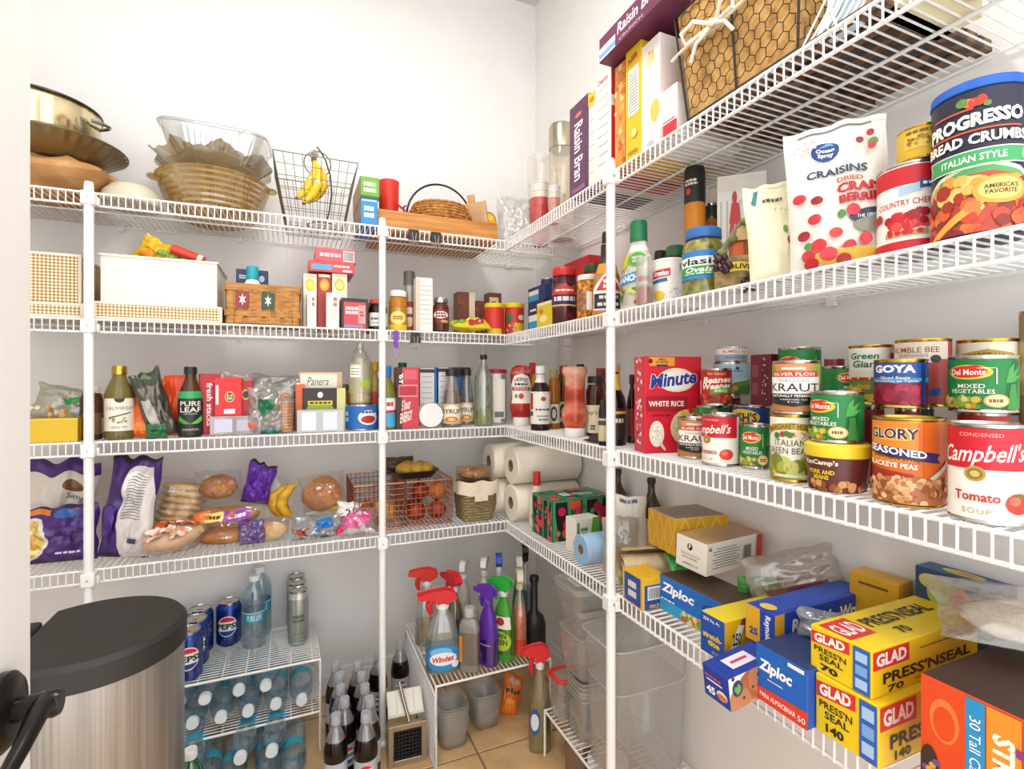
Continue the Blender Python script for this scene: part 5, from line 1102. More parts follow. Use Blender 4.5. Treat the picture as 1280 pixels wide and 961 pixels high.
# long wooden tray of boards
oak = ramp_mat('honey_wood', [(0.3, '#a8672c'), (0.55, '#c98a44'), (0.8, '#dba45c')], 'NOISE', 9, .5, (.5, 6, 9))
xa, xb = onB(471, .035)[0], onB(622, .035)[0]
t = thing('wooden_tray', 'long honey coloured wooden tray at the front of the top shelf', 'tray', ((xa + xb) / 2, YF + .035, Z1)); W = xb - xa
for nm, b_ in (('front_board', (-W/2, W/2, 0, .012, 0, .060)), ('back_board', (-W/2, W/2, .228, .24, 0, .060)), ('end_board', (-W/2, -W/2 + .012, .012, .228, 0, .06)), ('end_board', (W/2 - .012, W/2, .012, .228, 0, .06)), ('bottom_board', (-W/2 + .012, W/2 - .012, .012, .228, .001, .008))):
    g = G(); g.box(*b_, oak); g.build(nm, t, smooth=0, bevel=.0015)
# wicker basket with iron handle inside the tray
wick = ramp_mat('wicker', [(0.3, '#7a4a1c'), (0.55, '#b57a34'), (0.8, '#d8a45c')], 'NOISE', 70, .7, (1, 1, 2), .5)
x, y, R = pcyl('B', 505, 583, .085)
y = min(y, YW - R - .07)
t = thing('wicker_bread_basket', 'small woven basket with a black hoop handle', 'basket', (x, y, Z1 + .009))
for k in range(11):
    r0 = R * (.80 + .2 * sin(pi * min(1, k / 11 + .1))); z0 = .010 + k * .0098; nn = 44
    g = G(); g.tube([((r0 + .0022 * (1 if (i + k) % 2 else -1)) * cos(2*pi*i/nn), (r0 + .0022 * (1 if (i + k) % 2 else -1)) * sin(2*pi*i/nn) * .85, z0) for i in range(nn)], .0052, wick, 6, closed=True); g.build('woven_course', t)
g = G(); g.lathe([(0, .004), (R*.82, .004)], wick, 28, caps=False, sy=.85); g.build('basket_bottom', t)
bk_ = M('#23211f', .45, .5)
g = G(); g.tube([(-(R + .006) * cos(pi * k / 20), 0, .070 + .115 * sin(pi * k / 20)) for k in range(21)], .0032, bk_, 8)
g.build('hoop_handle', t)
for s_ in (-1, 1):
    g = G(); g.tube([(s_ * (R + .006), 0, .070), (s_ * (R + .016), -.006, .077), (s_ * (R + .018), -.008, .093), (s_ * (R + .010), -.008, .099)], .0026, bk_, 8); g.build('scroll_hook', t)
x, y = onB(593, .10)
t = thing('cutting_board', 'wooden cutting board leaning beside the woven basket', 'cutting board', (x + .012, y, Z1 + .012), (0, radians(-17), radians(38)))
g = G(); g.box(-.007, .007, -.05, .05, 0, .125, M('#cfa97a', .6, 0, .12, 30)); g.build('board', t, bevel=.003)
g = G(); g.box(-.006, .006, -.012, .012, .125, .150, M('#cfa97a', .6, 0, .12, 30)); g.build('board_handle', t, bevel=.003)
x, y = onB(611, .065)
t = thing('round_price_sign', 'small oval orange and green sign at the tray end', 'sign', (x, y, Z1 + .010))
g = G(); mt = Matrix.Rotation(pi/2, 4, 'X'); g.lathe([(.026, 0), (.026, .003)], '#2c4a24', 26, mt=Matrix.Translation((0, 0, .062)) @ mt, sy=1.25); g.build('sign_plate', t)
g = G(); art(g, [('e', .5, .5, .9, .92, '#e89a2c'), ('r', .5, .36, .8, .2, '#c8342c'), ('l', .5, .36, .6, .12, '#fff'), ('e', .5, .7, .5, .3, '#d8c83c')], lambda a, b, o: (-.026 + .052 * a, -.003 - o, .0295 + .065 * b)); g.build('sign_print', t)
g = G(); g.box(-.01, .01, -.001, .012, 0, .034, '#8a6a3c'); g.build('sign_foot', t)
bx = onB(645, .03)
bag((bx[0] + .012, bx[1] + .04, Z1), .125, .165, .07, 'clear_cup_bag', 'clear plastic bag of cups in the corner of the top shelf', film('#f3f3f1', .16, .12, .16, .6), seed=37, crumple=.2, kind='sack')
def binder_clip(px, side, z, label, col='#1f1d1c', w=.03):
    x, y = onB(px, -.006) if side == 'B' else onR(px, -.006)
    t = thing('binder_clip', label, 'clip', (x, y, z))
    g = G(); v = [(-w/2, -.009, -.030), (w/2, -.009, -.030), (w/2, .008, -.030), (-w/2, .008, -.030), (-w/2, -.0015, 0), (w/2, -.0015, 0), (w/2, .0015, 0), (-w/2, .0015, 0)]
    g.add(v, [(0, 1, 5, 4), (2, 3, 7, 6), (0, 3, 2, 1), (0, 4, 7, 3), (1, 2, 6, 5), (4, 5, 6, 7)], col); g.build('clip_body', t)
    for s_ in (-1, 1):
        g = G(); g.tube([(-.006, -.0095 * (s_ < 0) + .0085 * (s_ > 0), -.012), (-.003, -.012 * (s_ < 0) + .01 * (s_ > 0), -.035), (-.007, -.012 * (s_ < 0) + .01 * (s_ > 0), -.046), (.007, -.012 * (s_ < 0) + .01 * (s_ > 0), -.046), (.003, -.012 * (s_ < 0) + .01 * (s_ > 0), -.035), (.006, -.0095 * (s_ < 0) + .0085 * (s_ > 0), -.012)], .001, STEEL if col != '#1f1d1c' or True else col, 6); g.build('wire_lever', t)
binder_clip(517, 'B', Z1 - .002, 'black binder clip on the top shelf edge, left of two')
binder_clip(545, 'B', Z1 - .002, 'black binder clip on the top shelf edge, right of two')
binder_clip(519, 'B', Z2 - .006, 'black binder clip on the second shelf edge')
x, y = onB(495, -.008)
t = thing('bag_clip', 'purple plastic bag clip hanging on the second shelf edge', 'clip', (x, y, Z2 - .002))
g = G(); g.box(-.006, .006, -.004, .004, -.05, 0, '#7a3ab4'); g.build('clip_jaw', t, bevel=.002)
g = G(); g.tube([(-.005, -.002, -.045), (-.0055, -.002, -.075), (0, -.002, -.082), (.0055, -.002, -.075), (.005, -.002, -.045)], .0016, '#a88ac8', 6); g.build('clip_loop', t)

# ------------------------------------------------------------------ back wall, second shelf
def lattice_mat():
    if 'lattice' in MATS: return MATS['lattice']
    m = bpy.data.materials.new('ivory_lattice'); m.use_nodes = True; nt = m.node_tree; b = nt.nodes['Principled BSDF']
    tc = nt.nodes.new('ShaderNodeTexCoord'); mp = nt.nodes.new('ShaderNodeMapping'); mp.inputs['Rotation'].default_value = (0, pi / 4, 0)
    mp.inputs['Location'].default_value = (.0031, .5003, .0017)
    ck = nt.nodes.new('ShaderNodeTexChecker'); ck.inputs['Scale'].default_value = 190
    ck.inputs['Color1'].default_value = rgb('#f0e0c0'); ck.inputs['Color2'].default_value = rgb('#a8783c')
    nt.links.new(tc.outputs['Object'], mp.inputs[0]); nt.links.new(mp.outputs[0], ck.inputs['Vector']); nt.links.new(ck.outputs['Color'], b.inputs['Base Color'])
    b.inputs['Roughness'].default_value = .6
    bp = nt.nodes.new('ShaderNodeBump'); bp.inputs['Distance'].default_value = .002; bp.inputs['Strength'].default_value = .4
    nt.links.new(ck.outputs['Fac'], bp.inputs['Height']); nt.links.new(bp.outputs[0], b.inputs['Normal'])
    MATS['lattice'] = m
    return m
LAT = lattice_mat(); IV = M('#efe6d4', .5)
def crate(t, x0, x1, y0, y1, z0, z1, m, rim=True, nm='crate_wall'):
    for b_ in ((x0, x1, y0, y0 + .004), (x0, x1, y1 - .004, y1), (x0, x0 + .004, y0 + .004, y1 - .004), (x1 - .004, x1, y0 + .004, y1 - .004)):
        g = G(); g.box(b_[0], b_[1], b_[2], b_[3], z0, z1, m); g.build(nm, t, smooth=0)
    g = G(); g.box(x0 + .004, x1 - .004, y0 + .004, y1 - .004, z0, z0 + .004, m); g.build('crate_bottom', t, smooth=0)
    if rim:
        for z in (z0, z1):
            g = G(); g.tube([(x0, y0, z), (x1, y0, z), (x1, y1, z), (x0, y1, z)], .0035, IV, 6, closed=True); g.build('crate_rim', t)
        for a, b in ((x0, y0), (x1, y0), (x1, y1), (x0, y1)):
            g = G(); g.tube([(a, b, z0), (a, b, z1)], .0035, IV, 6); g.build('corner_post', t)
xr = onB(103, .012)[0]
h1 = hz(316, xr - .06, YF + .012) - Z2
t = thing('lattice_basket', 'ivory lattice storage basket behind the open door', 'basket', (xr - .10, YF + .016, Z2 + .004))
crate(t, -.10, .10, 0, .22, 0, .028, LAT); 
t = thing('lattice_basket', 'taller ivory lattice basket set in the low one at the left', 'basket', (xr - .10, YF + .016, Z2 + .0085))
crate(t, -.092, .092, .008, .21, .0, h1 - .008, LAT)
xa, xb = onB(117, .014)[0], onB(276, .014)[0]; xm = (xa + xb) / 2; W = xb - xa
h2 = hz(322, xm, YF + .014) - Z2
t = thing('lattice_tray', 'low ivory lattice tray under the smooth ivory bin', 'tray', (xm, YF + .016, Z2 + .004))
crate(t, -W/2, W/2, 0, .23, 0, .036, LAT)
t = thing('ivory_bin', 'smooth ivory storage bin with snack bags inside', 'bin', (xm, YF + .016, Z2 + .0085))
crate(t, -W/2 + .010, W/2 - .010, .010, .22, 0, h2 - .009, M('#ece5d8', .5), rim=False)
g = G(); g.tube([(-W/2 + .008, .008, h2 - .009), (W/2 - .008, .008, h2 - .009), (W/2 - .008, .222, h2 - .009), (-W/2 + .008, .222, h2 - .009)], .003, M('#f4eee2', .5), 6, closed=True); g.build('bin_lip', t)
x, y = onB(196, .10)
bag((x - .02, y, Z2 + .138), .095, .085, .035, 'yellow_snack_bag', 'yellow snack bag sticking out of the ivory bin', '#e2b41c', rot=(radians(12), radians(32), 0), seed=41, crumple=.3, arts=[('e', .4, .4, .5, .4, '#e88a1c'), ('p', [(.5, .6), (1, .75), (1, .95), (.5, .8)], '#8aa83c')], sealc='#d8c83c')
x, y = onB(238, .075)
t = thing('red_chip_tube', 'red cracker sleeve leaning out of the ivory bin', 'tube', (x - .042, y, Z2 + .196), (0, radians(110), 0))
g = G(); g.lathe([(.010, 0), (.0125, .002), (.0125, .075), (.010, .078)], '#d8402c', 20); g.build('sleeve', t)
g = G(); g.lathe([(.0128, .062), (.0128, .074)], '#f0d8c8', 20, caps=False); g.build('sleeve_band', t)
# splint basket
spl = ramp_mat('oak_splint', [(0.3, '#8f5c24'), (0.55, '#b9803c'), (0.8, '#d3a05c')], 'NOISE', 30, .6, (1, 1, 5), .2)
xa, xb = onB(282, .012)[0], onB(375, .012)[0]; xm = (xa + xb) / 2; W = xb - xa; hb = hz(357, xm, YF + .012) - Z2
t = thing('splint_basket', 'woven oak splint basket with red and green star patches', 'basket', (xm, YF + .014, Z2 + .003))
D_ = .15
for k, (z0, z1) in enumerate(((0, .018), (.019, .036), (.037, hb - .02), (hb - .019, hb))):
    n = 9
    for side in range(4):
        L = W if side in (0, 2) else D_
        for i in range(n if k in (0, 1) else 1):
            w0 = L / n if k in (0, 1) else L
            q0 = -L/2 + i * w0; off = .0035 * ((i + k) % 2) if k in (0, 1) else (.004 if k == 3 else 0)
            g = G()
            if side == 0: g.box(q0, q0 + w0, -off, .003 - off, z0, z1, spl)
            elif side == 2: g.box(q0, q0 + w0, D_ - .003 + off, D_ + off, z0, z1, spl)
            elif side == 1: g.box(W/2 - .003 + off, W/2 + off, D_/2 + q0, D_/2 + q0 + w0, z0, z1, spl)
            else: g.box(-W/2 - off, -W/2 + .003 - off, D_/2 + q0, D_/2 + q0 + w0, z0, z1, spl)
            g.build('splint', t, smooth=0, bevel=.001)
for i in range(8):
    q = -W/2 + .012 + i * (W - .024) / 7
    g = G(); g.box(q - .006, q + .006, -.0025, .0, .0, hb - .005, spl); g.build('upright_splint', t, smooth=0)
for q, c_ in ((-W * .28, '#8f2c34'), (W * .06, '#2c4a34')):
    g = G(); g.box(q - .015, q + .015, -.0065, -.003, .041, hb - .022, c_); o = g.build('star_patch', t, smooth=0)
    g = G(); hh_ = (hb - .063); art(g, [('p', [(.5 + .32 * (1 if k % 2 else .4) * cos(pi * k / 6), .5 + .4 * (1 if k % 2 else .4) * sin(pi * k / 6)) for k in range(12)], '#e8e2d6')], lambda a, b, o: (q - .015 + .03 * a, -.0065 - o, .041 + hh_ * b)); g.build('star', o)
g = G(); g.box(-W/2 + .004, W/2 - .004, .004, D_ - .004, .002, .006, spl); g.build('basket_bottom', t, smooth=0)
box('B', 295, 335, 337, .10, Z2 + .010, .03, 'medicine_carton', 'navy carton with a white heart standing in the splint basket', '#26375c', [('l', .25, .86, .3, .08, '#e8eaf0'), ('e', .80, .84, .18, .12, '#c8d4e8'), ('r', .3, .72, .4, .03, '#8a98b8')], cat='carton')
bottle('B', 303, 328, 331, .045, Z2 + .010, 'lotion_bottle', 'white bottle with teal cap in the splint basket', [(.95, 0), (1, .02), (1, .62), (.7, .74), (.5, .78)], '#eef0f0', cap=(.76, 1.0, .62, '#1fa0b4'))
bag((onB(352, .08)[0], YF + .08, Z2 + .012), .075, .085, .05, 'tissue_wad', 'white tissue in the right half of the splint basket', '#eae8e4', seed=45, crumple=.25, kind='sack')
# tea and juice cartons
xs = [(379, 396), (397, 414), (415, 434)]
lbs = ['drink carton with yellow fruit, left of three behind white cartons', 'drink carton with an orange slice, middle of three', 'drink carton with green fruit, right of three']
zz = 0
for k, (a, b) in enumerate(xs):
    s_ = box('B', a, b, 342, .075, 2, .16, 'drink_mix_carton', lbs[k], ['#e9e0c8', '#a8342c', '#ece4d0'][k], [('e', .5, .80, .7, .22, ['#d8c23c', '#e8942c', '#c8c24c'][k]), ('e', .5, .80, .45, .14, ['#e8d86a', '#f0b44c', '#dcd87a'][k]), ('r', .5, .96, .8, .05, '#d8cfb8')], left=[('r', .5, .5, 1, 1, '#b8aa8c')], cat='carton'); zz = max(zz, s_.top)
for a, b, lb in ((384, 395, 'slim white carton in front of the yellow fruit carton'), (408, 424, 'white carton with a red name in front of the orange slice carton')):
    box('B', a, b, 366, .03, 2, .04, 'white_slim_carton', lb, '#f0ece2', [('l', .7, .75, .3, .3, '#b83c3c'), ('r', .4, .4, .5, .3, '#dcd6c8')], cat='carton')
c = box('B', 386, 443, 327, .07, zz + .001, .14, 'candy_carton', 'red and white candy carton lying on the drink cartons', '#d8504c', [('r', .28, .45, .45, .5, '#5fb0d8'), ('l', .72, .6, .36, .3, '#fbe6e0'), ('r', .84, .2, .2, .2, '#cfe0ea')], cat='carton')
box('B', 394, 445, 311, .08, c.top + .001, .12, 'pink_candy_carton', 'pink carton with a bar code on the top of the pile', '#d8606c', [('r', .82, .5, .28, .8, '#ece6e0')] + [('r', .71 + .018 * k, .5, .008, .66, '#4a4a4a') for k in range(13)] + [('l', .36, .5, .5, .4, '#f6dcdc')], cat='carton')
x, y = onB(452, .10)
bag((x, y, Z2), .055, .092, .04, 'brown_snack_pouch', 'brown and red snack pouch behind the red drink pack', '#6a3a30', rot=(0, radians(14), 0), seed=47, crumple=.2, arts=[('p', [(.2, .3), (.8, .4), (.7, .7), (.3, .6)], '#a8503c')])
box('B', 427, 460, 373, .012, 2, .07, 'energy_drink_pack', 'red and black six pack of small drinks left of the jars', '#c8484c', [('r', .5, .94, 1, .12, '#2a2224'), ('r', .04, .5, .08, 1, '#2a2224'), ('r', .96, .5, .08, 1, '#2a2224'), ('l', .40, .60, .5, .28, '#fbe8e2'), ('r', .76, .48, .28, .6, '#e09a98'), ('l', .76, .5, .16, .2, '#a82c34'), ('r', .45, .08, .7, .1, '#8a8aa8')], cat='pack', sides='#3a2626')
def jar(a, b, yt, d, label, body, lid, lab=None, arts=(), name='jam_jar', z=2, prof='jar', lidr=.9):
    return bottle('B', a, b, yt, d, z, name, label, prof, body, cap=(.85, 1.0, lidr, lid), capn='lid', lab=lab, arts=arts, cat='jar')
jar(461, 484, 373, .012, 'dark jam jar with white label beside the pole', M('#1f1416', .12), '#c8503c', (.12, .55, '#eae6de'), [('l', .5, .55, .6, .2, '#3a3a44'), ('r', .5, .25, .5, .06, '#8a8890')])
jar(486, 509, 362, .014, 'yellow honey jar with white cap right of the pole', M('#b8751c', .12), '#f0ece4', (.02, .56, film('#e0b42c', .9)), [('r', .5, .12, 1.1, .26, '#e8c22c'), ('e', .5, .55, .7, .6, '#f0d87a'), ('l', .5, .55, .4, .2, '#8a5a1c')], 'honey_jar')
bottle('B', 504, 519, 338, .05, 2, 'pepper_grinder', 'tall clear spice grinder with grey top', [(.95, 0), (1, .02), (1, .5), (.85, .56), (.85, .78)], film('#d8d0c4', .5, .08, .12), cap=(.78, 1, .95, '#5a5650'), lab=(.04, .5, '#7c241c'), arts=[('l', .5, .5, .4, .7, '#d8c8b8'), ('e', .5, .2, .4, .2, '#c8a07a')], fill=('#6a5a4a', .7))
jar(513, 527, 395, .045, 'small amber jar between the grinder and the white carton', M('#a8601c', .15), '#c8a05c', name='spice_jar')
box('B', 520, 541, 347, .016, 2, .035, 'recipe_carton', 'tall white carton with fine lines beside the salsa jar', '#ece8e0', stripes(9, '#8a9098', .55, .7) + [('r', .12, .5, .2, .96, '#d8c8b4')], cat='carton')
jar(541, 561, 371, .012, 'brown fudge jar with silver lid', M('#5a2c1c', .12), STEEL, (.25, .66, '#7a2c24'), [('e', .5, .6, .8, .5, '#f0e4d8'), ('l', .5, .6, .5, .4, '#7a1c24'), ('e', .7, .15, .4, .2, '#c8a46c')], 'fudge_jar')
for a, b, yt, d, lb, arts in ((572, 594, 365, .16, 'brown chocolate carton with a cream edge, left of the group', [('r', .82, .5, .34, 1, '#e2d6bc'), ('s', 8, .35, .5, .5, .8, .2, ['#5a3020', '#8a4c30'])]), (595, 611, 376, .17, 'reddish brown chocolate carton in the middle of the group', [('s', 12, .5, .5, .9, .9, .2, ['#a85c3c', '#5a2a1c'])]), (611, 627, 366, .16, 'brown and cream pointed carton, right of the group', [('r', .4, .7, .7, .4, '#e2d6bc'), ('r', .4, .76, .3, .1, '#3a2a20')])):
    box('B', a, b, yt, d, 2, .05, 'chocolate_carton', lb, '#7c4430', arts, cat='carton')
for a, b, lb, arts in ((606, 630, 'red peanut tin with a yellow lid, left one', [('r', .5, .12, .6, .2, '#e8c22c')]), (631, 655, 'red peanut tin with a yellow lid, right one', [('r', .75, .25, .5, .4, '#e2c22c'), ('e', .3, .65, .3, .3, '#2f7a3c'), ('s', 14, .35, .25, .4, .3, .1, ['#d8a87a', '#b87c4c']), ('e', .8, .65, .3, .2, '#f0e0d0')])):
    bottle('B', a, b, 378, .05, 2, 'peanut_tin', lb, 'drum', '#cf3228', cap=(.86, 1, 1.04, '#eacb24'), capn='lid', cat='tin', lab=(.03, .85, '#d0342a'), arts=arts)
x, y = onB(594, .005)
bag((x, y + .010, Z2 + .018), .13, .06, .03, 'tortilla_chip_bag', 'crumpled yellow and green chip bag before the peanut tins', '#d8c62c', rot=(radians(-68), 0, radians(4)), seed=52, crumple=.4, arts=[('e', .2, .5, .35, .6, '#6aa03c'), ('p', [(.4, .1), (.8, .2), (.8, .5), (.4, .4)], '#b83030'), ('p', [(.7, .6), (1, .7), (1, .95), (.7, .9)], '#f0e27a')])

# ------------------------------------------------------------------ right wall, third shelf: sauces near the corner
glass = lambda c, a=.5: film(c, a, .05, .14)
b_ = bottle('R', 637, 666, 456, .012, 3, 'ketchup_bottle', 'red ketchup squeeze bottle standing on its white cap in the corner', [(.55, .12), (.8, .16), (1, .30), (.88, .42), (.82, .50), (.90, .72), (.96, .86), (.80, .96), (.4, 1.0)], ramp_mat('ketchup_in_bottle', [(0.40, '#a8201c'), (0.55, '#b83428'), (0.7, '#d8a890')], 'NOISE', 14, .15), cap=(0, .14, .70, '#eeeae4'), lab=(.36, .86, film('#a8201c', .05)), flat=.65,
  arts=[('p', [(.1, .02), (.9, .02), (.96, .6), (.75, .92), (.5, 1.0), (.25, .92), (.04, .6)], '#f2ece0'), ('t', 'HEINZ', .5, .82, .5, .12, '#2a2220', {'b': .02, 'arc': .06}), ('r', .5, .50, .8, .12, '#a8342c'), ('l', .5, .65, .5, .1, '#3a2a24'), ('t', 'KETCHUP', .5, .5, .56, .08, '#f6e8dc', {'b': .02}), ('e', .5, .26, .2, .18, '#c8342c'), ('e', .3, .26, .1, .14, '#5a7a3c')])
bottle('R', 658, 673, 453, .09, 3, 'mustard_bottle', 'yellow sauce bottle with red cap behind the ketchup', 'sauce', '#d8a42c', cap=(.82, 1, .55, '#c8242c'))
bottle('R', 663, 688, 457, .012, 3, 'steak_sauce_bottle', 'dark sauce bottle with white cap and white label', [(.95, 0), (1, .02), (1, .58), (.9, .66), (.5, .76), (.42, .80), (.42, .90)], M('#241410', .1), cap=(.88, 1, .48, '#f0ede6'), lab=(.10, .60, '#ece7dc'), labs=[(.74, .87, '#e6e0d6')], arts=[('r', .12, .7, .16, .5, '#b8302c'), ('r', .1, .32, .2, .14, '#24407c'), ('e', .62, .78, .2, .14, '#b8463c'), ('l', .62, .45, .6, .08, '#3a4a6c'), ('r', .62, .25, .5, .03, '#7a8aa8'), ('l', .62, .14, .36, .06, '#3a4a6c')])
bottle('R', 685, 700, 462, .075, 3, 'honey_mustard_jar', 'amber jar with gold cap behind the white labelled bottle', 'jar', M('#a8661c', .12), cap=(.88, 1, .75, '#b8a05c'), capn='lid', cat='jar', lab=(.1, .42, '#ebe6d8'), arts=[('e', .5, .5, .4, .8, '#3a2418'), ('e', .5, .5, .26, .5, '#d8cfb8')])
bottle('R', 697, 712, 457, .12, 3, 'red_cap_jar', 'brown jar with dark red cap next to the amber jar', 'jar', M('#6a3c1c', .12), cap=(.86, 1, .7, '#a8242c'), capn='lid', cat='jar', lab=(.1, .42, '#ebe6d8'), arts=[('e', .5, .5, .5, .8, '#3a2418'), ('e', .5, .5, .3, .5, '#d8cfb8')])
bottle('R', 702, 735, 458, .012, 3, 'glaze_squeeze_bottle', 'half empty squeeze bottle of red sauce standing on a white cap', [(.62, .10), (.75, .13), (1, .24), (.98, .34), (.80, .44), (.76, .62), (.80, .86), (.98, .93), (.90, 1.0)], ramp_mat('smeared_sauce', [(0.30, '#6a1c14'), (0.45, '#c8482c'), (0.62, '#e2b49c')], 'NOISE', 7, .12, (1, 1, 2)), cap=(0, .12, .78, '#efece6'), flat=.7)
bottle('R', 720, 731, 455, .14, 3, 'dark_sauce_bottle', 'dark bottle top showing behind the squeeze bottle', 'sauce', M('#3a2018', .12), cap=(.86, 1, .9, '#1f1a18'))
bottle('R', 732, 757, 470, .075, 3, 'barbecue_sauce_jar', 'brown barbecue jar with cream label left of the pole', 'jar', M('#46200f', .1), cap=(.88, 1, .8, '#2c2420'), capn='lid', cat='jar', lab=(.06, .52, '#e6dcc2'), arts=[('t', "Ray's", .32, .72, .5, .2, '#3a3428', {'s': .2}), ('l', .4, .2, .2, .2, '#3a3428')])
bottle('R', 744, 758, 460, .13, 3, 'red_pepper_bottle', 'dark red bottle with a pink streak behind the barbecue jar', 'jar', M('#7a1c1c', .15), cap=(.84, 1, .85, '#8a2420'), cat='bottle')
bottle('R', 753, 783, 455, .014, 3, 'soy_sauce_bottle', 'black soy sauce bottle with yellow neck band behind the pole', [(.95, 0), (1, .02), (1, .50), (.85, .60), (.5, .70), (.44, .76), (.42, .9)], M('#151010', .1), cap=(.9, 1, .46, '#a8925c'), lab=(.08, .46, '#2a2220'), labs=[(.68, .88, '#d8b23c')], arts=[('r', .5, .86, 1.1, .08, '#d8b23c'), ('r', .25, .4, .3, .6, '#5a1c1c'), ('l', .5, .6, .6, .2, '#e0d8c0')])
bottle('R', 748, 760, 500, .0, 3, 'small_dark_bottle', 'short dark bottle with yellow label low behind the pole', 'jar', M('#1c1612', .12), cap=(.86, 1, .7, '#2a2420'), lab=(.1, .6, '#cfc39a'), arts=[('r', .5, .8, 1.1, .2, '#3a4a3a')])
bottle('R', 783, 797, 468, .085, 3, 'teriyaki_bottle', 'dark bottle between the soy sauce and the rice box', 'sauce', M('#1f1310', .12), cap=(.86, 1, .5, '#241c1a'), lab=(.1, .5, '#8a3a24'))
x, y = onR(728, .012)
bag((x - .004, y - .055, Z3 + .004), .075, .04, .01, 'black_cloth', 'crumpled black cloth on the shelf edge before the sauces', '#262422', rot=(radians(-80), 0, -pi/2 + .2), seed=61, crumple=.5)

# ------------------------------------------------------------------ back wall, third shelf
box('B', 20, 97, 523, .008, 3, .12, 'yellow_tin_box', 'yellow flat box at the left end of the third shelf', '#dcb41c', [('r', .5, .96, 1, .06, '#e8c84a')], topc='#a8842c', cat='box')
x, y = onB(74, .05)
bag((x, y, Z3 + .048), .13, .085, .045, 'mixed_zip_bag', 'clear zip bag with a green seal lying on the yellow box', film('#c9c8b4', .5, .15, .12, .5), rot=(radians(-25), radians(12), 0), seed=62, crumple=.3, arts=[('p', [(.45, .5), (.9, .85), (.98, .75), (.55, .38)], '#2f9a4c'), ('p', [(.75, .15), (1, .2), (.98, .45), (.8, .4)], '#2f7ab8'), ('s', 14, .35, .15, .6, .2, .07, ['#d8b43c', '#e2d6b0', '#b8742c'])])
bottle('B', 99, 130, 482, .03, 3, 'tea_jar', 'brown glass jar with pale lid behind the left pole', 'jar', M('#4a2c18', .12), cap=(.9, 1, .72, '#cfc8b8'), capn='lid', cat='jar', lab=(.1, .5, '#6a4a30'), arts=[('r', .92, .4, .14, .7, '#e8e0d0')])
bottle('B', 130, 168, 457, .012, 3, 'cooking_oil_bottle', 'olive oil bottle with gold cap and cream label', [(.95, 0), (1, .02), (1, .60), (.92, .68), (.60, .80), (.48, .86), (.48, .9)], M('#6d6230', .1), cap=(.885, 1, .52, GOLDTIN), lab=(.12, .56, '#ebe4d2'), arts=[('e', .5, .98, .26, .22, '#23281c'), ('t', 'CALIVIRGIN', .5, .70, .76, .1, '#5a5440', {'sp': 1.1}), ('s', 14, .5, .36, .5, .2, .08, ['#a8a070', '#7a7448', '#c2b888']), ('p', [(.3, .45), (.8, .58), (.8, .55), (.3, .4)], '#6a6440'), ('t', 'Olive Oil', .5, .12, .4, .07, '#5a5440', {'s': .3})])
x, y = onB(179, .06)
bag((x, y, Z3), .075, .15, .04, 'orange_candy_bag', 'orange candy bag between the oil and tea bottles', '#e2641c', rot=(0, radians(4), 0), seed=64, crumple=.15, kind='stand', arts=[('t', "Reese's", .7, .45, .3, .5, '#f0c22c', {'r': 90, 'b': .03}), ('e', .4, .85, .5, .1, '#6a7a2c'), ('p', [(.1, .1), (.9, .15), (.9, .3), (.1, .22)], '#f0842c')], cat='bag')
x, y = onB(203, .04)
bag((x + .006, y, Z3 + .003), .065, .168, .03, 'foil_snack_bag', 'dark silver foil bag leaning left of the iced tea', M('#6a645c', .25, .7), rot=(0, radians(-16), radians(12)), seed=65, crumple=.22, arts=[('r', .5, .9, .9, .2, '#2c3428'), ('p', [(.2, .1), (.5, .1), (.4, .6), (.1, .6)], '#b8b4ac'), ('e', .5, .92, .4, .06, '#5a6a3c')])
x, y = onB(222, .09)
bag((x, y, Z3), .06, .155, .03, 'red_orange_bag', 'bright orange red bag behind the iced tea', '#e04a1c', seed=66, crumple=.12)
x, y = onB(196, .012)
bag((x, y, Z3), .045, .035, .02, 'green_wrapper', 'small dark green wrapper at the edge before the foil bag', '#2c6a44', seed=67, crumple=.4)
bottle('B', 222, 254, 458, .008, 3, 'iced_tea_bottle', 'brown iced tea bottle with black cap and black label', [(.93, 0), (1, .03), (1, .52), (.86, .66), (.52, .80), (.46, .84), (.46, .9)], M('#4a2a14', .08), cap=(.90, 1, .52, '#1c1a1a'), lab=(.03, .56, '#1c1e1c'), labs=[(.55, .65, '#2fa05c')], arts=[('t', 'PURE', .5, .84, .66, .13, '#ece8da', {'b': .01}), ('t', 'LEAF', .5, .68, .66, .13, '#ece8da', {'b': .01}), ('t', 'NO SUGAR', .5, .57, .4, .04, '#d8d4c4'), ('p', [(.5, .30), (.14, .52), (.08, .40), (.3, .30)], '#3f9a3c'), ('p', [(.5, .30), (.86, .52), (.92, .40), (.7, .30)], '#5fb44c'), ('t', 'UNSWEETENED', .5, .15, .5, .05, '#d8d4c4')])
c = box('B', 262, 318, 520, .03, 3, .10, 'clear_berry_tub', 'clear plastic box under the red cracker packs', film('#e2e2e2', .45, .1, .14), [('r', .3, .5, .4, .7, '#c9c4d8'), ('r', .75, .5, .3, .6, '#b8b4c4')], cat='container')
box('B', 247, 272, 467, .055, 3, .05, 'cracker_box', 'tall red cracker carton with white side letters', '#b81c2c', [('t', 'fresh stacks', .5, .5, .3, .7, '#f4dcd8', {'r': -90, 'b': .02})], cat='carton', rot=10)
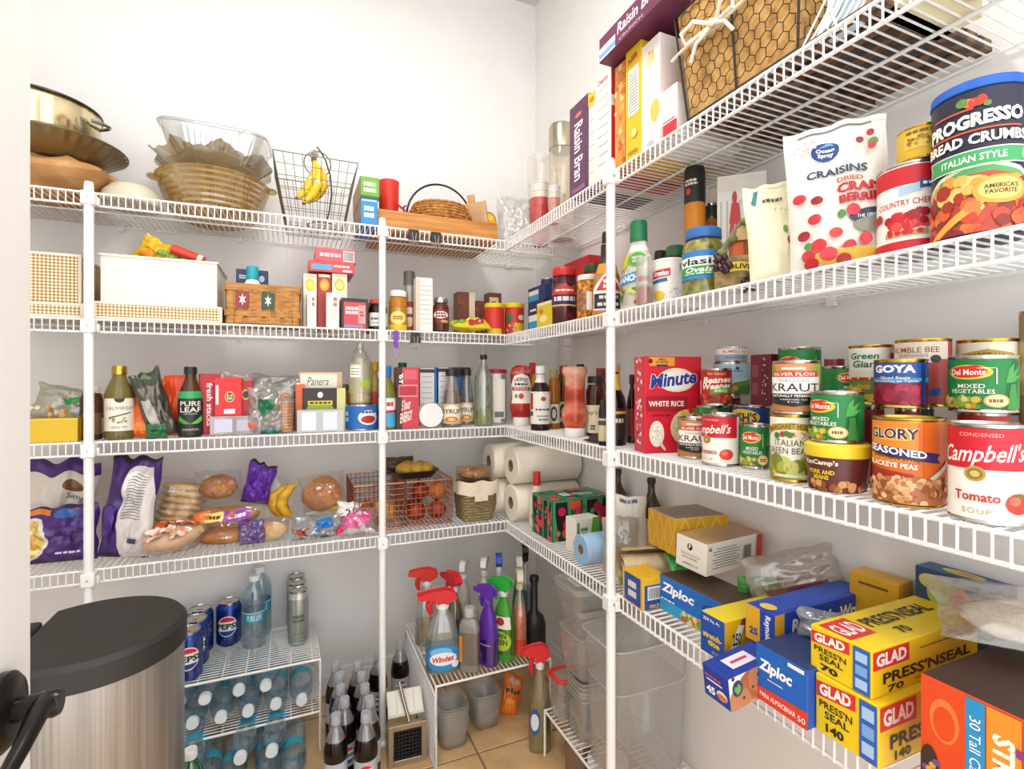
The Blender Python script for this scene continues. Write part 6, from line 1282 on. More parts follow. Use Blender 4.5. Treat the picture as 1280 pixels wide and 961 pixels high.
box('B', 268, 302, 472, .042, c.top, .06, 'cracker_box', 'red cracker carton with blue oval on the clear tub', '#d8242c', [('e', .56, .5, .36, .28, '#e8c22c'), ('e', .56, .5, .30, .23, '#233a7c'), ('t', 'RITZ', .56, .5, .2, .14, '#f4d83c', {'b': .03, 'r': 90}), ('p', [(.05, .3), (.15, .3), (.15, .8), (.05, .8)], '#f0dcd8'), ('r', .55, .12, .4, .12, '#f0e8e4')], cat='carton')
box('B', 300, 316, 476, .055, c.top, .05, 'cracker_box', 'narrow red cracker carton at the right of the pack', '#b01826', [('e', .45, .6, .7, .3, '#e0b82c'), ('e', .45, .6, .5, .22, '#3a2a5c')], cat='carton')
x, y = onB(285, .06)
bag((x, y + .01, c.top + .068), .12, .05, .05, 'white_plastic_bag', 'white plastic bag lying on the red cracker cartons', film('#efe6e2', .6, .2, .1, .5), rot=(radians(-40), 0, 0), seed=69, crumple=.35)
x, y = onB(338, .05)
bag((x, y, Z3), .115, .125, .06, 'produce_plastic_bag', 'clear plastic bag with a green heart print', film('#dedfd6', .42, .15, .14, .6), seed=70, crumple=.3, kind='sack', arts=[('e', .30, .62, .22, .26, '#2f7a54'), ('e', .48, .62, .22, .26, '#2f7a54'), ('p', [(.20, .56), (.58, .56), (.39, .36)], '#2f7a54'), ('p', [(.3, .0), (.9, .0), (.9, .07), (.3, .1)], '#2a7a7c'), ('e', .12, .2, .2, .12, '#d8644c')])
x, y = onB(380, .12)
bag((x - .05, y, Z3 + .045), .22, .115, .06, 'grey_plastic_bag', 'thin grey plastic bag bundled behind the tins', film('#cfcdc8', .45, .15, .14, .6), seed=71, crumple=.35, kind='sack')
can('B', 341, 371, 489, .05, 3, 'snack_canister', 'dark canister with red and blue print behind the cookie jar', '#26304c', [('t', 'X', .25, .72, .3, .3, '#e8e4e0', {'b': .05}), ('r', .1, .4, .2, .4, '#c8442c'), ('e', .6, .8, .5, .2, '#5fa8c4')])
t = thing('cookie_stack_jar', 'clear jar of stacked ginger cookies', 'jar', (*pcyl('B', 345, 368, .012)[:2], Z3)); R = pcyl('B', 345, 368, .012)[2]
ck = ramp_mat('ginger_cookie', [(0.3, '#a8642c'), (0.6, '#c8883c'), (0.8, '#dca45c')], 'NOISE', 60, .8, bump=.3)
for k in range(10):
    g = G(); g.lathe([(R*.82, .003 + k * .0085), (R*.9, .006 + k * .0085), (R*.82, .0105 + k * .0085)], ck, 20); g.build('cookie', t)
g = G(); g.lathe([(R*.93, 0), (R, .003), (R, .088), (R*.6, .104)], CLEAR, 24, caps=False); g.build('clear_jar', t)
g = G(); g.ball((0, 0, .100), R * .6, ck, 10, (1, 1, .7), 2, .4); g.build('broken_cookie', t)
c = box('B', 371, 430, 512, .014, 3, .08, 'white_plastic_bin', 'white translucent bin holding the soup pouches', film('#eceef0', .7, .15, .12), [('r', .25, .5, .3, .8, '#dfe2ea'), ('r', .7, .5, .3, .8, '#d8dce6')], cat='bin')
box('B', 374, 428, 465, .085, 3, .03, 'soup_pouch_box', 'cream pouch with a curly name at the back of the bin', '#d8b48c', [('r', .45, .84, .84, .26, '#f2ead8'), ('t', 'Panera', .42, .84, .5, .14, '#4a4438', {'s': .35}), ('r', .5, .62, .8, .1, '#c8402c'), ('r', .5, .3, .9, .5, '#c8842c')], cat='pouch')
box('B', 369, 381, 480, .06, 3, .03, 'orange_pouch_box', 'narrow orange pouch at the left of the bin', '#d8642c', cat='pouch')
box('B', 378, 422, 485, .055, c.top - .028, .025, 'salad_kit_box', 'dark pouch with a green and yellow name in the bin', '#2c2420', [('e', .5, .28, .8, .55, '#8aa83c'), ('r', .5, .52, .7, .14, '#e2c22c'), ('l', .5, .52, .6, .1, '#3a3a1c'), ('e', .5, .78, .16, .2, '#e8e0d4')], cat='pouch')
box('B', 421, 432, 485, .05, 3, .02, 'pale_green_pouch', 'pale green pouch at the right end of the bin', '#cfd08a', cat='pouch')
c = can('B', 430, 473, 504, .012, 3, 'chili_can', 'wide blue tin with a picture of a red dish', '#1f66b4', [('l', .16, .55, .1, .5, '#eef2f4'), ('e', .66, .5, .46, .66, '#e8e6e2'), ('e', .66, .42, .34, .34, '#a8342c'), ('l', .66, .74, .3, .14, '#2c4a8c')])
bottle('B', 436, 464, 428, .03, c.top, 'vinegar_jug', 'clear bottle of pale dressing standing on the blue tin', [(.95, 0), (1, .02), (1, .66), (.9, .74), (.6, .86), (.38, .92), (.36, 1.0)], film('#e6e2d2', .30, .06, .16), lab=(.18, .68, film('#e2dcae', .8)), fill=('#d8b87a', .30), arts=[('r', .32, .72, .4, .4, '#f0ede2'), ('r', .32, .8, .3, .02, '#5a5a5a'), ('r', .32, .7, .3, .02, '#5a5a5a'), ('r', .32, .62, .3, .02, '#5a5a5a'), ('e', .75, .3, .5, .3, '#a8b84c')])
bottle('B', 421, 437, 480, .09, 3, 'relish_jar', 'yellow jar behind the blue tin', 'jar', M('#a88a2c', .2), cap=(.86, 1, .85, '#5a6a2c'), capn='lid', cat='jar')
bottle('B', 459, 477, 452, .08, 3, 'salad_oil_bottle', 'amber bottle with a yellow cap behind the middle pole', 'sauce', M('#b8a05c', .15), cap=(.86, 1, .6, '#dca41c'), lab=(.2, .55, '#c84a3c'))
bottle('B', 473, 495, 457, .014, 3, 'dressing_bottle', 'dressing bottle with a blue cap right of the middle pole', [(.95, 0), (1, .02), (1, .55), (.8, .68), (.45, .78), (.42, .84)], M('#7a7a2c', .12), cap=(.83, 1, .48, '#1f7ac8'), lab=(.04, .50, '#4fb0dc'), arts=[('r', .5, .78, 1.1, .4, '#eef0ea'), ('l', .5, .78, .6, .2, '#c8343c'), ('p', [(0, .42), (1, .52), (1, .6), (0, .5)], '#c8343c')])
bottle('B', 494, 512, 453, .075, 3, 'dark_green_cap_bottle', 'bottle with a dark green cap behind the red drink pack', 'sauce', M('#4a3a24', .12), cap=(.86, 1, .6, '#1f4a34'))
box('B', 496, 524, 459, .012, 3, .05, 'energy_shot_pack', 'pink red ten pack of small energy drinks', '#c83c4c', [('r', .12, .5, .24, 1, '#3a2428'), ('t', '10', .16, .82, .12, .12, '#fff', {'r': 90, 'b': .03}), ('l', .25, .82, .06, .2, '#fff'), ('r', .5, .62, .84, .20, '#e08a92'), ('r', .5, .62, .78, .15, '#b82c3c'), ('t', '5 hour\nENERGY', .42, .3, .56, .36, '#fbe4dc', {'b': .03, 's': .2, 'sl': .06}), ('r', .6, .88, .6, .16, '#d8606c')], cat='pack', sides='#8a2430')
for a, b, yt, lb, base in ((525, 546, 460, 'white and blue fact panel carton, left of two', '#e6e6e2'), (548, 563, 459, 'white and blue fact panel carton, right of two', '#dfe0de')):
    box('B', a, b, yt, .085, 3, .06, 'pasta_carton', lb, base, [('r', .92, .5, .16, 1, '#2c6ab4'), ('r', .45, .95, .9, .06, '#3a3a40')] + stripes(7, '#6a6a70', .42, .6, .3, .85), sides='#2c6ab4', topc='#2a2c34', cat='carton')
box('B', 566, 588, 459, .12, 3, .05, 'blue_pasta_carton', 'blue carton behind the pancake syrup bottles', '#2c6ab4', [('p', [(0, .8), (1, .9), (1, 1), (0, 1)], '#33343a')], topc='#33343a', cat='carton')
t = thing('white_mug', 'white mug lying on its side with the opening forward', 'mug', (onB(539, .012)[0], YF + .012, Z3 + .0395))
g = G(); mt = Matrix.Rotation(-pi/2, 4, 'X') ; wm = M('#efece6', .2)
g.lathe([(.0385, 0), (.0395, .002), (.037, .03), (.030, .08), (.0, .082)], wm, 32, mt=mt); g.lathe([(.0, .072), (.026, .070), (.034, .03), (.0365, .0), (.0385, 0)], wm, 32, mt=mt, caps=False); g.build('mug_cup', t)
g = G(); g.tube([(.034, .02, 0), (.052, .024, 0), (.056, .04, 0), (.050, .056, 0), (.032, .058, 0)], .005, wm, 8); g.build('mug_handle', t)
for a, b, lb in ((552, 577, 'pancake syrup bottle with black cap, left of two'), (573, 593, 'pancake syrup bottle with black cap, right of two')):
    bottle('B', a, b, 461, .014 if a < 560 else .075, 3, 'pancake_syrup_bottle', lb, [(.95, 0), (1, .02), (1, .30), (.88, .50), (.62, .72), (.52, .82), (.52, .90)], film('#d9cdb8', .35, .05, .14), cap=(.88, 1, .60, '#2a2624'), lab=(.06, .40, '#c8b89c'), fill=('#5a2410', .64 if a < 560 else .48), arts=[('e', .5, .5, .8, .9, '#efe4cc'), ('t', 'SYRUP', .5, .62, .74, .24, '#3a2a1c', {'b': .02}), ('e', .5, .22, .5, .3, '#d8782c'), ('e', .5, .22, .3, .16, '#efc06a')])
bottle('B', 593, 616, 436, .010, 3, 'oil_cruet', 'tall green glass oil cruet with a black pourer', [(.95, 0), (1, .01), (1, .58), (.9, .66), (.45, .78), (.28, .84), (.26, .88)], film('#bcd0b8', .30, .04, .2), cap=(.87, .93, .38, '#1c1a1a'), fill=('#8a9a1c', .20), capn='pourer_collar')
x, y, R = pcyl('B', 592, 617, .014)
g = G(); g.tube([(0, 0, .30 * .70), (0, 0, .232), (.001, 0, .25)], [.004, .003, .002], STEEL, 8); g.build('pour_spout', bpy.data.objects['oil_cruet'])
bottle('B', 607, 633, 461, .06, 3, 'clear_canister', 'clear canister with a red lid in the corner', [(.95, 0), (1, .01), (1, .93)], film('#d8d6d0', .4, .06, .14), cap=(.92, 1, 1.06, '#a82430'), capn='lid', cat='canister', sup=4, fill=('#cfcac0', .5), lab=(.05, .9, film('#dcdad4', .05)), arts=[('r', .6, .48, .40, .84, '#ebe4d6'), ('r', .6, .15, .3, .12, '#6a6a66')])

# ------------------------------------------------------------------ back wall, lowest shelf
crust = ramp_mat('bread_crust', [(0.25, '#8f4f20'), (0.5, '#b9763a'), (0.75, '#d8a468')], 'NOISE', 16, .75, bump=.2)
crumb = ramp_mat('toast_bread', [(0.3, '#c89a62'), (0.55, '#e0bd8a'), (0.8, '#efd9b4')], 'NOISE', 24, .85, bump=.2)
CF = film('#f2eee8', .12, .14, .12, .6)
PUR = '#4a2a74'
x, y = onB(68, .19)
bag((x, y, Z4), .15, .235, .06, 'sandwich_cookie_bag', 'white and brown bag with a purple top at the left end', '#e2d8ca', rot=(0, radians(5), radians(6)), seed=81, crumple=.2, sealc=PUR, arts=[('r', .5, .93, 1, .14, PUR), ('e', .70, .72, .26, .12, '#7a4a2c'), ('t', 'Simply', .78, .6, .34, .08, '#3a3028', {'s': .3}), ('e', .35, .42, .5, .16, '#9a5c30'), ('e', .35, .36, .5, .12, '#6a3a20')])
x, y = onB(76, .09)
bag((x, y, Z4), .15, .135, .06, 'corn_chip_bag', 'purple chip bag with yellow chips behind the open door', PUR, rot=(radians(-8), 0, radians(-4)), seed=82, crumple=.26, arts=[('e', .10, .45, .60, .75, '#e8e0d4'), ('e', .08, .45, .54, .68, '#d8b24c'), ('s', 22, .12, .4, .4, .4, .12, ['#e8c86a', '#cf9f3c', '#f0dc94']), ('r', .15, .92, .5, .1, '#e0842c'), ('e', .6, .85, .3, .16, '#3f6ab4'), ('s', 10, .7, .5, .4, .5, .1, ['#5a3a8c', '#38205c']), ('l', .68, .18, .34, .05, '#d8d0e4')], sealc='#3a2060')
x, y = onB(154, .07)
bag((x, y, Z4), .112, .25, .06, 'purple_chip_bag', 'tall purple bag turned to show its white fact panel', '#45286e', rot=(radians(-6), radians(6), radians(-10)), seed=83, crumple=.24, sealc='#2a2030', arts=[('p', [(.45, .0), (1, .02), (1, .6), (.85, .92), (.42, .88), (.36, .5)], '#d9d4d0'), ('r', .62, .76, .40, .16, '#f0eeea')] + [('r', .64, .82 - .028 * k, .34, .006, '#4a464c') for k in range(16)] + [('r', .70, .18, .2, .05, '#3a3a50'), ('p', [(.0, .2), (.3, .25), (.3, .5), (.0, .5)], '#5a3a94')])
x, y = onB(214, .135)
bag((x, y, Z4 + .002), .135, .175, .085, 'sliced_bread_pack', 'clear pack of sliced bread standing with a white sticker', film('#f4eee4', .04, .12, .05, .5), rot=(radians(-14), radians(8), radians(-14)), seed=84, crumple=.08, arts=[('r', .45, .82, .28, .13, '#ebe7dd'), ('r', .45, .84, .2, .01, '#6a6a66'), ('r', .45, .80, .2, .01, '#6a6a66')],
    contents=lambda t: [loaf(t, crumb, .118, .025, .076, 0, 0, .015 + .0175 * k, k, 'bread_slice') for k in range(8)])
x, y = onB(196, -.012)
bag((x, y, Z4 + .034), .155, .13, .06, 'tortilla_pack', 'clear pack of flatbread with red and white print hanging over the edge', film('#f4ece4', .10, .12, .07, .5), rot=(radians(-80), radians(-8), radians(-24)), seed=85, crumple=.22, arts=[('p', [(.1, .5), (.9, .55), (.9, .85), (.1, .8)], '#d8642c'), ('e', .4, .35, .5, .25, '#e8d8c8'), ('l', .5, .68, .6, .1, '#f6ece2'), ('s', 16, .5, .25, .8, .3, .1, ['#d89a7c', '#e8c8b0', '#c8744c'])], contents=lambda t: loaf(t, M('#dcb088', .8), .14, .12, .05, 0, 0, .005, 2, 'flatbread'))
x, y = onB(282, .035)
bag((x, y + .05, Z4 + .001), .185, .108, .10, 'hot_dog_bun_pack', 'bag of buns with purple knot at the front of the shelf', film('#f6efe4', .04, .12, .05, .5), rot=(0, 0, radians(-3)), seed=86, crumple=.14, arts=[('p', [(.05, .62), (.30, .66), (.30, .92), (.08, .86)], '#d8702c'), ('p', [(.22, .66), (.50, .70), (.50, .88), (.22, .84)], '#e8d27a'), ('p', [(.48, .68), (.82, .64), (.82, .90), (.5, .90)], '#8a3aa0'), ('l', .36, .77, .22, .09, '#7a2c1c'), ('l', .66, .77, .22, .11, '#f0e2f4'), ('l', .5, .28, .24, .08, '#f4ece2')],
    contents=lambda t: [loaf(t, crust, .168, .05, .085, -.004, -.004, .004 + .046 * k, k, 'bun_row') for k in range(2)])
bag((x + .062, y - .005, Z4 + .008), .062, .062, .045, 'purple_knotted_wrap', 'lilac twisted end of the bun bag at the edge', film('#8a64c4', .7, .15, .16, .6), seed=87, crumple=.35)
x, y = onB(272, .10)
bag((x, y + .03, Z4 + .108), .115, .085, .085, 'dinner_roll_bag', 'clear bag holding one brown roll on top of the bun bag', film('#f4f0ee', .05, .12, .06, .5), seed=88, crumple=.16, contents=lambda t: loaf(t, crust, .096, .066, .07, 0, -.004, .008, 4, 'bread_roll'))
x, y = onB(318, .13)
bag((x, y + .02, Z4 + .09), .075, .115, .045, 'purple_bread_wrap', 'purple gathered bread bag end standing at the wall', '#6a34a8', rot=(0, radians(12), 0), seed=89, crumple=.4, sealc='#2a2430')
x, y = onB(352, .10)
t = thing('paper_sheet', 'white paper sheet leaning behind the spotted bananas', 'paper', (x - .012, y + .045, Z4 + .055), (radians(-18), radians(-32), 0))
g = G(); g.sheet(lambda a, b: ((a - .5) * .10, .006 * sin(a * 3 + b * 2), b * .12), 6, 6, '#e6e1d6'); g.build('sheet', t); 
spot_b = ramp_mat('spotted_banana', [(0.30, '#3a2410'), (0.38, '#b8861c'), (0.6, '#d8a41c'), (0.8, '#e2b92c')], 'NOISE', 45, .5)
t = thing('spotted_bananas', 'ripe bananas with brown spots lying among the bread bags', 'bananas', (x, y, Z4 + .055))
for k, (dx_, dz_) in enumerate(((-.008, 0), (.012, .004))):
    g = G(); g.tube([(dx_ + .028, -.01 * k, .088 + dz_), (dx_ + .012, -.012 * k, .080 + dz_), (dx_ - .008, -.014 * k, .060), (dx_ - .012, -.014 * k, .035), (dx_ + .0, -.012 * k, .012), (dx_ + .014, -.01 * k, .002)], [.005, .011, .016, .017, .013, .005], spot_b, 8); g.build('banana', t, smooth=60)
bag((x - .03, y - .04, Z4 + .001), .10, .065, .06, 'long_roll_bag', 'clear bag with a pale sub roll and a blue corner', film('#f6f0e8', .05, .12, .06, .5), seed=90, crumple=.18, arts=[('p', [(.05, .7), (.35, .75), (.35, 1), (.05, 1)], '#3f8ac8')], contents=lambda t: loaf(t, crumb, .092, .05, .052, 0, -.003, .004, 6, 'sub_roll'))
x, y = onB(408, .09)
bag((x, y, Z4 + .058), .125, .115, .10, 'sandwich_loaf_bag', 'clear bag with a round golden loaf on the bags', film('#f6f0e8', .04, .12, .05, .5), rot=(0, radians(-8), 0), seed=91, crumple=.14, arts=[('p', [(.05, .02), (.35, .03), (.3, .16), (.05, .14)], '#e8eaf0'), ('p', [(.55, .03), (.9, .08), (.85, .2), (.6, .16)], '#d8b43c'), ('e', .4, .72, .12, .08, '#f2eeea')], contents=lambda t: loaf(t, crust, .112, .098, .088, -.002, -.003, .008, 8, 'round_loaf'))
x, y = onB(398, .04)
bag((x, y, Z4 + .001), .135, .062, .06, 'blue_white_bag', 'crumpled clear bag with blue and white print under the loaf', film('#d8dce0', .4, .12, .18, .6), seed=92, crumple=.35, arts=[('p', [(.45, .5), (.75, .6), (.75, .95), (.4, .9)], '#2f7ac4'), ('p', [(.1, .2), (.3, .3), (.3, .6), (.1, .5)], '#c8503c'), ('s', 8, .3, .4, .5, .6, .06, ['#3a3a3a', '#e8e4e0']), ('p', [(.55, .02), (.72, .04), (.7, .2), (.55, .18)], '#2a7a5c')])
bag((x + .078, y + .02, Z4 + .03), .07, .06, .04, 'white_red_pouch', 'white pouch with red numbers beside the copper basket', '#e6e0da', rot=(0, radians(10), 0), seed=93, crumple=.25, arts=[('t', '21', .5, .6, .3, .25, '#2a2a2a', {'b': .03}), ('r', .5, .28, .6, .2, '#c84a3c')])
x, y = onB(446, -.014)
bag((x, y + .012, Z4 + .012), .11, .085, .04, 'pink_print_bag', 'clear bag with pink print sliding over the shelf edge', film('#e6d6dc', .4, .12, .16, .6), rot=(radians(-55), 0, radians(-12)), seed=94, crumple=.35, arts=[('p', [(.2, .1), (.8, .2), (.9, .6), (.5, .8), (.15, .5)], '#d85a94'), ('s', 14, .5, .45, .6, .6, .1, ['#e8a8c4', '#f4dce6', '#c83c7c']), ('p', [(.0, .0), (.2, .02), (.15, .25), (.0, .2)], '#c8245c')])
# copper baskets with onions, potatoes
cop = M('#b8785c', .3, .85)
xa, xb = .168, .462; wB = (xb - xa) / 2 - .004
ybk = YF + .155
onion = ramp_mat('onion_skin', [(0.3, '#b8782c'), (0.55, '#d8a45c'), (0.8, '#ecd2a4')], 'NOISE', 10, .4, (4, 4, .6))
redon = ramp_mat('red_onion_skin', [(0.3, '#5a1410'), (0.55, '#9a2c1c'), (0.8, '#c8502c')], 'NOISE', 10, .4, (4, 4, .6))
def onion_at(p, r, m, nm, lb, gp):
    t = thing(nm, lb, 'onion', p, (0, 0, p[0] * 9), gp)
    g = G(); g.lathe([(0, 0), (r*.4, r*.06), (r*.85, r*.5), (r, r), (r*.86, r*1.45), (r*.45, r*1.78), (r*.16, r*1.95)], m, 20); g.build('bulb', t, smooth=80)
    g = G(); g.tube([(0, 0, r*1.9), (r*.05, 0, r*2.15), (r*.14, .0, r*2.35)], [r*.16, r*.1, r*.04], m, 6); g.build('dry_stem', t)
for k in range(2):
    xm = xa + wB / 2 + k * (wB + .008)
    wire_basket('copper_wire_basket', 'copper wire basket of %s, %s of the pair' % (('yellow onions', 'left') if k == 0 else ('red onions', 'right')), (xm, ybk, Z4 + .002), wB, .225, .134, cop, 10, 12, 8, .0011, .0022, .98, group='copper wire baskets')
onion_at((xa + .095, YF + .100, Z4 + .006), .038, onion, 'yellow_onion', 'large pale yellow onion in the left copper basket', 'onions')
onion_at((xa + .045, YF + .150, Z4 + .006), .032, ramp_mat('orange_onion', [(0.3, '#a8541c'), (0.6, '#c8742c'), (0.8, '#dc9a4c')], 'NOISE', 9, .4, (4, 4, .6)), 'yellow_onion', 'orange skinned onion behind the pale one', 'onions')
x0 = xa + wB + .008
for k, (dx_, dy_, dz_, m, lb) in enumerate(((.038, .085, 0, redon, 'red onion at the front left of the right copper basket'), (.105, .088, 0, redon, 'red onion at the front right of the right copper basket'), (.108, .10, .056, ramp_mat('orange_onion', [], 'NOISE'), 'orange onion on top at the right of the copper basket'), (.05, .16, 0, redon, 'red onion at the back of the right copper basket'), (.06, .13, .054, redon, 'dark red onion on top in the right copper basket'))):
    onion_at((x0 + dx_, YF + dy_, Z4 + .006 + dz_), .030, m, 'red_onion', lb, 'onions')
t = thing('black_produce_tray', 'black plastic tray of yellow potatoes on the copper baskets', 'tray', (onB(518, .11)[0], YF + .12, Z4 + .139), (0, 0, radians(4)))
bkp = M('#2a2624', .35)
g = G(); g.lathe([(.05, 0), (.055, .001), (.072, .022), (.076, .023), (.070, .020), (.052, .004), (0, .003)], bkp, 36, super_=4, sy=.8); g.build('tray_shell', t, smooth=50)
pot = ramp_mat('potato_skin', [(0.3, '#b8822c'), (0.6, '#d8a83c'), (0.8, '#e8c464')], 'NOISE', 20, .6, bump=.2)
tx, ty = t.location.x, t.location.y
for k, (dx_, dy_, r0) in enumerate(((-.032, -.012, .027), (.002, -.018, .026), (.034, -.012, .026), (-.012, .026, .026), (.026, .026, .025))):
    o = thing('yellow_potato', ['round yellow potato at the left of the black tray', 'yellow potato in the middle front of the black tray', 'yellow potato at the right of the black tray', 'yellow potato at the back left of the black tray', 'yellow potato at the back right of the black tray'][k], 'potato', (tx + dx_, ty + dy_, Z4 + .1435), 0, 'potatoes in the tray')
    g = G(); g.ball((0, 0, r0 * .8), r0, pot, 14, (1, .85, .8), k, .2); g.build('potato_skin', o, smooth=80)
bag((tx - .035, ty + .062, Z4 + .139), .095, .055, .05, 'brown_tray_wrap', 'dark brown wrapped roll behind the potato tray', '#5a4434', seed=95, crumple=.15)
# lined wicker basket
x, y = .545, YF + .075
t = thing('lined_wicker_basket', 'seagrass basket with a cream cloth liner', 'basket', (x, y, Z4))
sea = ramp_mat('seagrass', [(0.3, '#6a5a38'), (0.55, '#94825a'), (0.8, '#b8a67a')], 'NOISE', 80, .8, (1, 1, 3), .4)
for k in range(13):
    s0 = .82 + .18 * k / 12; nn = 40
    def rp(i, s0=s0, k=k):
        th = 2*pi*i/nn; ca, sa = cos(th), sin(th); q = (abs(ca) ** 6 + abs(sa) ** 6) ** (-1/6) * (1 + .02 * (1 if (i + k) % 2 else -1))
        return (ca * q * .058 * s0, sa * q * .058 * s0, .005 + k * .0088)
    g = G(); g.tube([rp(i) for i in range(nn)], .0047, sea, 6, closed=True); g.build('woven_course', t)
lin_ = M('#e4d8c0', .9, 0, .05, 60, .2)
g = G()
def linr(a, b):
    th = 2*pi*a; ca, sa = cos(th), sin(th); q = (abs(ca) ** 6 + abs(sa) ** 6) ** (-1/6)
    k = .066 + .003 * sin(th * 9) * b; 
    return (ca * q * k, sa * q * k, .128 - .042 * b + .003 * sin(th * 7))
g.sheet(linr, 60, 4, lin_, closeu=True); g.sheet(lambda a, b: (linr(a, 0)[0] * (1 - .15 * b), linr(a, 0)[1] * (1 - .15 * b), linr(a, 0)[2] - .05 * b), 60, 3, lin_, closeu=True); g.build('cloth_liner', t, smooth=70)
g = G(); g.box(-.022, .022, -.068, -.066, .066, .09, lin_); g.build('liner_tab', t, bevel=.001)
g = G(); g.box(-.045, .045, -.045, .045, .002, .006, sea); g.build('basket_bottom', t)
bag((x - .004, y + .005, Z4 + .118), .115, .05, .085, 'brown_bread_bag', 'brown bread bag resting in the lined basket', film('#e6d4b4', .12, .12, .08, .5), seed=97, crumple=.16, contents=lambda t: loaf(t, crust, .095, .04, .07, 0, 0, .005, 9, 'brown_loaf'))

# ------------------------------------------------------------------ on the floor: trash can
t = thing('trash_can', 'brushed steel trash can with a black lid beside the door', 'trash can', (-.295, 1.03, 0))
def dshape(s=1.0):
    pts = []
    for k in range(41):
        a = radians(-128 + 256 * k / 40); pts.append((.130 * s * cos(a), .130 * s * sin(a)))
    return pts
def prism(g, pts, z0, z1, m, s1=1.0):
    n = len(pts); v = [(p[0], p[1], z0) for p in pts] + [(p[0] * s1, p[1] * s1, z1) for p in pts]
    g.add(v, [tuple(range(n))[::-1], tuple(range(n, 2*n))] + [(i, (i+1) % n, n + (i+1) % n, n + i) for i in range(n)], m)
brushed = ramp_mat('brushed_steel', [(0.3, '#94918c'), (0.6, '#aeaba6'), (0.8, '#c2bfba')], 'NOISE', 6, .3, (40, 40, .3), 0, .75)
blk = M('#262422', .55, 0, .12, 90, .1)
g = G(); prism(g, dshape(.97), .012, .592, brushed); g.build('steel_body', t)
g = G(); prism(g, dshape(.98), 0, .018, blk); g.build('base_ring', t)
g = G(); prism(g, dshape(1.0), .590, .622, blk); prism(g, dshape(1.0), .622, .630, blk, .95); g.build('lid', t)
g = G(); g.box(-.112, -.080, -.055, .055, .575, .634, blk); g.build('hinge_block', t, bevel=.006)
g = G(); g.box(.10, .150, -.03, .03, .004, .014, blk); g.build('foot_pedal', t, bevel=.004)

# ------------------------------------------------------------------ small wire racks
def rack(label, x0, x1, y0, y1, zs, cross=.055, fine=.0125, axis='x'):
    t = thing('wire_rack', label, 'wire rack', (0, 0, 0), group='white freestanding wire racks')
    for x in (x0, x1):
        for y in (y0, y1):
            g = G(); g.tube([(x, y, 0), (x, y, max(zs) - .002)], .0032, WIRE, 8); g.build('leg', t)
    for z in zs:
        g = G(); g.tube([(x0, y0, z - .004), (x1, y0, z - .004), (x1, y1, z - .004), (x0, y1, z - .004)], .0034, WIRE, 8, closed=True); g.build('shelf_frame', t)
        g = G()
        if axis == 'x':
            y = y0 + fine
            while y < y1: g.tube([(x0, y, z - .0012), (x1, y, z - .0012)], .0012, WIRE, 4); y += fine
            x = x0 + cross
            while x < x1: g.tube([(x, y0, z - .0035), (x, y1, z - .0035)], .0016, WIRE, 4); x += cross
        else:
            x = x0 + fine
            while x < x1: g.tube([(x, y0, z - .0012), (x, y1, z - .0012)], .0012, WIRE, 4); x += fine
            y = y0 + cross
            while y < y1: g.tube([(x0, y, z - .0035), (x1, y, z - .0035)], .0016, WIRE, 4); y += cross
        o = g.build('deck_wires', t); o['kind'] = 'stuff'
    return t
RZ1, RZ0 = .257, .112
rack('white wire rack of cans and water bottles at the back wall', -.44, .075, 1.523, 1.762, (RZ0, RZ1))
# cola cans
pb = M('#1d4aa8', .25, .35)
def cola_can(x, y, label, face=0):
    s_ = bottle('B', 0, 0, 0, 0, RZ1, 'cola_can', label, 'can', pb, h=.122, at=(x, y), r=.033, cat='can', group='blue cola cans', face=face, lab=(.10, .88, film('#1d4aa8', .02)),
      arts=[('e', .5, .52, .62, .62, '#eef0f2'), ('p', [(.5 + .29 * cos(pi * k / 12), .52 + .28 * sin(pi * k / 12)) for k in range(2, 11)], '#d8263a'), ('p', [(.5 + .29 * cos(-pi * k / 12), .52 + .28 * sin(-pi * k / 12)) for k in range(2, 11)], '#163a94'), ('t', 'PEPSI', .5, .52, .60, .17, '#14161c', {'b': .04})])
    g = G(); g.lathe([(.0287, .1190), (.0287, .1250), (.0272, .1250), (.0262, .1228), (0, .1228)], STEEL, 24); g.build('can_lid', s_.o)
    g = G(); g.lathe([(.006, .1228), (.006, .1242)], STEEL, 12, sy=1.6); g.build('pull_tab', s_.o)
    return s_.o
xs = [(-.246, 1.560), (-.240, 1.627), (-.238, 1.694), (-.312, 1.62)]
for k, (x, y) in enumerate(xs):
    cola_can(x, y, ['blue cola can at the front of the row beside the trash can', 'second blue cola can of the row beside the trash can', 'third blue cola can of the row, near the wall', 'blue cola can half hidden behind the trash can'][k])
cola_can(-.168, 1.718, 'single blue cola can standing right of the row', -8)
# water bottles
wm_ = film('#c6e4f6', .16, .05, .14, .3)
def water(at, z, label, rot=None, name='water_bottle', gp=None, h=.205, r=.032):
    s_ = bottle('B', 0, 0, 0, 0, z, name, label, 'water', wm_, cap=(.925, 1, .46, '#e8f0f4'), lab=(.36, .52, '#3fa0b8'), h=h, at=at, r=r, rot=rot, group=gp, face=0,
      arts=[('t', 'PURE LIFE', .5, .5, .5, .5, '#eaf6f8', {'b': .02}), ('r', .5, .92, 1.0, .12, '#a8dce4')] if rot is None else ())
    return s_
x, y = floor_at(318, 806, RZ1); water((x, y), RZ1, 'upright water bottle with teal label on the rack top, front one')
water((x + .012, y + .068), RZ1, 'upright water bottle behind another on the rack top')
proto = water((0, 0), .2, 'clear water bottle lying on the middle shelf of the wire rack', rot=(pi/2, 0, 0), gp='water bottles lying on the rack').o
rnd = random.Random(3)
ORD = ('first', 'second', 'third', 'fourth', 'fifth', 'sixth', 'seventh')
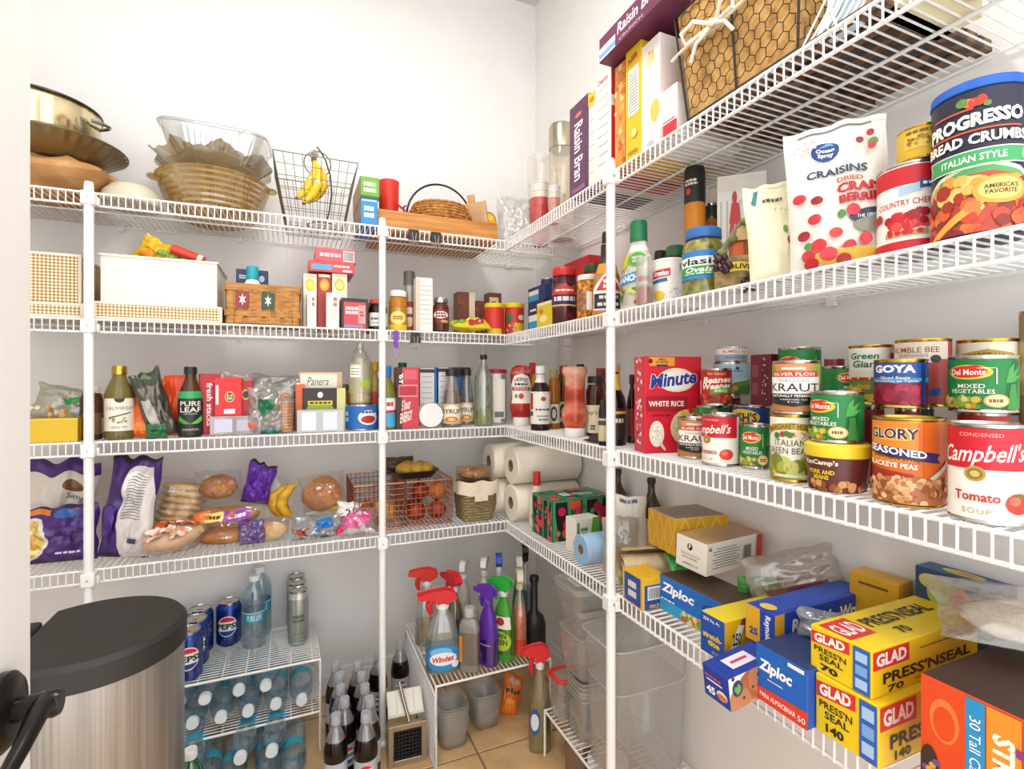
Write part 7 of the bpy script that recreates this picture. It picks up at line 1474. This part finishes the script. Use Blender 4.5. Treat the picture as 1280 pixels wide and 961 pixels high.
spots = [(-.375 + .067 * k, 1.742, RZ0 + .0335) for k in range(7)] + [(-.335 + .067 * k + rnd.uniform(-.004, .004), 1.745, RZ0 + .0335 + .057) for k in range(5)]
for k, (x, y, z) in enumerate(spots):
    o = proto if k == 0 else copy_tree(proto)
    o['label'] = 'clear water bottle lying on the rack shelf, %s from the left in the %s layer' % (ORD[k if k < 7 else k - 7], 'bottom' if k < 7 else 'top')
    o.location = (x, y - rnd.uniform(0, .012), z); o.rotation_euler = (pi/2, 0, rnd.uniform(-.04, .04))
fl = [(-.335, 1.63, .033), (-.268, 1.60, .033), (-.20, 1.62, .033), (-.132, 1.595, .033), (-.062, 1.615, .033), (.008, 1.59, .033), (-.30, 1.64, .088), (-.235, 1.62, .088), (-.100, 1.64, .088), (-.03, 1.635, .0885)]
for k, (x, y, z) in enumerate(fl):
    o = copy_tree(proto); o['label'] = 'clear water bottle lying on the floor, %s from the left in the %s layer' % (ORD[k if k < 6 else k - 6], 'bottom' if k < 6 else 'top'); o['group'] = 'water bottles lying on the floor'
    o.location = (x, y, z); o.rotation_euler = (pi/2, 0, rnd.uniform(-.10, .10))
# slim silver cans
for k in range(3):
    x, y = floor_at(373, 806, RZ1)
    s_ = bottle('B', 0, 0, 0, 0, RZ1, 'silver_can', ['slim silver can at the front of a row of three', 'middle slim silver can of a row of three', 'slim silver can nearest the wall in a row of three'][k], 'can', M('#c6cec9', .28, .4), h=.156, at=(x - .002 * k, y + .012 + .060 * k), r=.028, cat='can', group='slim silver cans', lab=(.1, .88, film('#b4bdb8', .03)), arts=[('l', .5, .55, .44, .2, '#5a6a64'), ('r', .5, .2, .4, .02, '#7a8a84')])
    g = G(); g.lathe([(.0244, .153), (.0244, .1590), (.0228, .1590), (.0218, .1568), (0, .1568)], STEEL, 22); g.build('can_lid', s_.o)
x, y = floor_at(238, 950, .19)
bottle('B', 0, 0, 0, 0, 0, 'green_soda_bottle', 'green bottle with white cap beside the trash can', 'soda', film('#2f8a4c', .6, .06, .14), cap=(.915, 1, .42, '#eef0ea'), h=.215, at=(x, y), r=.033, lab=(.28, .54, '#2c7a44'))
# diet cola bottles on the floor
cola = M('#1c1210', .06)
def cola_bottle(x, y, label):
    s_ = bottle('B', 0, 0, 0, 0, 0, 'cola_bottle', label, 'soda', (M('#17100e', .08), film('#c9cbce', .45, .06, .14), .70), cap=(.90, 1, .42, '#a9adb2'), h=.222, at=(x, y), r=.0285, lab=(.28, .53, '#b9bfc8'), group='cola bottles on the floor', face=rnd.uniform(-20, 20),
      arts=[('e', .5, .5, .46, .74, '#eef0f2'), ('p', [(.5 + .22 * cos(pi * k / 12), .54 + .32 * sin(pi * k / 12)) for k in range(2, 11)], '#d8263a'), ('p', [(.5 + .22 * cos(-pi * k / 12), .46 + .32 * sin(-pi * k / 12)) for k in range(2, 11)], '#1d4aa8'), ('t', 'PEPSI', .5, .5, .4, .15, '#14161c', {'b': .04})])
    return s_.o
cb_ = [(.100, 1.309), (.126, 1.368), (.122, 1.428), (.124, 1.488), (.118, 1.548), (.168, 1.288), (.184, 1.346), (.181, 1.406), (.180, 1.466), (.176, 1.526), (.238, 1.560), (.312, 1.600)]
lb_ = ['cola bottle with silver cap at the front left of the floor group', 'second cola bottle back in the left floor row', 'third cola bottle back in the left floor row', 'fourth cola bottle back in the left floor row', 'rearmost cola bottle of the left floor row', 'cola bottle at the front right of the floor group', 'second cola bottle back in the right floor row', 'third cola bottle back in the right floor row', 'fourth cola bottle back in the right floor row', 'rearmost cola bottle of the right floor row', 'cola bottle behind the middle pole', 'cola bottle behind the potato cutter, right of the pole']
for (x, y), l in zip(cb_, lb_): cola_bottle(x, y, l)
# potato cutter
t = thing('potato_cutter', 'steel potato cutter with a dark blade grid and pale pusher', 'cutter', (.288, 1.372, 0), radians(-4))
stl = M('#b3a994', .35, .9)
W_, H_ = .102, .108
for nm, b_ in (('frame_post', (-W_/2, -W_/2 + .014, 0, .014, 0, H_)), ('frame_post', (W_/2 - .014, W_/2, 0, .014, 0, H_)), ('frame_bar', (-W_/2 + .014, W_/2 - .014, 0, .014, 0, .015)), ('frame_bar', (-W_/2 + .014, W_/2 - .014, 0, .014, H_ - .014, H_)), ('side_rail', (-W_/2, -W_/2 + .006, .014, .16, .005, .03)), ('side_rail', (W_/2 - .006, W_/2, .014, .16, .005, .03))):
    g = G(); g.box(*b_, stl); g.build(nm, t, smooth=0, bevel=.001)
g = G(); gb = M('#3a3c40', .35, .7)
for k in range(8):
    q = -W_/2 + .014 + (W_ - .028) * (k + .5) / 8; g.box(q - .0012, q + .0012, .003, .012, .015, H_ - .014, gb)
    q = .015 + (H_ - .029) * (k + .5) / 8; g.box(-W_/2 + .014, W_/2 - .014, .004, .011, q - .0012, q + .0012, gb)
o = g.build('blade_grid', t, smooth=0); o['kind'] = 'stuff'
g = G(); g.box(-W_/2 + .014, W_/2 - .014, .012, .03, .012, H_ - .012, M('#1c1c20', .6)); g.build('pusher_block', t, smooth=0)
g = G(); g.box(-.048, .048, -.004, .006, 0, .068, M('#d8d2c4', .5), Matrix.Translation((0, .03, H_ + .004)) @ Matrix.Rotation(radians(-52), 4, 'X')); g.build('push_plate', t, smooth=0)
for k in range(4):
    g = G(); q = -.036 + .024 * k; g.box(q - .009, q + .009, -.007, -.004, .004, .064, M('#e4dfd2', .5), Matrix.Translation((0, .03, H_ + .004)) @ Matrix.Rotation(radians(-52), 4, 'X')); g.build('plate_rib', t, smooth=0)
g = G(); g.tube([(.006, .012, H_ - .002), (-.008, .05, H_ + .05), (-.014, .068, H_ + .078)], .005, stl, 10); g.build('lever_arm', t)
# side rack with spray bottles
RX0, RX1, RY0, RY1, RZ2 = .356, .700, 1.336, 1.715, .216
rk = rack('white wire rack of spray bottles in the corner', RX0, RX1, RY0, RY1, (RZ2,), .06, .0125, 'y')
g = G(); g.tube([(RX0 - .004, RY0 - .010, .004), (RX0 - .004, RY0 - .010, .192), (RX0 - .004, RY1 - .02, .200), (RX0 - .004, RY1 - .02, .004)], .0036, WIRE, 8, closed=True); g.build('side_frame', rk)
g = G()
q = RY0
while q < RY1 - .025: g.tube([(RX0 - .004, q, .006), (RX0 - .004, q, .194)], .0015, WIRE, 4); q += .0125
q = .016
while q < .192: g.tube([(RX0 - .0055, RY0 - .008, q), (RX0 - .0055, RY1 - .022, q)], .0015, WIRE, 4); q += .0125
o = g.build('side_grid', rk); o['kind'] = 'stuff'
Z = RZ2 + .001
wclr = film('#e3e6e4', .24, .06, .16)
wart = [('e', .5, .45, .9, .8, '#2f86c4'), ('e', .45, .62, .5, .3, '#7ac0e2'), ('e', .5, .42, .62, .4, '#eef2f4'), ('t', 'Windex', .5, .42, .5, .18, '#d8342c', {'b': .04, 's': .15, 'sl': .06}), ('e', .78, .22, .2, .2, '#e8eef2')]
sprayer((.392, 1.400), Z, .092, .05, .226, 'glass_cleaner_spray', 'clear glass cleaner spray with red trigger at the front left', wclr, '#d8242c', lab=(.02, .42, film('#5fa0b8', .3)), arts=wart, fill=('#7aa0a0', .3), rz=radians(-10))
sprayer((.388, 1.560), Z, .075, .05, .232, 'bleach_spray', 'clear spray bottle with red and white trigger near the wall', wclr, '#d8342c', fill=('#a8946a', .3), rz=radians(-20))
sprayer((.446, 1.475), Z, .075, .05, .238, 'amber_cleaner_spray', 'amber spray bottle with a red trigger behind the glass cleaner', film('#8a7a4a', .4, .06, .14), '#cf1f2a', fill=('#2c4a5c', .35), rz=radians(-75))
bottle('B', 0, 0, 0, 0, Z, 'polish_bottle', 'grey metal polish bottle with silver cap among the sprays', [(.95, 0), (1, .03), (1, .70), (.8, .80), (.42, .84), (.40, .87)], M('#8f8d88', .35, .3), cap=(.86, 1, .5, '#b8b6b0'), h=.175, at=(.462, 1.372), r=.029, flat=.55, sup=3.4, rot=(0, 0, radians(-32)), lab=(.1, .62, film('#8f8d88', .02)), arts=[('r', .15, .5, .3, .8, '#d8842c')])
sprayer((.505, 1.560), Z, .055, .045, .236, 'white_head_spray', 'pale spray bottle with a white trigger behind the grey bottle', '#b8b4aa', '#e8e6e0', rz=radians(-120))
sprayer((.522, 1.382), Z, .062, .045, .222, 'purple_cleaner_spray', 'purple cleaner spray bottle', '#5a2a9a', '#5e2fa4', lab=(.04, .34, film('#5a2a9a', .02)), arts=[('e', .3, .3, .3, .4, '#8a6ac4'), ('r', .5, .8, .6, .06, '#a88ad8')], neck='#6a3cb0', rz=radians(-60))
sprayer((.573, 1.388), Z, .066, .045, .236, 'green_cleaner_spray', 'bright green cleaner spray bottle', '#3f9a2c', '#2fa83c', lab=(.08, .56, film('#3f9a2c', .02)), arts=[('r', .5, .82, .8, .3, '#e8e2d0'), ('e', .5, .85, .3, .2, '#a8342c'), ('e', .5, .36, .8, .5, '#a8c83c'), ('t', 'MEAN\nGREEN', .45, .42, .6, .3, '#1c3a1c', {'b': .03})], neck='#e8e8e4', rz=radians(-50))
sprayer((.565, 1.53), Z, .055, .045, .250, 'pink_head_spray', 'pale pink spray bottle behind the purple one', '#d8c4b8', '#e2ddd4', rz=radians(-120))
sprayer((.615, 1.53), Z, .055, .045, .256, 'blue_head_spray', 'spray bottle with a royal blue trigger near the wall', '#c8d0d4', '#1f4fae', rz=radians(-110))
sprayer((.630, 1.40), Z, .058, .042, .244, 'orange_cleaner_spray', 'clear spray bottle of orange cleaner', film('#e8e0d0', .25, .06, .14), '#ddd2b8', fill=('#e2621c', .56), lab=(.02, .2, '#d8442c'), rz=radians(-110), neck='#ddd2b8')
sprayer((.672, 1.50), Z, .058, .042, .248, 'dark_green_spray', 'dark green spray bottle with white trigger behind the orange one', '#1f6a34', '#e4e2da', rz=radians(-110))
sprayer((.715, 1.545), Z, .055, .04, .276, 'blue_liquid_spray', 'clear spray bottle of blue liquid with a black trigger', film('#d8dcdc', .25, .06, .14), '#1c1a1a', fill=('#2c6a94', .45), neck='#23201f', rz=radians(-110))
bottle('B', 0, 0, 0, 0, Z, 'black_cleaner_bottle', 'black narrow necked bottle at the right end of the spray rack', [(1, 0), (1, .30), (.8, .42), (.32, .5), (.30, .94)], M('#1f1c1b', .4), cap=(.92, 1.0, .4, '#1a1817'), h=.21, at=(.690, 1.425), r=.036, flat=.7)
# under the rack
dl = film('#e8e9e7', .26, .1, .08)
def tubs(x, y, n, w, dep, h1, step, label, z0=0.0, rz=0):
    t = thing('plastic_tub_stack', label, 'containers', (x, y, z0), rz, 'nested clear tubs')
    for k in range(n):
        g = G(); z = step * k
        g.lathe([(.5*w*.82, z), (.5*w*.86, z + .002), (.5*w*.98, z + h1), (.5*w*1.04, z + h1), (.5*w*1.04, z + h1 + .003)], dl, 28, sy=dep/w, super_=4.5, caps=(k == 0)); g.build('clear_tub', t, smooth=50)
    return t
tubs(.422, 1.42, 8, .085, .10, .055, .0085, 'nested clear tubs on the floor under the spray rack, left stack')
tubs(.535, 1.46, 7, .085, .10, .05, .0085, 'nested clear tubs on the floor under the spray rack, right stack')
bag((.612, 1.455, 0), .062, .115, .04, 'orange_puff_bag', 'orange snack bag on the floor under the spray rack', '#e2741c', rot=(radians(-15), radians(14), radians(-20)), seed=101, crumple=.18, arts=[('l', .5, .62, .7, .14, '#3a1c10'), ('e', .5, .85, .6, .16, '#c8a07a'), ('e', .5, .3, .6, .3, '#f0943c')])
sprayer((.640, 1.285), 0, .062, .045, .292, 'floor_spray_bottle', 'clear spray bottle of yellowish cleaner with red trigger on the floor', film('#cfc9a0', .25, .06, .14), '#d8282c', fill=(ramp_mat('murky_cleaner', [(0.3, '#5c5a24'), (0.6, '#8f8a40'), (0.8, '#b4ae6c')], 'NOISE', 50, .2), .42), lab=(.10, .50, film('#c9c49a', .02)), arts=[('e', .3, .5, .4, .6, '#2c5a9a'), ('e', .3, .5, .28, .4, '#dfe6ee')], rz=radians(-20), prof=[(.92, 0), (1, .02), (1, .42), (.86, .52), (.56, .62), (.46, .70), (.34, .77), (.30, .80)])
# rack by the right wall with clear containers
rack('white wire rack of clear containers under the right shelves', .640, .855, .80, 1.255, (.128,), .06, .015, 'x')
cz = .129
cl2 = film('#ecedea', .30, .12, .10)
def clear_box(x0, x1, y0, y1, z0, z1, label, name='clear_bin', lip=.006, m=None, lid=None, taper=.9, nested=1, step=.01):
    m = m or cl2
    xm, ym = (x0 + x1) / 2, (y0 + y1) / 2; w, d_, h = x1 - x0, y1 - y0, z1 - z0
    t = thing(name, label, 'container', (xm, ym, z0))
    for k in range(nested):
        g = G(); zo = k * step
        hh = h - step * (nested - 1)
        g.lathe([(.5*taper, zo), (.5*taper + .008, zo + .002), (.5, zo + hh - .004)], m, 40, sx=w, sy=d_, super_=7, caps=(k == 0)); g.build('bin_wall', t, smooth=50)
        g = G(); g.lathe([(.5, zo + hh - .004), (.5 + lip, zo + hh - .003), (.5 + lip, zo + hh), (.5, zo + hh)], film('#f2f3f1', .7, .12, .16), 40, sx=w, sy=d_, super_=7, caps=False); g.build('bin_lip', t, smooth=40)
    if lid:
        g = G(); g.lathe([(.5 + lip, h), (.5 + lip * 2, h + .001), (.5 + lip * 2, h + .008), (.47, h + .010), (.44, h + .006), (0, h + .006)], lid, 40, sx=w, sy=d_, super_=6, caps=False); g.build('bin_lid', t, smooth=50)
    return t
clear_box(.655, .855, .935, 1.075, cz, .335, 'tall clear storage bin at the back of the container rack', taper=.94)
clear_box(.645, .862, .925, 1.085, .337, .437, 'wide shallow clear bin resting on the tall bin', taper=.90, lip=.012)
clear_box(.660, .775, 1.090, 1.180, cz, .275, 'stack of nested white clear tubs beside the right pole', 'nested_tubs', m=film('#dcdedb', .34, .15, .12), nested=5, step=.011, taper=.92)
clear_box(.655, .790, 1.090, 1.215, .277, .385, 'deep clear tub stacked on the nested tubs', taper=.86)
clear_box(.660, .795, 1.10, 1.225, .386, .438, 'shallow clear tub below the topmost lidded one', lid=film('#eeefed', .5, .1, .16))
s_ = clear_box(.650, .785, 1.105, 1.235, .448, .492, 'topmost clear lidded tub with a printed sticker', lid=film('#f2f3f1', .55, .1, .16))
g = G(); art(g, [('r', .5, .5, 1, 1, '#dcdcd6')] + [('r', .5, .15 + .14 * k, .84, .05, '#4a4a48') for k in range(6)] + [('r', .25, .5, .05, .9, '#3a3a38')], lambda a, b, o: (-.045 + .09 * a, -.035 + .06 * b, .0545 + o)); g.build('sticker', s_, smooth=0)
t = clear_box(.648, .712, 1.185, 1.245, cz, .232, 'clear canister with a red rimmed lid on the container rack', 'red_lid_canister')
g = G(); g.tube([(.034 * cos(2*pi*k/32) * (abs(cos(2*pi*k/32))**4 + abs(sin(2*pi*k/32))**4) ** -.25, .032 * sin(2*pi*k/32) * (abs(cos(2*pi*k/32))**4 + abs(sin(2*pi*k/32))**4) ** -.25, .107) for k in range(32)], .006, '#d8262c', 8, closed=True); g.build('red_gasket', t)
g = G(); g.lathe([(.45, .108), (.0, .109)], film('#d8d2c0', .5, .1, .14), 30, sx=.066, sy=.062, super_=5, caps=False); g.build('canister_lid', t)
t = thing('tan_jar', 'tan plastic jar under the container rack', 'jar', (.700, 1.165, 0))
g = G(); g.lathe([(.036, 0), (.040, .003), (.040, .075), (.034, .09)], film('#a8806a', .6, .1, .14), 24); g.build('jar_wall', t)
g = G(); g.lathe([(.036, .088), (.037, .104), (.030, .106)], M('#c8b8a4', .5), 24); g.build('jar_lid', t)
t = thing('white_floor_tub', 'white plastic tub under the container rack', 'tub', (.720, 1.07, 0))
g = G(); g.lathe([(.040, 0), (.043, .003), (.048, .085), (.050, .086), (.050, .092), (.0, .093)], M('#eceae6', .4), 28); g.build('tub_wall', t)
